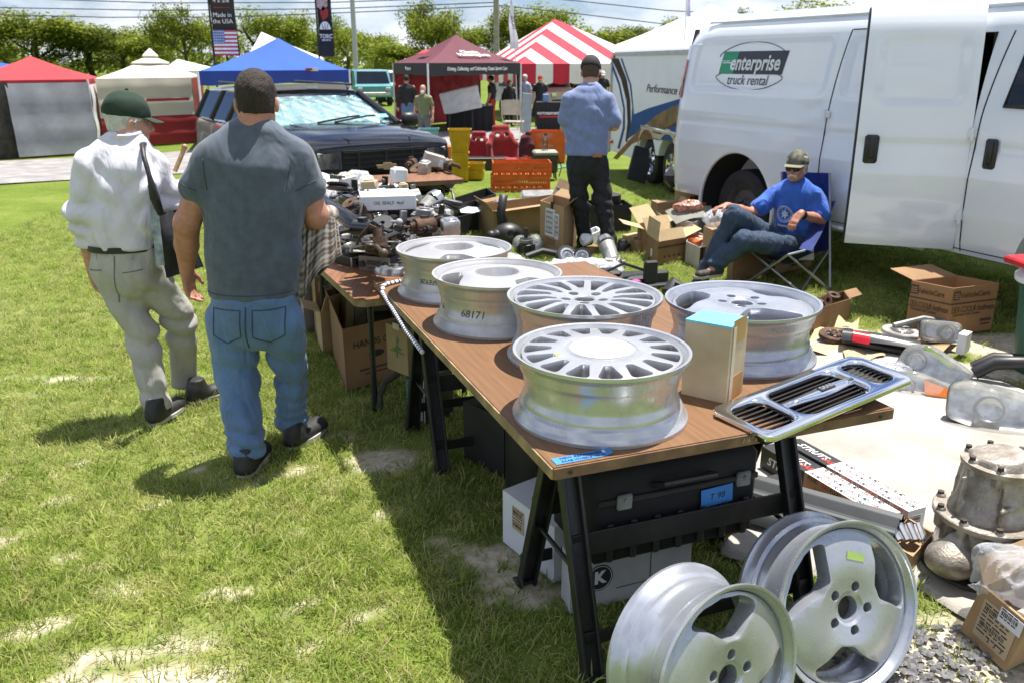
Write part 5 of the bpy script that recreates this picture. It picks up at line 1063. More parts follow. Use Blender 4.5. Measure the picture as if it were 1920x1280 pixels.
def cap(P,head,f,u,m,hs=1.0,brim=None,grow=.011,tilt=0.0,m2=None):
 c=P.loc(head);f=V3(*f)/np.linalg.norm(f);u=V3(*u);u=u-f*(u@f);u/=np.linalg.norm(u);r=np.cross(f,u)
 if tilt:f,u=f*math.cos(tilt)+u*math.sin(tilt),u*math.cos(tilt)-f*math.sin(tilt)
 R=np.stack([r,f,u],1);S=SDF(c-.2,c+.2,.007)
 S.ell(c+(f*-.010+u*.036)*hs,V3(.078,.100,.094)*hs+grow,R,0);S.half(c+u*.018*hs,-u);S.noise(.002,40,3)
 o=link('cap',S.mesh('cap',m,180),P.o)
 mb=MB();n,rows=14,5;T=Matrix.Identity(4)
 for i in range(3):T[i][0],T[i][1],T[i][2],T[i][3]=r[i],f[i],u[i],c[i]
 def fn(t,v,z):a=(t-.5)*1.9;rr=.088*hs+grow;x=rr*math.sin(a)*(1-.06*v);y=-.010*hs+.100*hs*math.cos(a)+v*.072*hs*math.cos(a*.75);return(x,y,.024*hs-.018*v-.30*x*x/.09*.1/.1*.3-.004*z+.003)
 top=[fn(i/n,j/rows,0)for i in range(n+1)for j in range(rows+1)];bot=[fn(i/n,j/rows,1)for i in range(n+1)for j in range(rows+1)]
 W=rows+1;q=len(top);fs=[(i*W+j,i*W+j+1,(i+1)*W+j+1,(i+1)*W+j)for i in range(n)for j in range(rows)];fs+=[tuple(x+q for x in g[::-1])for g in fs]
 fs+=[(i*W+rows,q+i*W+rows,q+(i+1)*W+rows,(i+1)*W+rows)for i in range(n)]
 mb.add(top+bot,fs,T).obj('brim',m2 or m,o,180);mb=MB();mb.sphere(tuple(c+(f*-.01+u*.131)*hs+u*grow),.008).obj('button',m,o);return o
def simple_person(label,foot,face,ht,shirt,trousers,skin=SKIN,hairm=None,capm=None,sleeve='short',pose=None,group=None,arms='down',mask=None,face_on=True,vox=.014):
 """smaller background figure: foot = ground point, face = heading angle (0 looks along +Y)"""
 P=Person(label,foot,group=group);c,s_=math.cos(face),math.sin(face);z=ht/1.75;B=Vector(foot)
 W=lambda x,y,q:np.array(B+Vector((x*c-y*s_,x*s_+y*c,q))*z);f=(-s_,c,0)
 J=dict(pelvis=W(0,0,.93),chest=W(0,0,1.25),neck=W(0,.01,1.49),head=W(0,.03,1.63),f=(f[0],f[1],-.12),u=(0,0,1))
 for q,g in(('L',-1),('R',1)):
  J['sh'+q]=W(g*.19,0,1.42);J['hip'+q]=W(g*.09,0,.9);J['kn'+q]=W(g*.10,.03*g,.49);J['an'+q]=W(g*.11,-.02*g,.09);J['to'+q]=W(g*.125,.13-.02*g,.04)
  if arms=='down':J['el'+q]=W(g*.25,-.03,1.14);J['wr'+q]=W(g*.26,.06,.88)
  else:J['el'+q]=W(g*.25,.0,1.14);J['wr'+q]=W(g*.12,.26,1.12)
 body(P,J,skin,vox,z,True,face_on,armr=(.046*z,.040*z,.031*z))
 lat=(c,s_,0);dep=(-s_,c,0)
 sg=[(W(0,0,.92),W(0,0,1.12),.165*z,.165*z,dep,.72),(W(0,0,1.12),W(0,0,1.34),.165*z,.18*z,dep,.70),(W(0,0,1.36),W(0,.01,1.47),.15*z,.07*z,dep,.75)]
 for q,g in(('L',-1),('R',1)):
  e=J['sh'+q]*.35+J['el'+q]*.65 if sleeve=='short' else J['el'+q]
  sg+=[(W(g*.07,0,1.43),W(g*.17,0,1.395),.065*z,.062*z),(W(g*.18,0,1.39),e,.064*z,.066*z)]
  if sleeve=='long':sg+=[(J['el'+q],J['wr'+q],.056*z,.042*z)]
 garment(P,sg,shirt,'shirt',.016,.006,24,seed=3)
 sg=[(W(0,0,.92),W(0,0,.98),.158*z,.155*z,dep,.75)]
 for q,g in(('L',-1),('R',1)):sg+=[(J['hip'+q],J['kn'+q],.098*z,.075*z),(J['kn'+q],J['an'+q]-np.array((0,0,.02)),.075*z,.065*z)]
 garment(P,sg,trousers,'trousers',.016,.006,22,seed=4)
 for q,g in(('L',-1),('R',1)):shoe(P,W(g*.11,-.08-.02*g,0),W(g*.13,.18-.02*g,0))
 if hairm:hair(P,J['head'],J['f'],J['u'],hairm,z)
 if capm:cap(P,J['head'],J['f'],J['u'],capm,z)
 if mask:
  h=P.loc(J['head']);S=SDF(h-.16,h+.16,.009);F=V3(*J['f']);F/=np.linalg.norm(F);S.ell(h+F*.06*z+V3(0,0,-.052)*z,V3(.058,.058,.052)*z,None,0);link('face_mask',S.mesh('mask',mask),P.o)
 return P
def A(px,py,Y):return np.array(at(px,py,Y))
DENIM=mat('blue_denim',(0.100,0.185,0.335),.85,var=.16,vs=4,bump=.25,bs=420,sheen=.2,fold=.6,fs=7);DENIMD=mat('dark_denim',(0.034,0.058,0.105),.85,var=.2,vs=5,bump=.25,bs=420,fold=.6,fs=10)
STITCH=mat('dark_seam',(.035,.06,.11),.9);SEAMG=mat('grey_seam',(.05,.062,.08),.9)
# ---- man in the grey T-shirt, seen from behind
GREYT=mat('grey_tshirt',(0.078,0.098,0.132),.92,var=.14,vs=20,bump=.15,bs=500,sheen=.25,fold=.5,fs=5)
def grey_man():
 Y=3.52;root=Vector((-1.09,3.52,0));P=Person('man in grey T-shirt and blue jeans walking away with a plaid jacket over his arm',root)
 f,u=(-.10,1,-.06),(0,-.03,1)
 J=dict(pelvis=A(478,590,Y),chest=A(474,400,Y-.01),neck=A(476,256,Y-.01),head=A(481,190,Y+.02),f=f,u=u,shL=A(399,300,Y-.03),elL=A(350,420,Y-.02),wrL=A(350,505,Y+.06),shR=A(555,299,Y+.03),elR=A(592,405,Y+.06),wrR=A(585,420,Y+.30),hipL=A(437,590,Y),hipR=A(527,590,Y),knL=A(444,705,Y+.02),knR=A(545,695,Y+.12),anL=A(463,838,3.40),anR=A(546,785,3.68),toL=A(460,862,3.53),toR=A(552,800,3.86))
 body(P,J,SKIN2,.0075,.96,True,False,(.55,.5),dict(L=((.0,.10,-1),(.75,-.2,0),(0,1,0)),R=((-.3,1,0),(0,0,-1),(-1,0,0))),(.062,.052,.036),.070)
 d=(0,1,0)
 sg=[(A(474,548,Y),A(474,470,Y),.186,.184,d,.74),(A(474,470,Y),A(475,380,Y-.01),.184,.194,d,.72),(A(475,380,Y-.01),A(476,318,Y-.02),.194,.178,d,.60),(A(476,310,Y-.02),A(477,262,Y-.01),.15,.088,d,.80)]
 sg+=[(A(450,258,Y-.01),J['shL'],.050,.064),(J['shL'],A(368,350,Y-.03),.068,.070),(A(504,257,Y),J['shR'],.050,.064),(J['shR'],A(579,350,Y+.04),.068,.071)]
 TS=garment(P,sg,GREYT,'tshirt',.0105,.0035,17,(1,1,.7),11,[(A(474,553,Y),(0,0,-1))],.06,[(A(395,345,Y-.1),.09,(.8,0,.6),70,.003),(A(555,345,Y-.1),.09,(.8,0,-.6),70,.003),(A(474,510,Y-.15),.15,(.35,0,1),60,.0025),(A(560,470,Y),.14,(.6,0,1),55,.004)])
 sg=[(A(477,556,Y),A(477,580,Y),.178,.180,d,.80)]
 for q,hx,r,kr,ar in(('L',434,.106,.088,.074),('R',526,.104,.072,.068)):sg+=[(A(hx,600,Y),J['kn'+q],r,kr),(J['kn'+q],J['an'+q],kr,ar),(J['an'+q],J['an'+q]-np.array((0,-.01,.04)),ar+.005,ar)]
 JN=garment(P,sg,DENIM,'jeans',.0105,.0055,26,(1,1,.7),12,[(A(477,545,Y),(0,0,1)),(V3(-1.1,3.5,.068),(0,0,-1))],.012,[(J['knL']+V3(0,-.05,0),.14,(.3,0,1),62,.007),(J['knR']+V3(0,-.05,0),.14,(.3,0,1),62,.007),(J['anL'],.12,(.1,0,1),95,.009),(J['anR'],.12,(.1,0,1),95,.009),(A(477,620,Y-.1),.10,(1,0,.6),60,.005)])
 for x,y,w in((441,600,27),(517,600,27)):
  P4=[A(x+i*w,y+j,Y)for i,j in((-1,-34),(1,-34),(1,16),(0,30),(-1,16))];L5=[]
  for k in range(5):L5+=[P.loc(P4[k]*(1-t)+P4[(k+1)%5]*t)for t in(0,.25,.5,.75)]
  surf(JN,L5,(0,1,0),.0028,STITCH,'pocket_seam',closed=True)
 surf(JN,[P.loc(A(478,y,Y))for y in range(560,645,8)],(0,1,0),.003,STITCH,'centre_seam');surf(TS,[P.loc(A(x,540,Y))for x in range(392,556,6)],(0,1,0),.0022,SEAMG,'hem_seam')
 for a_,b_ in(((352,338),(384,352)),((562,354),(594,338))):surf(TS,[P.loc(A(a_[0]+(b_[0]-a_[0])*k/9,a_[1]+(b_[1]-a_[1])*k/9,Y))for k in range(10)],(0,1,0),.0022,SEAMG,'hem_seam')
 for a_,b_ in(((398,292),(404,350)),((555,292),(548,350))):surf(TS,[P.loc(A(a_[0]+(b_[0]-a_[0])*k/9,a_[1]+(b_[1]-a_[1])*k/9,Y))for k in range(10)],(0,1,0),.0018,SEAMG,'armhole_seam')
 shoe(P,(-1.160,3.315,0),(-1.145,3.59,0),w=.056,h=.075);shoe(P,(-1.03,3.60,.0),(-.93,3.86,0),w=.056,h=.075)
 hair(P,J['head'],f,u,mat('dark_brown_hair',(0.030,0.018,0.012),.75,var=.4,vs=60,bump=.9,bs=260,stretch=(1,1,.3)),.97,-.050,.006)
# plaid jacket hanging from the right forearm
 PL=bpy.data.materials.new('plaid_jacket');PL.use_nodes=True;N=PL.node_tree.nodes;L=PL.node_tree.links;bs=N['Principled BSDF'];bs.inputs['Roughness'].default_value=.9;uv=N.new('ShaderNodeAttribute');uv.attribute_name='weave';col=None
 sep=N.new('ShaderNodeSeparateXYZ');L.new(uv.outputs['Vector'],sep.inputs[0]);fs=[]
 for ax,fr in(('X',160),('Y',160),('X',62),('Y',62)):
  mu=N.new('ShaderNodeMath');mu.operation='MULTIPLY';mu.inputs[1].default_value=fr;L.new(sep.outputs[ax],mu.inputs[0]);sn=N.new('ShaderNodeMath');sn.operation='SINE';L.new(mu.outputs[0],sn.inputs[0]);fs.append(sn.outputs[0])
 tot=None
 for f_ in fs:
  if tot is None:tot=f_
  else:ad=N.new('ShaderNodeMath');ad.operation='ADD';L.new(tot,ad.inputs[0]);L.new(f_,ad.inputs[1]);tot=ad.outputs[0]
 mr=N.new('ShaderNodeMapRange');mr.inputs[1].default_value=-2.0;mr.inputs[2].default_value=2.0;L.new(tot,mr.inputs[0]);rp=N.new('ShaderNodeValToRGB');e=rp.color_ramp.elements;e.new(.5);e[0].color=(.050,.038,.030,1);e[1].color=(.20,.165,.135,1);e[2].color=(.40,.36,.31,1);L.new(mr.outputs[0],rp.inputs[0]);L.new(rp.outputs[0],bs.inputs['Base Color'])
 def sheet(Ptop,Pbot,amp,nf,ph,depth):
  mb=MB();nu,nv=60,26;W=[]
  def fn(u,v):
   W.append((u*.34,v*.40,0));k=min(len(Ptop)-1.001,u*(len(Ptop)-1));i=int(k);t=k-i;a=Ptop[i]*(1-t)+Ptop[i+1]*t;b=Pbot[i]*(1-t)+Pbot[i+1]*t;p=a*(1-v)+b*v;g=.25+.75*v
   return p+V3(.018*math.sin(u*nf*.7+ph)*g,-depth*math.sin(PI*u)-amp*g*(abs(math.sin(u*nf+ph+.5*v))*1.4-.6),-.012*math.sin(u*nf*1.3)*v)
  mb.grid(fn,nu,nv);me=mb.mesh('jacket',PL,180);at_=me.attributes.new('weave','FLOAT_VECTOR','POINT');at_.data.foreach_set('vector',[q for w in W for q in w]);return me
 j=thing('jacket','beige and brown plaid jacket hanging over the forearm of the grey shirt man','jacket',tuple(A(595,420,3.66)),0);o0=A(595,420,3.66)
 link('front_fold',sheet([A(562,425,3.58)-o0,A(585,402,3.62)-o0,A(612,398,3.70)-o0,A(630,410,3.80)-o0],[A(553,556,3.56)-o0,A(578,552,3.58)-o0,A(606,505,3.64)-o0,A(634,462,3.76)-o0],.016,13,.4,.035),j)
 link('back_fold',sheet([A(566,418,3.70)-o0,A(590,400,3.72)-o0,A(616,398,3.78)-o0,A(632,412,3.86)-o0],[A(560,520,3.70)-o0,A(585,530,3.70)-o0,A(615,500,3.76)-o0,A(638,470,3.86)-o0],.016,11,1.4,-.02),j)
 S=SDF((-.2,-.2,-.18),(.2,.35,.15),.01);S.cone(A(572,416,3.62)-o0,A(618,402,3.82)-o0,.036,.042,.02);S.field(lambda X:.010*np.abs(n3(X,30,3))-.004);me=S.mesh('roll',PL);at_=me.attributes.new('weave','FLOAT_VECTOR','POINT');at_.data.foreach_set('vector',[c for v_ in me.vertices for c in(v_.co.x+v_.co.y*.6,v_.co.z,0)]);link('sleeve_roll',me,j)
grey_man()
# ---- old man in the white shirt
WSH=mat('white_shirt',(0.72,0.71,0.78),.85,var=.04,vs=15,bump=.12,bs=300,sheen=.15,transl=.12,fold=.55,fs=6);TROU=mat('grey_trousers',(0.42,0.405,0.37),.85,var=.07,vs=15,bump=.12,bs=400,fold=.5,fs=5)
def old_man():
 Y=4.02;root=Vector((-1.72,4.02,0));P=Person('elderly man in white shirt, grey trousers and dark green cap walking away',root)
 f,u=(.80,.62,-.16),(.12,.05,1)
 J=dict(pelvis=A(238,495,Y),chest=A(228,360,Y),neck=A(236,262,Y+.01),head=A(241,226,Y+.05),f=f,u=u,shL=A(170,310,Y-.06),elL=A(151,400,Y-.06),wrL=A(172,500,Y+.02),shR=A(288,312,Y+.08),elR=A(318,374,Y+.13),wrR=A(345,352,Y+.36),hipL=A(206,490,Y),hipR=A(275,490,Y+.04),knL=A(264,622,Y),knR=A(338,600,Y+.16),anL=A(295,764,3.96),anR=A(347,716,4.28),toL=A(292,770,4.12),toR=A(368,722,4.40))
 body(P,J,SKIN,.0075,.97,True,True,(.6,.6),dict(L=((.1,.1,-1),(.9,-.1,0),(0,1,0)),R=((.3,1,.1),(-1,0,0),(0,0,1))),(.045,.039,.031))
 d=(0.15,1,0)
 sg=[(A(234,462,Y),A(230,420,Y),.165,.168,d,.80),(A(230,420,Y),A(227,350,Y),.170,.174,d,.76),(A(227,350,Y),A(229,318,Y),.172,.150,d,.68),(A(230,308,Y+.01),A(238,262,Y+.01),.11,.062,d,.85)]
 sg+=[(A(216,272,Y),J['shL'],.052,.062),(J['shL'],J['elL'],.064,.060),(J['elL'],J['wrL'],.060,.042),(A(258,274,Y+.03),J['shR'],.052,.06),(J['shR'],J['elR'],.064,.058),(J['elR'],J['wrR'],.068,.046)]
 garment(P,sg,WSH,'shirt',.0105,.004,20,(1,1,.7),21,[(A(234,463,Y),(0,0,-1))],.04,[(A(200,340,Y-.12),.16,(.7,0,.7),48,.008),(A(255,350,Y-.1),.15,(.8,0,-.5),52,.008),(J['elL'],.14,(.3,0,1),55,.010),(A(230,440,Y-.12),.2,(1,0,.25),50,.007),(J['elR'],.14,(.4,0,1),55,.010)])
 sg=[(A(236,466,Y),A(238,496,Y),.162,.166,d,.82)]
 for q,hx in(('L',210),('R',270)):sg+=[(A(hx,505,Y+.01),J['kn'+q],.097,.076),(J['kn'+q],J['an'+q],.075,.064),(J['an'+q],J['an'+q]-np.array((0,-.01,.05)),.068,.066)]
 TR=garment(P,sg,TROU,'trousers',.0105,.0032,16,(1,1,.55),22,[(A(234,459,Y),(0,0,1)),(V3(-1.7,4.0,.055),(0,0,-1))],.012,[(A(240,540,Y-.12),.14,(1,0,.6),50,.006),(J['knL'],.16,(.5,0,1),48,.008),(J['knR'],.16,(.5,0,1),48,.008),(J['anL'],.12,(.1,0,1),80,.007)])
 SM=mat('trouser_seam',(.17,.16,.145),.9)
 for x in(196,268):surf(TR,[P.loc(A(x+k*3.2-16,500-k*.4,Y))for k in range(11)],(0,1,0),.0026,SM,'pocket_seam')
 surf(TR,[P.loc(A(238,y,Y))for y in range(470,560,8)],(0,1,0),.0026,SM,'centre_seam')
 for x in(200,236,268):surf(TR,[P.loc(A(x,y,Y))for y in(468,472,476)],(0,1,0),.004,TROU,'belt_loop')
 c=P.loc(A(234,460,Y));mb=MB();mb.lathe([(.166,-.014),(.171,-.014),(.171,.014),(.166,.014)],40,Matrix.Translation(c)@Matrix.Diagonal((1,.815,1,1)),closed=True);mb.obj('belt',mat('black_leather',(0.015,0.014,0.014),.5),P.o)
 shoe(P,(-1.775,3.87,0),(-1.725,4.13,0),w=.052,h=.07);shoe(P,(-1.69,4.16,.0),(-1.53,4.36,0),w=.052,h=.07)
 hair(P,J['head'],f,u,mat('white_hair',(0.62,0.60,0.57),.8,var=.15,vs=60,bump=.9,bs=240,stretch=(1,1,.3)),.97,-.062,.006)
 cap(P,J['head'],f,u,mat('dark_green_cloth',(0.016,0.036,0.022),.9,var=.2,vs=25,bump=.2,bs=300),.97,grow=.009,tilt=.02)
 hc=P.loc(J['head']);MB().tube([tuple(hc+V3(.062,-.052,-.012)),tuple(hc+V3(.064,-.064,.004)),tuple(hc+V3(.058,-.072,-.006))],.004).obj('hearing_aid',mat('grey_plastic',(0.35,0.35,0.37),.4),P.o)
 MB().lathe([(.060,-.012),(.066,-.004),(.070,.016),(.066,.026),(.06,.02)],32,Matrix.Translation(P.loc(A(238,256,Y+.01)))@Euler((.18,.0,0)).to_matrix().to_4x4()).obj('collar',WSH,P.o,180)
# shoulder bag
 b=thing('shoulder_bag','black tote bag on the shoulder of the man in the white shirt','bag',tuple(A(325,450,Y+.04)),0)
 BG=mat('black_nylon',(0.018,0.018,0.020),.5,var=.3,vs=10,bump=.25,bs=40);o0=np.array(b.location)
 pts=[A(292,402,Y-.10)-o0,A(338,392,Y+.06)-o0,A(382,500,Y+.10)-o0,A(312,522,Y-.08)-o0];mb=MB()
 def fn(u_,v_,t):p=(pts[0]*(1-u_)+pts[1]*u_)*(1-v_)+(pts[3]*(1-u_)+pts[2]*u_)*v_;q=.042*math.sin(PI*min(1,v_*1.15))*math.sin(PI*u_)**.5+.006*math.sin(u_*14+v_*6);return p+V3(.35,-.93,0)*q*t
 for t in(1,-.8):mb.grid(lambda a,c_:fn(a,c_,t),12,12)
 mb.obj('bag_body',BG,b,180)
 MB().tube([tuple(A(x,y,q)-o0)for x,y,q in((302,402,Y-.135),(290,370,Y-.165),(280,330,Y-.165),(270,295,Y-.14),(266,272,Y-.06),(276,268,Y+.06),(300,320,Y+.24),(330,395,Y+.12))],[.016,.024,.011,.011,.011,.011,.011,.011],6).obj('strap',BG,b,180)
 mb=MB();mb.grid(lambda u_,v_:A(276+16*u_+17*v_,348+150*v_,Y-.128-.004*u_)-o0,2,6).obj('printed_side',mat('bag_print',(0.42,0.50,0.55),.5,var=.5,vs=18,col2=(.08,.09,.12)),b)
# wooden handle he carries in front
 o=MB().tube([A(328,322,Y+.30),A(345,280,Y+.34)],[.011,.012],10).sphere(tuple(A(346,276,Y+.34)),.015).obj('wooden_handle',mat('varnished_wood',(0.40,0.24,0.11),.5,var=.25,vs=20));tag(o,'turned wooden handle held in front of the man in the white shirt','handle')
old_man()
# ---- man in the blue shirt
BLUES=mat('blue_shirt',(0.175,0.225,0.40),.88,var=.10,vs=16,bump=.15,bs=400,sheen=.2,fold=.55,fs=6);BLKJ=mat('black_jeans',(0.015,0.016,0.020),.85,var=.3,vs=16,bump=.2,bs=300,fold=.7,fs=8)
def blue_man():
 Y=8.0;root=Vector((.92,8.0,0));P=Person('man in short-sleeved blue shirt and black jeans looking down, seen from behind',root)
 f,u=(.25,.88,-.42),(0,.30,1)
 J=dict(pelvis=A(1100,300,Y),chest=A(1102,225,Y),neck=A(1106,160,Y+.03),head=A(1108,135,Y+.08),f=f,u=u,shL=A(1068,190,Y-.02),elL=A(1060,240,Y+.06),wrL=A(1100,242,Y+.22),shR=A(1140,192,Y+.02),elR=A(1152,236,Y+.02),wrR=A(1122,240,Y+.22),hipL=A(1080,305,Y),hipR=A(1122,305,Y),knL=A(1086,375,Y),knR=A(1130,375,Y-.02),anL=A(1097,452,Y+.12),anR=A(1144,462,Y-.08),toL=A(1100,455,Y+.28),toR=A(1152,466,Y+.05))
 body(P,J,SKIN,.009,1.0,True,False,(.4,.4),None,(.054,.046,.034),.062)
 d=(0,1,0)
 sg=[(A(1100,288,Y),A(1101,250,Y),.200,.19,d,.74),(A(1101,250,Y),A(1102,208,Y),.19,.19,d,.70),(A(1103,208,Y),A(1104,196,Y),.19,.17,d,.62),(A(1104,190,Y),A(1106,166,Y+.02),.13,.07,d,.8)]
 sg+=[(A(1094,170,Y),J['shL'],.055,.066),(J['shL'],A(1061,222,Y+.03),.068,.078),(A(1118,170,Y),J['shR'],.055,.066),(J['shR'],A(1149,226,Y+.01),.068,.082)]
 garment(P,sg,BLUES,'shirt',.013,.006,18,(1,1,.7),31,[(A(1100,291,Y),(0,0,-1))],.04,[(A(1100,250,Y-.12),.25,(.6,0,1),34,.008),(A(1145,210,Y),.12,(1,0,.5),45,.008),(A(1104,180,Y-.1),.12,(0,0,1),60,.004)])
 MB().lathe([(.066,-.03),(.074,-.02),(.080,.018),(.072,.036),(.064,.03)],32,Matrix.Translation(P.loc(A(1106,163,Y+.02)))).obj('collar',BLUES,P.o,180)
 sg=[(A(1100,292,Y),A(1100,306,Y),.182,.182,d,.78)]
 for q,hx in(('L',1082),('R',1120)):sg+=[(A(hx,308,Y),J['kn'+q],.105,.082),(J['kn'+q],J['an'+q],.080,.068),(J['an'+q],J['an'+q]-np.array((0,0,.05)),.075,.072)]
 garment(P,sg,BLKJ,'jeans',.013,.006,22,(1,1,.7),32,[(A(1100,285,Y),(0,0,1))],.01,[(J['knL'],.16,(.2,0,1),60,.009),(J['knR'],.16,(.2,0,1),60,.009),(J['anL'],.12,(0,0,1),80,.008),(J['anR'],.12,(0,0,1),80,.008)])
 MB().box(tuple(P.loc(A(1120,292,Y-.155))),(.085,.006,.032),(0,0,.22)).obj('leather_patch',mat('tan_leather',(0.33,0.14,0.055),.6),P.o)
 shoe(P,(.86,8.02,0),(.90,8.30,0));shoe(P,(1.02,7.86,0),(1.12,8.12,0))
 hair(P,J['head'],f,u,mat('brown_hair',(0.075,0.047,0.030),.8,var=.3,vs=60),1.0,-.075,.006)
 C=cap(P,J['head'],f,u,mat('black_cap',(0.022,0.022,0.025),.85,var=.25,vs=25),1.02,grow=.013)
blue_man()
# ---- man sitting in the camp chair
ROYAL=mat('royal_blue_cotton',(0.028,0.115,0.50),.88,var=.12,vs=14,bump=.15,bs=400,sheen=.15,fold=.7,fs=8);WHITEP=mat('white_print',(0.62,0.66,0.75),.8)
def seated_man():
 root=Vector((2.0,6.9,0));P=Person('man with white moustache, camouflage cap and royal blue T-shirt sitting in a camp chair',root)
 f,u=(-.62,-.76,-.10),(.05,.06,1)
 Y=6.95
 J=dict(pelvis=A(1490,452,Y),chest=A(1492,385,Y-.02),neck=A(1494,340,Y-.04),head=A(1494,313,Y-.07),f=f,u=u,shR=A(1450,368,Y+.06),elR=A(1408,400,Y-.02),wrR=A(1362,386,Y-.22),shL=A(1528,368,Y-.14),elL=A(1540,412,Y-.20),wrL=A(1500,402,Y-.34),hipR=A(1462,458,Y-.02),hipL=A(1500,462,Y-.10),knR=A(1378,405,Y-.34),knL=A(1395,452,Y-.46),anR=A(1322,510,Y-.22),anL=A(1345,498,Y-.36),toR=A(1306,520,Y-.36),toL=A(1318,520,Y-.42))
 body(P,J,SKIN2,.007,.93,True,True,(.45,.8),dict(R=((-1,-.3,-.2),(0,-.2,-1),(-.2,-.9,.3)),L=((-.75,-.45,-.85),(.2,.3,-1),(-.8,-.1,.3))),(.046,.041,.031))
 d=(.62,.76,0)
 sg=[(A(1490,448,Y),A(1490,415,Y-.01),.165,.165,d,.85),(A(1490,415,Y-.01),A(1490,372,Y-.03),.165,.172,d,.75),(A(1490,372,Y-.03),A(1494,346,Y-.04),.115,.06,d,.85),(A(1480,350,Y),J['shR'],.050,.060),(J['shR'],A(1426,388,Y+.01),.066,.074),(A(1508,350,Y-.08),J['shL'],.05,.06),(J['shL'],A(1539,402,Y-.18),.068,.080)]
 garment(P,sg,ROYAL,'tshirt',.010,.007,22,(1,1,.8),41,[(A(1490,462,Y),(0,0,-1))],.03,[(A(1480,420,Y-.12),.16,(.5,0,1),50,.008),(A(1535,385,Y-.2),.12,(1,0,.4),50,.007),(A(1450,375,Y-.05),.10,(1,0,-.6),55,.007)])
 sg=[(A(1486,452,Y),A(1478,460,Y-.02),.15,.15)]
 sg+=[(J['hipR'],J['knR'],.095,.080),(J['knR'],J['anR'],.078,.066),(J['hipL'],J['knL'],.095,.080),(J['knL'],J['anL']+V3(0,0,.02),.076,.068)]
 garment(P,sg,DENIMD,'jeans',.010,.005,22,(1,1,.8),42,[],.02,[(J['knR'],.13,(.8,0,.6),60,.008),(J['hipR'],.15,(1,0,.3),50,.009),(J['anL'],.10,(0,0,1),80,.007),(A(1360,460,Y-.3),.16,(.3,0,1),45,.006)])
 for t,w in((J['anR'],J['toR']),(J['anL'],J['toL'])):
  dd=w-t;dd[2]=0;dd/=np.linalg.norm(dd);h=V3(t[0],t[1],max(t[2]-.085,0))-dd*.05
  shoe(P,h,h+dd*.26,mat('brown_shoe',(0.045,0.034,0.026),.7,var=.4,vs=30),w=.044)
 MB().cyl(tuple(P.loc(J['anL']+V3(.01,0,.05))),tuple(P.loc(J['anL']-V3(0,0,.035))),.043,.038,16).obj('sock',mat('white_sock',(0.7,0.7,0.7),.9,bump=.2,bs=200),P.o)
 hair(P,J['head'],f,u,mat('grey_hair',(0.50,0.48,0.45),.8,var=.2,vs=60),.95,-.066,.010)
 CAMO=mat('camouflage_cloth',(0.20,0.20,0.15),.9,var=.5,vs=22,col2=(.035,.035,.025));cap(P,J['head'],f,u,CAMO,.97,grow=.009,tilt=.12,m2=mat('khaki_brim',(0.20,0.19,0.14),.9))
 hc=P.loc(J['head']);F=V3(*f)/np.linalg.norm(f);U=V3(0,0,1);U=U-F*(U@F);U/=np.linalg.norm(U);R=np.cross(F,U);L=lambda x,y,q:tuple(hc+(R*x+F*y+U*q)*.93)
 M=Matrix.Identity(4)
 for i in range(3):M[i][0],M[i][1],M[i][2],M[i][3]=R[i],U[i],-F[i],hc[i]
 mb=MB()
 for q in(-1,1):mb.sphere(L(q*.033,.084,-.004),(.030,.016,.021),14,8)
 mb.tube([L(-.066,.074,.002),L(0,.101,.004),L(.066,.074,.002)],.005,6)
 for q in(-1,1):mb.tube([L(q*.060,.076,.002),L(q*.079,.0,-.002),L(q*.077,-.03,-.012)],.004,6)
 mb.obj('sunglasses',mat('black_lens',(0.01,0.01,0.011),.12,var=.1),P.o,180)
 S=SDF(hc-.15,hc+.15,.005)
 for q in(-1,1):S.cone(L(0,.099,-.052),L(q*.030,.089,-.064),.012,.010,.006);S.cone(L(q*.030,.089,-.064),L(q*.038,.078,-.082),.009,.005,.006)
 S.noise(.002,160,8);link('moustache',S.mesh('m',mat('white_hair',(0.62,0.60,0.57),.8)),P.o)
 w=P.loc(J['wrL']*.88+J['elL']*.12);ax=P.loc(J['wrL'])-P.loc(J['elL']);ax/=np.linalg.norm(ax);MB().cyl(tuple(w-ax*.014),tuple(w+ax*.014),.036,n=20).obj('wristwatch',mat('black_rubber',(0.014,0.014,0.015),.5),P.o)
# round white print on the chest
 me=MB();n=36;c0=P.loc(A(1478,398,Y-.17));fx=V3(-.62,-.76,0);rx=V3(-.76,.62,0)*-1;uz=V3(0,0,1)
 SH=next(o for o in P.o.children if o.name.startswith('tshirt'));from mathutils.bvhtree import BVHTree
 bv=BVHTree.FromPolygons([v.co for v in SH.data.vertices],[p.vertices for p in SH.data.polygons])
 cc=P.loc(A(1482,398,Y))
 def stick(x,y):
  o=cc+rx*x+uz*y;h=bv.ray_cast(Vector(o+fx*.5),Vector(-fx));return(h[0]+Vector(fx)*.003)if h[0]is not None else Vector(o+fx*.15)
 for r0,r1 in((.064,.072),(.052,.056)):
  ring=[stick(r*math.cos(2*PI*k/n),r*math.sin(2*PI*k/n)*.95)for k in range(n)for r in(r0,r1)];me.add(ring,[(2*k,2*k+1,(2*k+3)%(2*n),(2*k+2)%(2*n))for k in range(n)])
 star=[stick((.04 if k%2 else .022)*math.cos(k*PI/7),(.045 if k%2 else .02)*math.sin(k*PI/7))for k in range(14)];me.add([stick(0,0)]+star,[(0,1+k,1+(k+1)%14)for k in range(14)])
 bar=[stick(x,y)for x in(-.06,-.02,.02,.06)for y in(-.105,-.088)];me.add(bar,[(0,2,3,1),(2,4,5,3),(4,6,7,5)]);me.obj('chest_print',WHITEP,P.o)
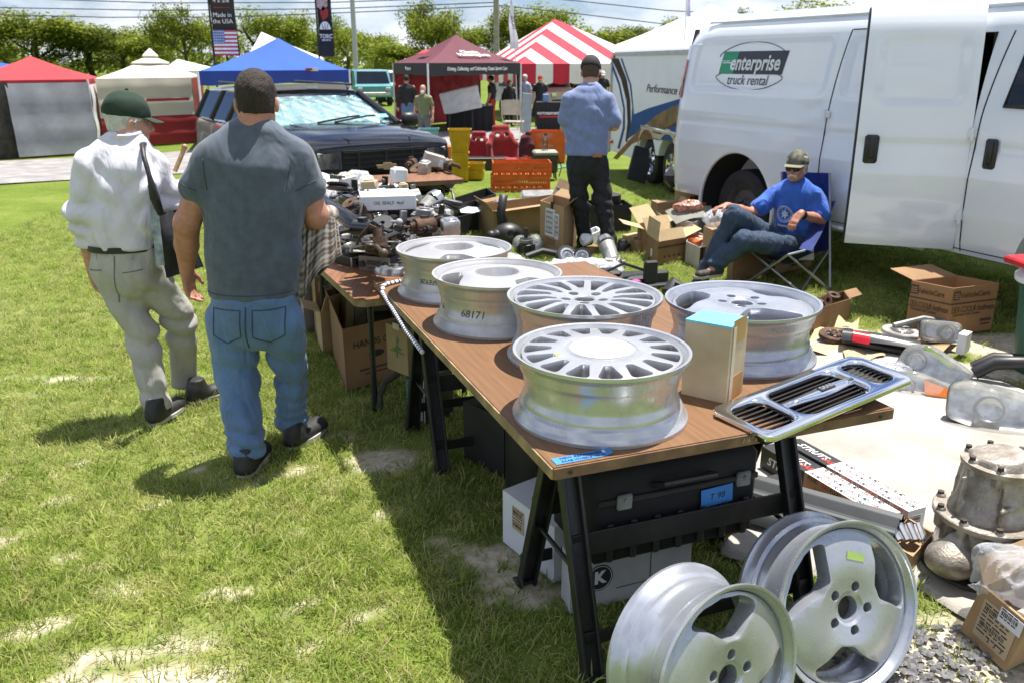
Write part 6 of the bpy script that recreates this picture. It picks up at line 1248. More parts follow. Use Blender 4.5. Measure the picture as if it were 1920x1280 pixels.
# camp chair
 c=thing('camp_chair','blue folding camp chair with grey tube legs under the seated man','chair',(2.0,6.9,0));o0=V3(2.0,6.9,0);BL=mat('navy_canvas',(0.016,0.032,0.16),.85,var=.25,vs=14,bump=.2,bs=200);GM=mat('grey_tube',(0.30,0.30,0.31),.35,.7,var=.1);q=lambda p:tuple(np.array(p)-o0)
 fl,fr,bl,br=G(1398,532),G(1500,548),G(1470,505),G(1556,545)
 top={'fl':A(1440,428,Y-.38),'fr':A(1510,470,Y-.46),'bl':A(1466,322,Y+.22),'br':A(1556,325,Y-.02)}
 seat={'fl':A(1405,470,6.72),'fr':A(1478,478,6.5),'bl':A(1475,470,7.18),'br':A(1553,470,6.93)}
 for k,(a,b)in enumerate(((fl,seat['fr']),(fr,seat['fl']),(bl,seat['br']),(br,seat['bl']),(fl,seat['bl']),(bl,seat['fl']),(fr,seat['br']),(br,seat['fr']))):MB().tube([q(a),q(b)],.010,8).obj('leg',GM,c)
 for a,b in((bl,top['bl']),(br,top['br'])):MB().tube([q(a),q(b)],.011,8).obj('back_post',GM,c)
 for a,b in((seat['fr'],top['fr']),):MB().tube([q(a),q(b)],.010,8).obj('arm_post',GM,c)
 for a in(fl,fr,bl,br):MB().sphere(q(a+Vector((0,0,.012))),(.018,.018,.014),10,6).obj('foot',BLACKM,c)
 def sheet(name,a,b,d_,e,sag,sd):MB().grid(lambda s_,t:V3(*q(a))*(1-s_)*(1-t)+V3(*q(b))*s_*(1-t)+V3(*q(e))*(1-s_)*t+V3(*q(d_))*s_*t+V3(*sd)*sag*math.sin(PI*s_)*math.sin(PI*min(1,t*1.0)),10,8).obj(name,BL,c,180)
 sheet('seat',seat['fl'],seat['fr'],seat['br'],seat['bl'],.07,(0,0,-1));sheet('backrest',seat['bl'],seat['br'],top['br'],top['bl'],.10,(.6,.75,0))
 for a,b in(('fr','br'),):
  e=(top[a]+V3(0,0,.005),seat[b]*.35+top[b]*.65);w=V3(.04,-.03,0);MB().grid(lambda s_,t:V3(*q(e[0]*(1-t)+e[1]*t))+w*(s_*2-1)+V3(0,0,-.03*math.sin(PI*t)),2,8).obj('armrest',BL,c,180)
 MB().grid(lambda s_,t:V3(*q(A(1492+34*s_,458+30*t,6.86-.08*s_))),3,3).obj('care_label',mat('white_tag',(0.66,0.66,0.62),.8),c)
seated_man()
# ================================================================== FAR STALLS
HAIRB=mat('black_hair',(.016,.013,.012),.8,var=.3,vs=60);GREYH=MATS['grey_hair']if 'grey_hair' in MATS else mat('grey_hair',(.50,.48,.45),.8)
CL=lambda n,c:mat(n,c,.9,var=.15,vs=10,bump=.1)
OLIVE,BLKC,BLUEJ,REDC,WHC,MAROON=CL('olive_shirt',(.17,.19,.105)),CL('black_shirt',(.018,.018,.020)),CL('faded_jeans',(.10,.17,.29)),CL('red_shorts',(.55,.025,.012)),CL('white_cotton',(.62,.62,.66)),CL('maroon_cloth',(.075,.010,.022))
def foot_at(px,py_top,ht):
 best=None
 for Y in np.arange(12,60,.1):
  if at(px,py_top,Y).z<=ht:best=Y;break
 return best
simple_person('man in dark sweater and blue jeans standing with his back turned by the blue canopy',(at(762,150,21).x,21,0),.2,1.42,BLKC,BLUEJ,hairm=HAIRB,sleeve='long',face_on=False)
simple_person('bald man in olive T-shirt wearing a white face mask',(at(793,160,17.8).x,17.8,0),PI-.15,1.28,OLIVE,CL('grey_slacks',(.12,.12,.13)),mask=mat('white_mask',(.78,.78,.78),.8))
simple_person('person in white and black top and bright red shorts under the maroon canopy',(at(922,150,23.5).x,23.5,0),1.2,1.38,BLKC,REDC,hairm=HAIRB)
simple_person('person in dark clothing stooping at the maroon canopy table',(at(955,165,24.6).x,24.6,0),PI+.5,1.25,BLKC,BLKC,hairm=HAIRB,sleeve='long')
simple_person('person in black T-shirt and red cap behind the black draped table',(at(1013,150,24.8).x,24.8,0),PI,1.36,BLKC,CL('dark_slacks',(.03,.03,.03)),capm=CL('red_cap',(.35,.05,.03)))
simple_person('person in pale blue shirt half hidden by the leaning grey panel',(at(985,150,25.4).x,25.4,0),PI-.8,1.38,CL('pale_blue_shirt',(.40,.45,.62)),BLKC,hairm=GREYH)
simple_person('person in black jacket standing right of the man in the blue shirt',(at(1130,140,27.5).x,27.5,0),PI,1.45,BLKC,BLKC,capm=WHC)
def slab(name,label,cat,c,d,m,rot=(0,0,0),bev=.01,group=None):
 o=MB().box((0,0,d[2]/2),d,bev=bev).obj(name,m);o.location=c;o.rotation_euler=rot;return tag(o,label,cat,group)
# tables, panels
def draped(label,x0,x1,yb,Y,ht,m,dp=.7):
 a,b=at(x0,yb,Y),at(x1,yb,Y);o=thing('display_table',label,'table',((a.x+b.x)/2,Y+dp/2,0),0);w=b.x-a.x
 MB().box((0,0,ht-.015),(w,dp,.03),bev=.008).obj('tabletop',m,o)
 MB().grid(lambda u,v:(-w/2+w*u,-dp/2-.01-.015*math.sin(u*40)*(1-v),.02+(ht-.02)*v),60,4).obj('table_skirt',m,o,180);MB().grid(lambda u,v:(-w/2-.01,-dp/2+dp*u,.02+(ht-.02)*v),10,4).obj('table_skirt',m,o,180);return o,w
DRAPE=mat('black_drape',(.015,.015,.017),.85,var=.2,vs=6)
o,w=draped('black skirted table in front of the red curtain',838,925,240,22.8,.62,DRAPE)
r=random.Random(4)
for i in range(9):b=slab('small_carton',('%s carton %s on the black skirted table'%(('tiny black','small white','small tan')[i%3],('leftmost','in the middle','rightmost')[i//3])),'carton',(o.location.x-.45+.11*i*1.05,23.1+r.uniform(-.2,.2),.621),(r.uniform(.06,.16),.1,r.uniform(.03,.08)),(BLKC,WHC,mat('pale_card',(.5,.46,.4),.8))[i%3],(0,0,r.uniform(0,3)),.004,'cartons on the black skirted table')
o2,w2=draped('black draped table with a white and red printed emblem',1006,1058,238,23.0,.72,DRAPE);text('MOTORSPORTS',.085,WHT,o2,frame((-.05,-.378,.44),(1,0,0),(0,0,1)),bold=.003);MB().box((-.05,-.374,.36),(.5,.006,.05)).obj('red_line',FABR['red_canopy'],o2)
slab('blue_tin','small blue and white tin on the black draped table','tin',(o2.location.x-.12,23.2,.721),(.16,.12,.2),mat('blue_tin',(.16,.27,.52),.4))
o=slab('display_board','tall grey panel leaning beside the black draped table','panel',(at(988,235,22.3).x-.04,22.3,0),(.30,.03,.98),mat('grey_panel',(.20,.23,.25),.6),(-.12,.12,.5))
S=SDF((-.75,-.3,-.05),(.75,.3,.8),.02);S.box((0,0,.30),(.50,.035,.28),rotm((0,-.22,0)),.03);S.noise(.01,5,2);o=link('fender_panel',S.mesh('p',mat('primer_white',(.52,.53,.55),.45)));o.location=(at(864,215,22.2).x,22.25,.50);tag(o,'white car body panel propped against the black skirted table','body panel')
MB().tube([(-.3,.02,-.50),(-.28,.02,.2)],.015).tube([(.3,.02,-.50),(.28,.02,.2)],.015).obj('stand_leg',BLKP,o)
# teal bins on the grass beside the vehicle
TEAL=mat('teal_plastic',(.20,.40,.46),.5,var=.1);p=at(803,198,15.2)
def bin_stack(name,label,c,sizes,m,rz=0,group=None,lip=.02,tilt=0):
 o=thing(name,label,'bin',c,rz,group);z=0
 for w,d,h in sizes:
  t=1.12;mb=MB();b=[(-w/2,-d/2),(w/2,-d/2),(w/2,d/2),(-w/2,d/2)]
  lo,hi=[(x*.90,y*.90,z)for x,y in b],[(x,y,z+h)for x,y in b];li,hin=[(x*.86,y*.86,z+.015)for x,y in b],[(x*.95,y*.95,z+h)for x,y in b]
  mb.add(lo+hi+hin+li,[(3,2,1,0)]+[(i,(i+1)%4,4+(i+1)%4,4+i)for i in range(4)]+[(4+i,4+(i+1)%4,8+(i+1)%4,8+i)for i in range(4)]+[(8+i,8+(i+1)%4,12+(i+1)%4,12+i)for i in range(4)]+[(12,13,14,15)])
  for i in range(4):a_,b_=Vector(hi[i]),Vector(hi[(i+1)%4]);mb.box(tuple((a_+b_)/2-Vector((0,0,lip/2))),((b_-a_).length+lip,lip,lip)if i%2==0 else(lip,(b_-a_).length+lip,lip))
  n=5
  for k in range(1,n):
   for s in(-1,1):mb.box((-w/2*.95+w*.95*k/n,s*d/2*.945,z+h*.45),(.012,.02,h*.8))
  mb.obj('tray',m,o,0);z+=h*.98
 return o
bin_stack('storage_bin','pale teal plastic bin column in front of the masked man',(p.x,15.2,0),[(.27,.27,.16),(.27,.27,.16),(.29,.27,.16),(.33,.3,.15)],TEAL,.1)
YEL=mat('yellow_plastic',(.62,.40,.010),.45,var=.12,vs=6,transl=.15);p=G(866,338)
bin_stack('parts_bin','tall stack of yellow plastic bins right of the black vehicle',(p.x-.02,p.y,0),[(.26,.30,.21),(.26,.30,.21),(.28,.32,.20),(.33,.36,.15)],YEL,.06);p=G(893,336);bin_stack('parts_bin','short yellow plastic bin beside the tall yellow stack',(p.x,p.y+.02,0),[(.23,.26,.13),(.25,.27,.12)],YEL,-.1)
# orange ventilated crates
ORG=mat('orange_plastic',(.60,.115,.010),.5,var=.12,vs=8)
def vent_crate(parent,z,w,d,h,m=ORG):
 mb=MB()
 for s in(-1,1):
  for zz,hh in((h-.02,.04),(.02,.04),(h*.5,.02)):mb.box((0,s*d/2,z+zz),(w,.014,hh));mb.box((s*w/2,0,z+zz),(.014,d,hh))
  n=24
  for k in range(n+1):mb.box((-w/2+w*k/n,s*d/2,z+h/2),(.020,.012,h))
  for k in range(8):mb.box((s*w/2,-d/2+d*k/7,z+h/2),(.012,.016,h))
 for k in range(9):mb.box((-w/2+w*(k+.5)/9,0,z+.008),(w/9*.6,d,.01))
 return mb.obj('crate_tray',m,parent,0)
def crate_stack(label,c,n,w,d,h,rz,group='orange vented crates'):
 o=thing('vented_crate',label,'crate',c,rz,group)
 for k in range(n):q=vent_crate(o,k*h*.93,w,d,h);q.location=(.02*(k%2),.01*k,0)
 return o
p=G(975,358);crate_stack('long orange vented crate pair standing alone on the grass',(p.x,p.y+.18,0),2,.80,.44,.20,.05)
p=G(1022,305);crate_stack('orange crates stacked three high left of the man in the blue shirt',(p.x+.05,p.y+.2,0),3,.62,.42,.19,-.1);p=G(962,322);
p=G(1000,318);crate_stack('small orange crate tipped beside the cooler',(p.x-.02,p.y+.1,0),1,.34,.26,.18,.5)
# red race seats
SEATR=mat('red_velour',(.26,.008,.012),.9,var=.15,vs=10,sheen=.3)
def seat(label,c,rz,sc,tilt):
 o=thing('racing_seat',label,'seat',c,(0,0,rz),'red racing seats on the grass');S=SDF((-.5,-.4,-.02),(.5,.6,.95),.016)
 Rm=rotm((tilt,0,0));T=lambda x,y,z:Rm@np.array((x,y,z))
 S.box(T(0,.06,.36),(.25,.05,.32),Rm,.05,.03);S.box(T(0,.07,.66),(.17,.05,.18),Rm,.05,.09)
 for s in(-1,1):S.cone(T(s*.26,.01,.15),T(s*.27,.0,.46),.055,.05,.04);S.cone(T(s*.27,.0,.46),T(s*.16,.06,.62),.05,.05,.05);S.ell(T(s*.075,.06,.645),(.045,.2,.035),rotm((tilt,0,s*.3)),.01,'s')
 S.box((0,-.16,.12),(.25,.22,.08),None,.05,.05)
 me=S.mesh('seat_shell',SEATR);me.transform(Matrix.Scale(sc,4));link('seat_shell',me,o);MB().box((0,-.1*sc,.03*sc),(.42*sc,.36*sc,.05*sc),bev=.01).obj('seat_base',BLKP,o)
p=G(944,318);seat('larger red racing seat with two belt slots, facing the viewer',(p.x,p.y+.15,0),.25,.86,-.18);p=G(894,318);seat('smaller red racing seat left of the larger one',(p.x,p.y+.3,0),-.2,.72,-.15)
p=G(985,308);S=SDF((-.3,-.25,0),(.3,.25,.6),.018);S.cone((0,0,.05),(0,0,.42),.19,.08,.05);S.cone((.08,0,.3),(.05,0,.5),.08,.05,.04);S.noise(.03,16,3);o=link('coat',S.mesh('coat',MAROON));o.location=(p.x,p.y+.2,0);tag(o,'maroon coat heaped over a chair behind the red seats','coat')
slab('black_case','long black case lying in front of the red racing seats','case',(at(905,300,14.4).x,14.5,0),(.75,.3,.2),BLKP,(0,0,.1))
S=SDF((-.3,-.2,0),(.3,.2,.5),.015);S.box((0,0,.2),(.17,.04,.19),rotm((-.25,0,.1)),.04);S.ell((0,-.1,.22),(.13,.08,.15),None,.02,'s');o=link('seat_back_shell',S.mesh('s',mat('pale_plastic',(.40,.44,.54),.25,coat=.3)));p=G(948,308);o.location=(p.x,p.y,0);tag(o,'pale plastic seat shell in front of the larger red seat','seat shell')
slab('white_sheet','white paper sheet on the grass beside the pale seat shell','paper',G(978,301)+Vector((0,0,.012)),(.34,.3,.008),WHC,(.06,0,.3),0)
# beige folding chair
def folding_chair():
 p=G(962,262);o=thing('folding_chair','beige metal folding chair behind the red racing seats','chair',(p.x,p.y,0),2.9);BG=mat('beige_metal',(.44,.38,.31),.5)
 MB().grid(lambda u,v:(-.24+.48*u,.16+.05*math.cos(PI*(u-.5))*-1+.05*v,.56+.34*(v-.12*(2*u-1)**4*v)),10,6).obj('backrest',BG,o,180);MB().box((0,-.02,.40),(.44,.40,.03),bev=.01).obj('seat',BG,o)
 for s in(-1,1):MB().tube([(s*.22,-.2,0),(s*.22,.2,.58),(s*.22,.23,.9)],.012).obj('leg',BG,o);MB().tube([(s*.20,.24,0),(s*.20,-.16,.42)],.012).obj('leg',BG,o)
folding_chair()
# cooler stool with a bottle
p=G(1022,338);o=thing('cooler','dark green camp cooler with pale lid and straps','cooler',(p.x,p.y+.1,0),.1);MB().box((0,0,.24),(.36,.28,.28),bev=.03).obj('cooler_body',mat('dark_olive',(.035,.040,.034),.7,var=.3),o);MB().box((0,0,.40),(.37,.29,.07),bev=.025).obj('lid',mat('pale_sage',(.30,.31,.26),.6),o)
for x,y in((-.16,-.1),(.16,-.1),(-.16,.1),(.16,.1)):MB().tube([(x,y,0),(x*.9,y,.14)],.012).obj('leg',BLKP,o)
for s in(-1,1):MB().tube([(s*.19,0,.36),(s*.25,-.04,.18),(s*.21,-.05,.04)],.008).obj('strap',BLKP,o)
b=thing('water_bottle','clear plastic bottle with dark cap standing on the cooler','bottle',(p.x+.0,p.y+.08,.437),0);MB().lathe([(.001,0),(.042,0),(.046,.02),(.044,.12),(.046,.14),(.036,.19),(.018,.21),(.018,.225)],20).obj('bottle_body',glass_material('clear_plastic',(.85,.86,.86),.72,.08),b);MB().cyl((0,0,.222),(0,0,.25),.022,n=14).obj('cap',BLKP,b);MB().cyl((0,0,.01),(0,0,.08),.038,n=16).obj('drink',mat('orange_drink',(.55,.28,.16),.3),b)
MB().tube([(0,0,.02),(.45,.03,.12),(.62,.3,.20)],.014).tube([(.05,.16,.02),(.7,.06,.18)],.014).obj('rod_stand',mat('teal_tube',(.18,.42,.42),.4)).location=G(1032,322);tag(bpy.data.objects['rod_stand'],'teal bent tube stand lying on the grass left of the blue shirt man','tube stand')
# ================================================================== GOODS: helpers
KRAFT=mat('kraft_card',(.36,.235,.125),.85,var=.10,vs=4,bump=.08,bs=60);KRAFTD=mat('brown_card',(.27,.155,.075),.85,var=.15,vs=4,bump=.08,bs=60);KRAFTP=mat('pale_card_board',(.50,.37,.21),.85,var=.10,vs=4);WHITEC=mat('white_card',(.66,.67,.70),.75,var=.07,vs=4);CREAMC=mat('cream_card',(.55,.47,.33),.8,var=.18,vs=5,col2=(.42,.33,.20));GREYC=mat('grey_card',(.36,.38,.40),.8,var=.1,vs=5)
INK=mat('black_ink',(.022,.020,.020),.8);INKB=mat('brown_ink',(.10,.055,.030),.85);LABEL=mat('paper_label',(.68,.68,.70),.7,var=.04);TAPEB=mat('brown_tape',(.42,.25,.09),.35);BTAPE=mat('blue_masking_tape',(.045,.22,.56),.7,var=.1);REDINK=mat('red_ink',(.50,.035,.02),.7);ALU=mat('cast_aluminium',(.42,.41,.39),.5,.55,var=.3,vs=8,bump=.3,bs=60);RUST=mat('rusty_iron',(.11,.060,.036),.85,.15,var=.5,vs=14,bump=.4,bs=50);GREYP=mat('grey_part',(.20,.205,.21),.5,.25,var=.3,vs=14);STEELB=mat('bright_steel',(.55,.55,.56),.25,.85,var=.15)
ORANGEC=mat('orange_card_print',(.56,.30,.13),.8,var=.1);BLACKC=mat('black_card',(.020,.020,.022),.5,var=.2)
def bag_material():
 m=bpy.data.materials.new('clear_bag');m.use_nodes=True;N=m.node_tree.nodes;L=m.node_tree.links;b=N['Principled BSDF'];b.inputs['Base Color'].default_value=(.82,.84,.88,1);b.inputs['Roughness'].default_value=.12
 tc=N.new('ShaderNodeTexCoord');n=N.new('ShaderNodeTexNoise');n.inputs['Scale'].default_value=26;n.inputs['Detail'].default_value=4;n.inputs['Distortion'].default_value=2;L.new(tc.outputs['Object'],n.inputs['Vector']);bp=N.new('ShaderNodeBump');bp.inputs['Strength'].default_value=.9;bp.inputs['Distance'].default_value=.02;L.new(n.outputs['Fac'],bp.inputs['Height']);L.new(bp.outputs[0],b.inputs['Normal'])
 mr=N.new('ShaderNodeMapRange');mr.inputs[1].default_value=.35;mr.inputs[2].default_value=.65;mr.inputs[3].default_value=.25;mr.inputs[4].default_value=.78;L.new(n.outputs['Fac'],mr.inputs[0]);L.new(mr.outputs[0],b.inputs['Alpha']);return m
BAG=bag_material()
def gw(x,y,z=0.0):return Vector(G(x,y,z))
def sticker(parent,M,w,h,seed=0,m=LABEL,ink=INK,bars=True):
 """printed paper label: sheet, bar code and lines of small print"""
 s=MB(M).box((0,0,.0006),(w,h,.0012)).obj('label',m,parent,0);r=random.Random(seed);mb=MB(M)
 n=max(3,int(h/.014))
 for k in range(n):
  y=h*.42-k*h*.84/n
  if bars and k%4==1:
   x=-w*.42
   while x<w*.30:q=r.uniform(.0012,.004);mb.box((x+q/2,y,.0016),(q,h*.9/n,.0006));x+=q+r.uniform(.0015,.004)
  else:
   x=-w*.44
   while x<w*.30:q=r.uniform(.08,.25)*w;mb.box((min(x+q/2,w*.40),y,.0016),(q,h*.26/n,.0006));x+=q+w*.05
 mb.obj('print',ink,s,0);return s
def carton(label,L,N_,R_,h,m=KRAFT,z0=0.0,flaps=(),name='carton',cat='carton',group=None,lid=False,th=.005,lean=(0,0),inner=None):
 """open or closed board box over three seen ground corners (left, near, right); returns thing and face frames"""
 L,N_,R_=[Vector((p[0],p[1],z0))for p in(L,N_,R_)];D=L+R_-N_;c=(L+R_)/2;o=thing(name,label,cat,c,0,group);Q=[p-c for p in(L,N_,R_,D)];ln=Vector((lean[0],lean[1],0));T=[q+Vector((0,0,h))+ln for q in Q];mb=MB()
 inn=[q*(1-2*th/max(q.length*1.0,.02))for q in Q];tin=[t+(i-q)for t,i,q in zip(T,inn,Q)]
 if lid:mb.add(Q+T,[(3,2,1,0),(4,5,6,7)]+[(i,(i+1)%4,4+(i+1)%4,4+i)for i in range(4)])
 else:mb.add(Q+T+tin+[i+Vector((0,0,.006))for i in inn],[(3,2,1,0),(12,13,14,15)]+[(i,(i+1)%4,4+(i+1)%4,4+i)for i in range(4)]+[(4+i,4+(i+1)%4,8+(i+1)%4,8+i)for i in range(4)]+[(8+i,8+(i+1)%4,12+(i+1)%4,12+i)for i in range(4)])
 mb.obj('box_body',m,o,0);F=[]
 for i in range(4):
  a,b=Q[i],Q[(i+1)%4];a2,b2=T[i],T[(i+1)%4];F.append((frame((a+b+a2+b2)/4,b-a,(a2+b2-a-b)/2),(b-a).length))
 for side,ang,fl in flaps:
  a,b=T[side],T[(side+1)%4];e=(b-a).normalized();up=Vector((0,0,1));ou=e.cross(up)*1.0;ou=ou if ou.dot((a+b)/2-Vector((0,0,(a+b).z/2)))>0 else-ou;d=up*math.cos(math.radians(ang))+ou*math.sin(math.radians(ang));ins=e*.008;w=d.cross(e).normalized()*.002
  p=[a+ins,b-ins,b-ins*2+d*fl,a+ins*2+d*fl];MB().add([x-w for x in p]+[x+w for x in p],[(3,2,1,0),(4,5,6,7)]+[(i,(i+1)%4,4+(i+1)%4,4+i)for i in range(4)]).obj('flap',m if inner is None else inner,o,0)
 return o,F
def tagged(o,label,cat,loc=None,rot=None,group=None):
 if loc is not None:o.location=loc
 if rot is not None:o.rotation_euler=rot
 return tag(o,label,cat,group)
def bag(label,c,r,seed,rot=(0,0,0),m=BAG,cat='plastic bag',name='plastic_bag',amp=.02,sc=22,group=None):
 """crumpled film: a blob pinched into many sharp creases"""
 r=np.array(r);S=SDF(-r*1.45,r*1.45,max(.006,float(r.max())/24));S.ell((0,0,0),r,None,0)
 S.field(lambda P:amp*1.3*np.abs(n3(P,sc*.8,seed))-amp*.55+amp*.9*np.abs(n3(P*np.array((1,1.4,.8)),sc*1.9,seed+1))-amp*.3);return tagged(link(name,S.mesh(name,m,28,0)),label,cat,c,rot,group)
# ================================================================== WHITE MAT AND WHAT LIES ON IT
def white_mat():
 c=sum(MATPOLY,Vector((0,0)))/len(MATPOLY);n=len(MATPOLY);NA,NR=208,40;mb=MB();P=[]
 def bd(t):i=int(t*n)%n;f=t*n-int(t*n);a,b=MATPOLY[i],MATPOLY[(i+1)%n];return a.lerp(b,f)
 for i in range(NA):
  b=bd(i/NA);b=(bd((i-3)/NA%1)+b*2+bd((i+3)/NA%1))/4
  for j in range(NR+1):p=c.lerp(b,max(j/NR,.0001));P.append((p.x,p.y))
 P=np.array(P);X3=np.stack([P[:,0],P[:,1],0*P[:,0]],1);z=.018+.007*n3(X3,7,61)+.005*np.abs(n3(X3,13,64))+.003*n3(X3*np.array((1,.35,1)),34,62)+.05*np.exp(-((P[:,0]-1.72)**2+(P[:,1]-4.55)**2)/.02)
 vs=[(P[k,0],P[k,1],z[k]if k%(NR+1)<NR else .004)for k in range(len(P))];W=NR+1
 mb.add(vs,[(i*W+j,i*W+j+1,((i+1)%NA)*W+j+1,((i+1)%NA)*W+j)for i in range(NA)for j in range(NR)]);o=mb.obj('ground_mat',mat('white_felt',(.42,.40,.36),.95,col2=(.29,.265,.23),vs=3.2,bump=.4,bs=160),None,180)
 return tag(o,'off white felt mat spread on the ground under the headlamps and gearbox','mat')
white_mat()
MZ=.024
# antifreeze carton
L,N_,R_=gw(1697,612),gw(1773,630),gw(1858,618);h=at(1773,541,N_.y).z
o,F=carton('large brown antifreeze carton standing open behind the headlamps',L,N_,R_,h,mat('orange_card',(.34,.185,.08),.85,var=.1,vs=3),flaps=[(3,82,.22)],inner=KRAFTD)
for i in(0,1):
 M,w=F[i];S_=lambda x,y:M@Matrix.Translation((x*w,y*h,.002));MB(S_(0,.16)).box((0,0,0),(w,.010,.001)).obj('print_band',INKB,o,0);MB(S_(-.40,.33)).box((0,0,0),(.055,.062,.001)).obj('logo_square',INKB,o,0)
 MB(S_(-.40,.33)).box((0,.012,.001),(.04,.006,.001)).box((0,-.002,.001),(.04,.006,.001)).box((0,-.016,.001),(.04,.006,.001)).obj('logo_lines',KRAFT,o,0)
 text('VehicleCare',.05,INKB,o,S_(.0,.32),depth=.0005,bold=.0008,sx=w/.38);text('DEX-COOL® Antifreeze',.058,INKB,o,S_(.0,.02),depth=.0005,shear=.12,sx=.62*w/.40,bold=.0004);text('Extended Life Coolant',.028,INKB,o,S_(-.12,-.08),depth=.0005,sx=w/.42);MB(S_(.32,-.28)).box((0,.01,0),(.10,.02,.001)).box((0,-.018,0),(.08,.012,.001)).obj('print_lines',INKB,o,0)
# headlamps
CLAMP=mat('lamp_lens',(.74,.745,.71),.10,var=.06,vs=6,alpha=.24,rv=.04)
def headlamp(label,M,outl,dep,bulge=.03,bowls=((0,0,.05),),amber=None,back=BLKP,tape=None,name='headlamp',bracket=True):
 """lamp unit: outl = outline in the plane of M (x, y), lens bulging along +z, housing behind"""
 o=thing(name,label,'headlamp',M.translation,0);A_=M.copy();A_.translation=(0,0,0);n=4;R=[]
 big=[]
 for i in range(len(outl)):
  a,b=Vector(outl[i]),Vector(outl[(i+1)%len(outl)])
  for k in range(4):big.append(a.lerp(b,k/4))
 big=[(big[i-1]+big[i]*2+big[(i+1)%len(big)])/4 for i in range(len(big))];c=sum(big,Vector((0,0)))/len(big);sh=lambda s,z:[tuple((c+(p-c)*s).to_3d()+Vector((0,0,z)))for p in big]
 MB(A_).loft([sh(1.0,-.005),sh(1.0,.006),sh(.96,bulge*.55),sh(.80,bulge*.9),sh(.4,bulge),sh(.02,bulge*1.02)],caps=False).obj('lens',CLAMP,o,180)
 MB(A_).loft([sh(1.0,-.004),sh(1.01,-.012),sh(.95,-dep*.5),sh(.70,-dep),sh(.02,-dep)],caps=False).obj('housing',back,o,50);MB(A_).loft([sh(.985,-.002),sh(.95,-.02),sh(.6,-.03),sh(.01,-.032)],caps=False).obj('reflector',mat('lamp_reflector',(.55,.56,.55),.22,.85,var=.35,vs=16),o,180)
 for x,y,r in bowls[:1]:MB(A_@Matrix.Translation((x,y,-.028))).lathe([(r,.026),(r*.95,.012),(r*.7,-.0),(r*.25,-.006),(.001,-.008)],24).obj('bowl',STEELB,o,180)
 if amber:MB(A_).add([(x,y,.004)for x,y in amber]+[(x,y,bulge*.98)for x,y in amber],[tuple(range(len(amber),2*len(amber)))]+[(i,(i+1)%len(amber),len(amber)+(i+1)%len(amber),len(amber)+i)for i in range(len(amber))]).obj('amber_reflector',mat('amber_plastic',(.62,.16,.015),.3),o,0)
 if tape:x,y,w,r=tape;MB(A_@Matrix.Translation((x,y,bulge*.93))@Euler((0,0,r)).to_matrix().to_4x4()).box((0,0,0),(w,.022,.001)).obj('price_tape',mat('green_tape',(.34,.47,.13),.6),o)
 if bracket:
  mb=MB(A_)
  for q in range(4):p=c+(big[q*len(big)//4]-c)*.55;mb.cyl((p.x,p.y,-dep*.6),(p.x,p.y,-dep*1.35),.016,.012,10).tube([(p.x,p.y,-dep*1.2),(p.x+.03,p.y+.02,-dep*1.5),(p.x+.05,p.y-.02,-dep*1.2)],.006,6)
  mb.obj('sockets',BLKP,o)
 return o
def plane(px,py,z,xd,yd):return frame(gw(px,py,z),xd,yd)
headlamp('rectangular clear headlamp propped upright against the antifreeze carton',plane(1764,622,.115,(1,-.06,0),(.05,.30,1)),[(-.125,-.06),(.125,-.075),(.125,.045),(.09,.062),(-.10,.075),(-.125,.06)],.08,.03,((.04,-.01,.045),(-.05,.0,.045)))
headlamp('large clear headlamp with a yellow green tape strip lying face up',plane(1748,682,.12,(.88,-.46,-.05),(-.20,.40,.75)),[(-.20,-.075),(.13,-.13),(.22,-.02),(.16,.02),(-.02,.105),(-.14,.085)],.09,.035,((-.08,.0,.055),(.06,-.05,.045)),tape=(.02,.045,.17,-.50))
headlamp('corner lamp with amber block lying below the taped headlamp',plane(1735,725,.055,(.93,-.36,0),(.12,.45,.75)),[(-.185,.06),(-.15,-.04),(-.02,-.085),(.14,-.075),(.185,.01),(.10,.035),(-.06,.085)],.06,.025,((-.09,.0,.045),),amber=[(.0,-.045),(.125,-.05),(.14,-.01),(.06,.012),(-.01,.03)],bracket=False)
headlamp('big clear headlamp with black backing at the right edge of the mat',plane(1862,760,.125,(.92,-.38,0),(.14,.34,.85)),[(-.20,-.085),(-.10,-.115),(.12,-.12),(.24,-.09),(.24,.05),(.10,.085),(-.12,.115),(-.20,.08)],.11,.04,((-.01,-.02,.065),(-.12,.01,.05)))
o=MB().tube([(-.03,.02,.03),(.06,.0,.10),(.19,-.05,.12),(.34,-.12,.06)],[.034,.04,.036,.03],12).tube([(.0,.10,.04),(.10,.08,.10),(.26,.02,.11),(.36,-.05,.06)],[.03,.036,.034,.03],12).obj('intake_hose',BLKP);tagged(o,'pair of thick black hoses behind the big right headlamp','hose',gw(1838,712,MZ))
o,F=carton('small white carton between the upright and the taped headlamps',gw(1790,668),gw(1806,672),gw(1816,664),.12,WHITEC,MZ,lid=True)
# dull metal and plastic parts on the mat edge
def clutch(label,c,r,m,rings,tilt=(0,0,0),hub=BLKP):
 o=thing('clutch_plate',label,'clutch plate',c,tilt);MB().lathe([(r*.35,0),(r,0),(r,.018),(r*.97,.024),(r*.60,.024),(r*.55,.014),(r*.35,.012)],40,closed=True).obj('plate',m,o);mb=MB()
 for k in range(rings):a=2*PI*k/rings;mb.cyl((r*.46*math.cos(a),r*.46*math.sin(a),.0),(r*.46*math.cos(a),r*.46*math.sin(a),.028),r*.075,n=10)
 mb.obj('springs',GREYP,o);mb=MB().lathe([(r*.10,.004),(r*.36,.004),(r*.36,.02),(r*.20,.03),(r*.10,.03)],28,closed=True)
 for k in range(12):a=2*PI*k/12;mb.box((r*.26*math.cos(a),r*.26*math.sin(a),.026),(r*.22,.008,.006),(0,0,a))
 mb.obj('hub',hub,o);return o
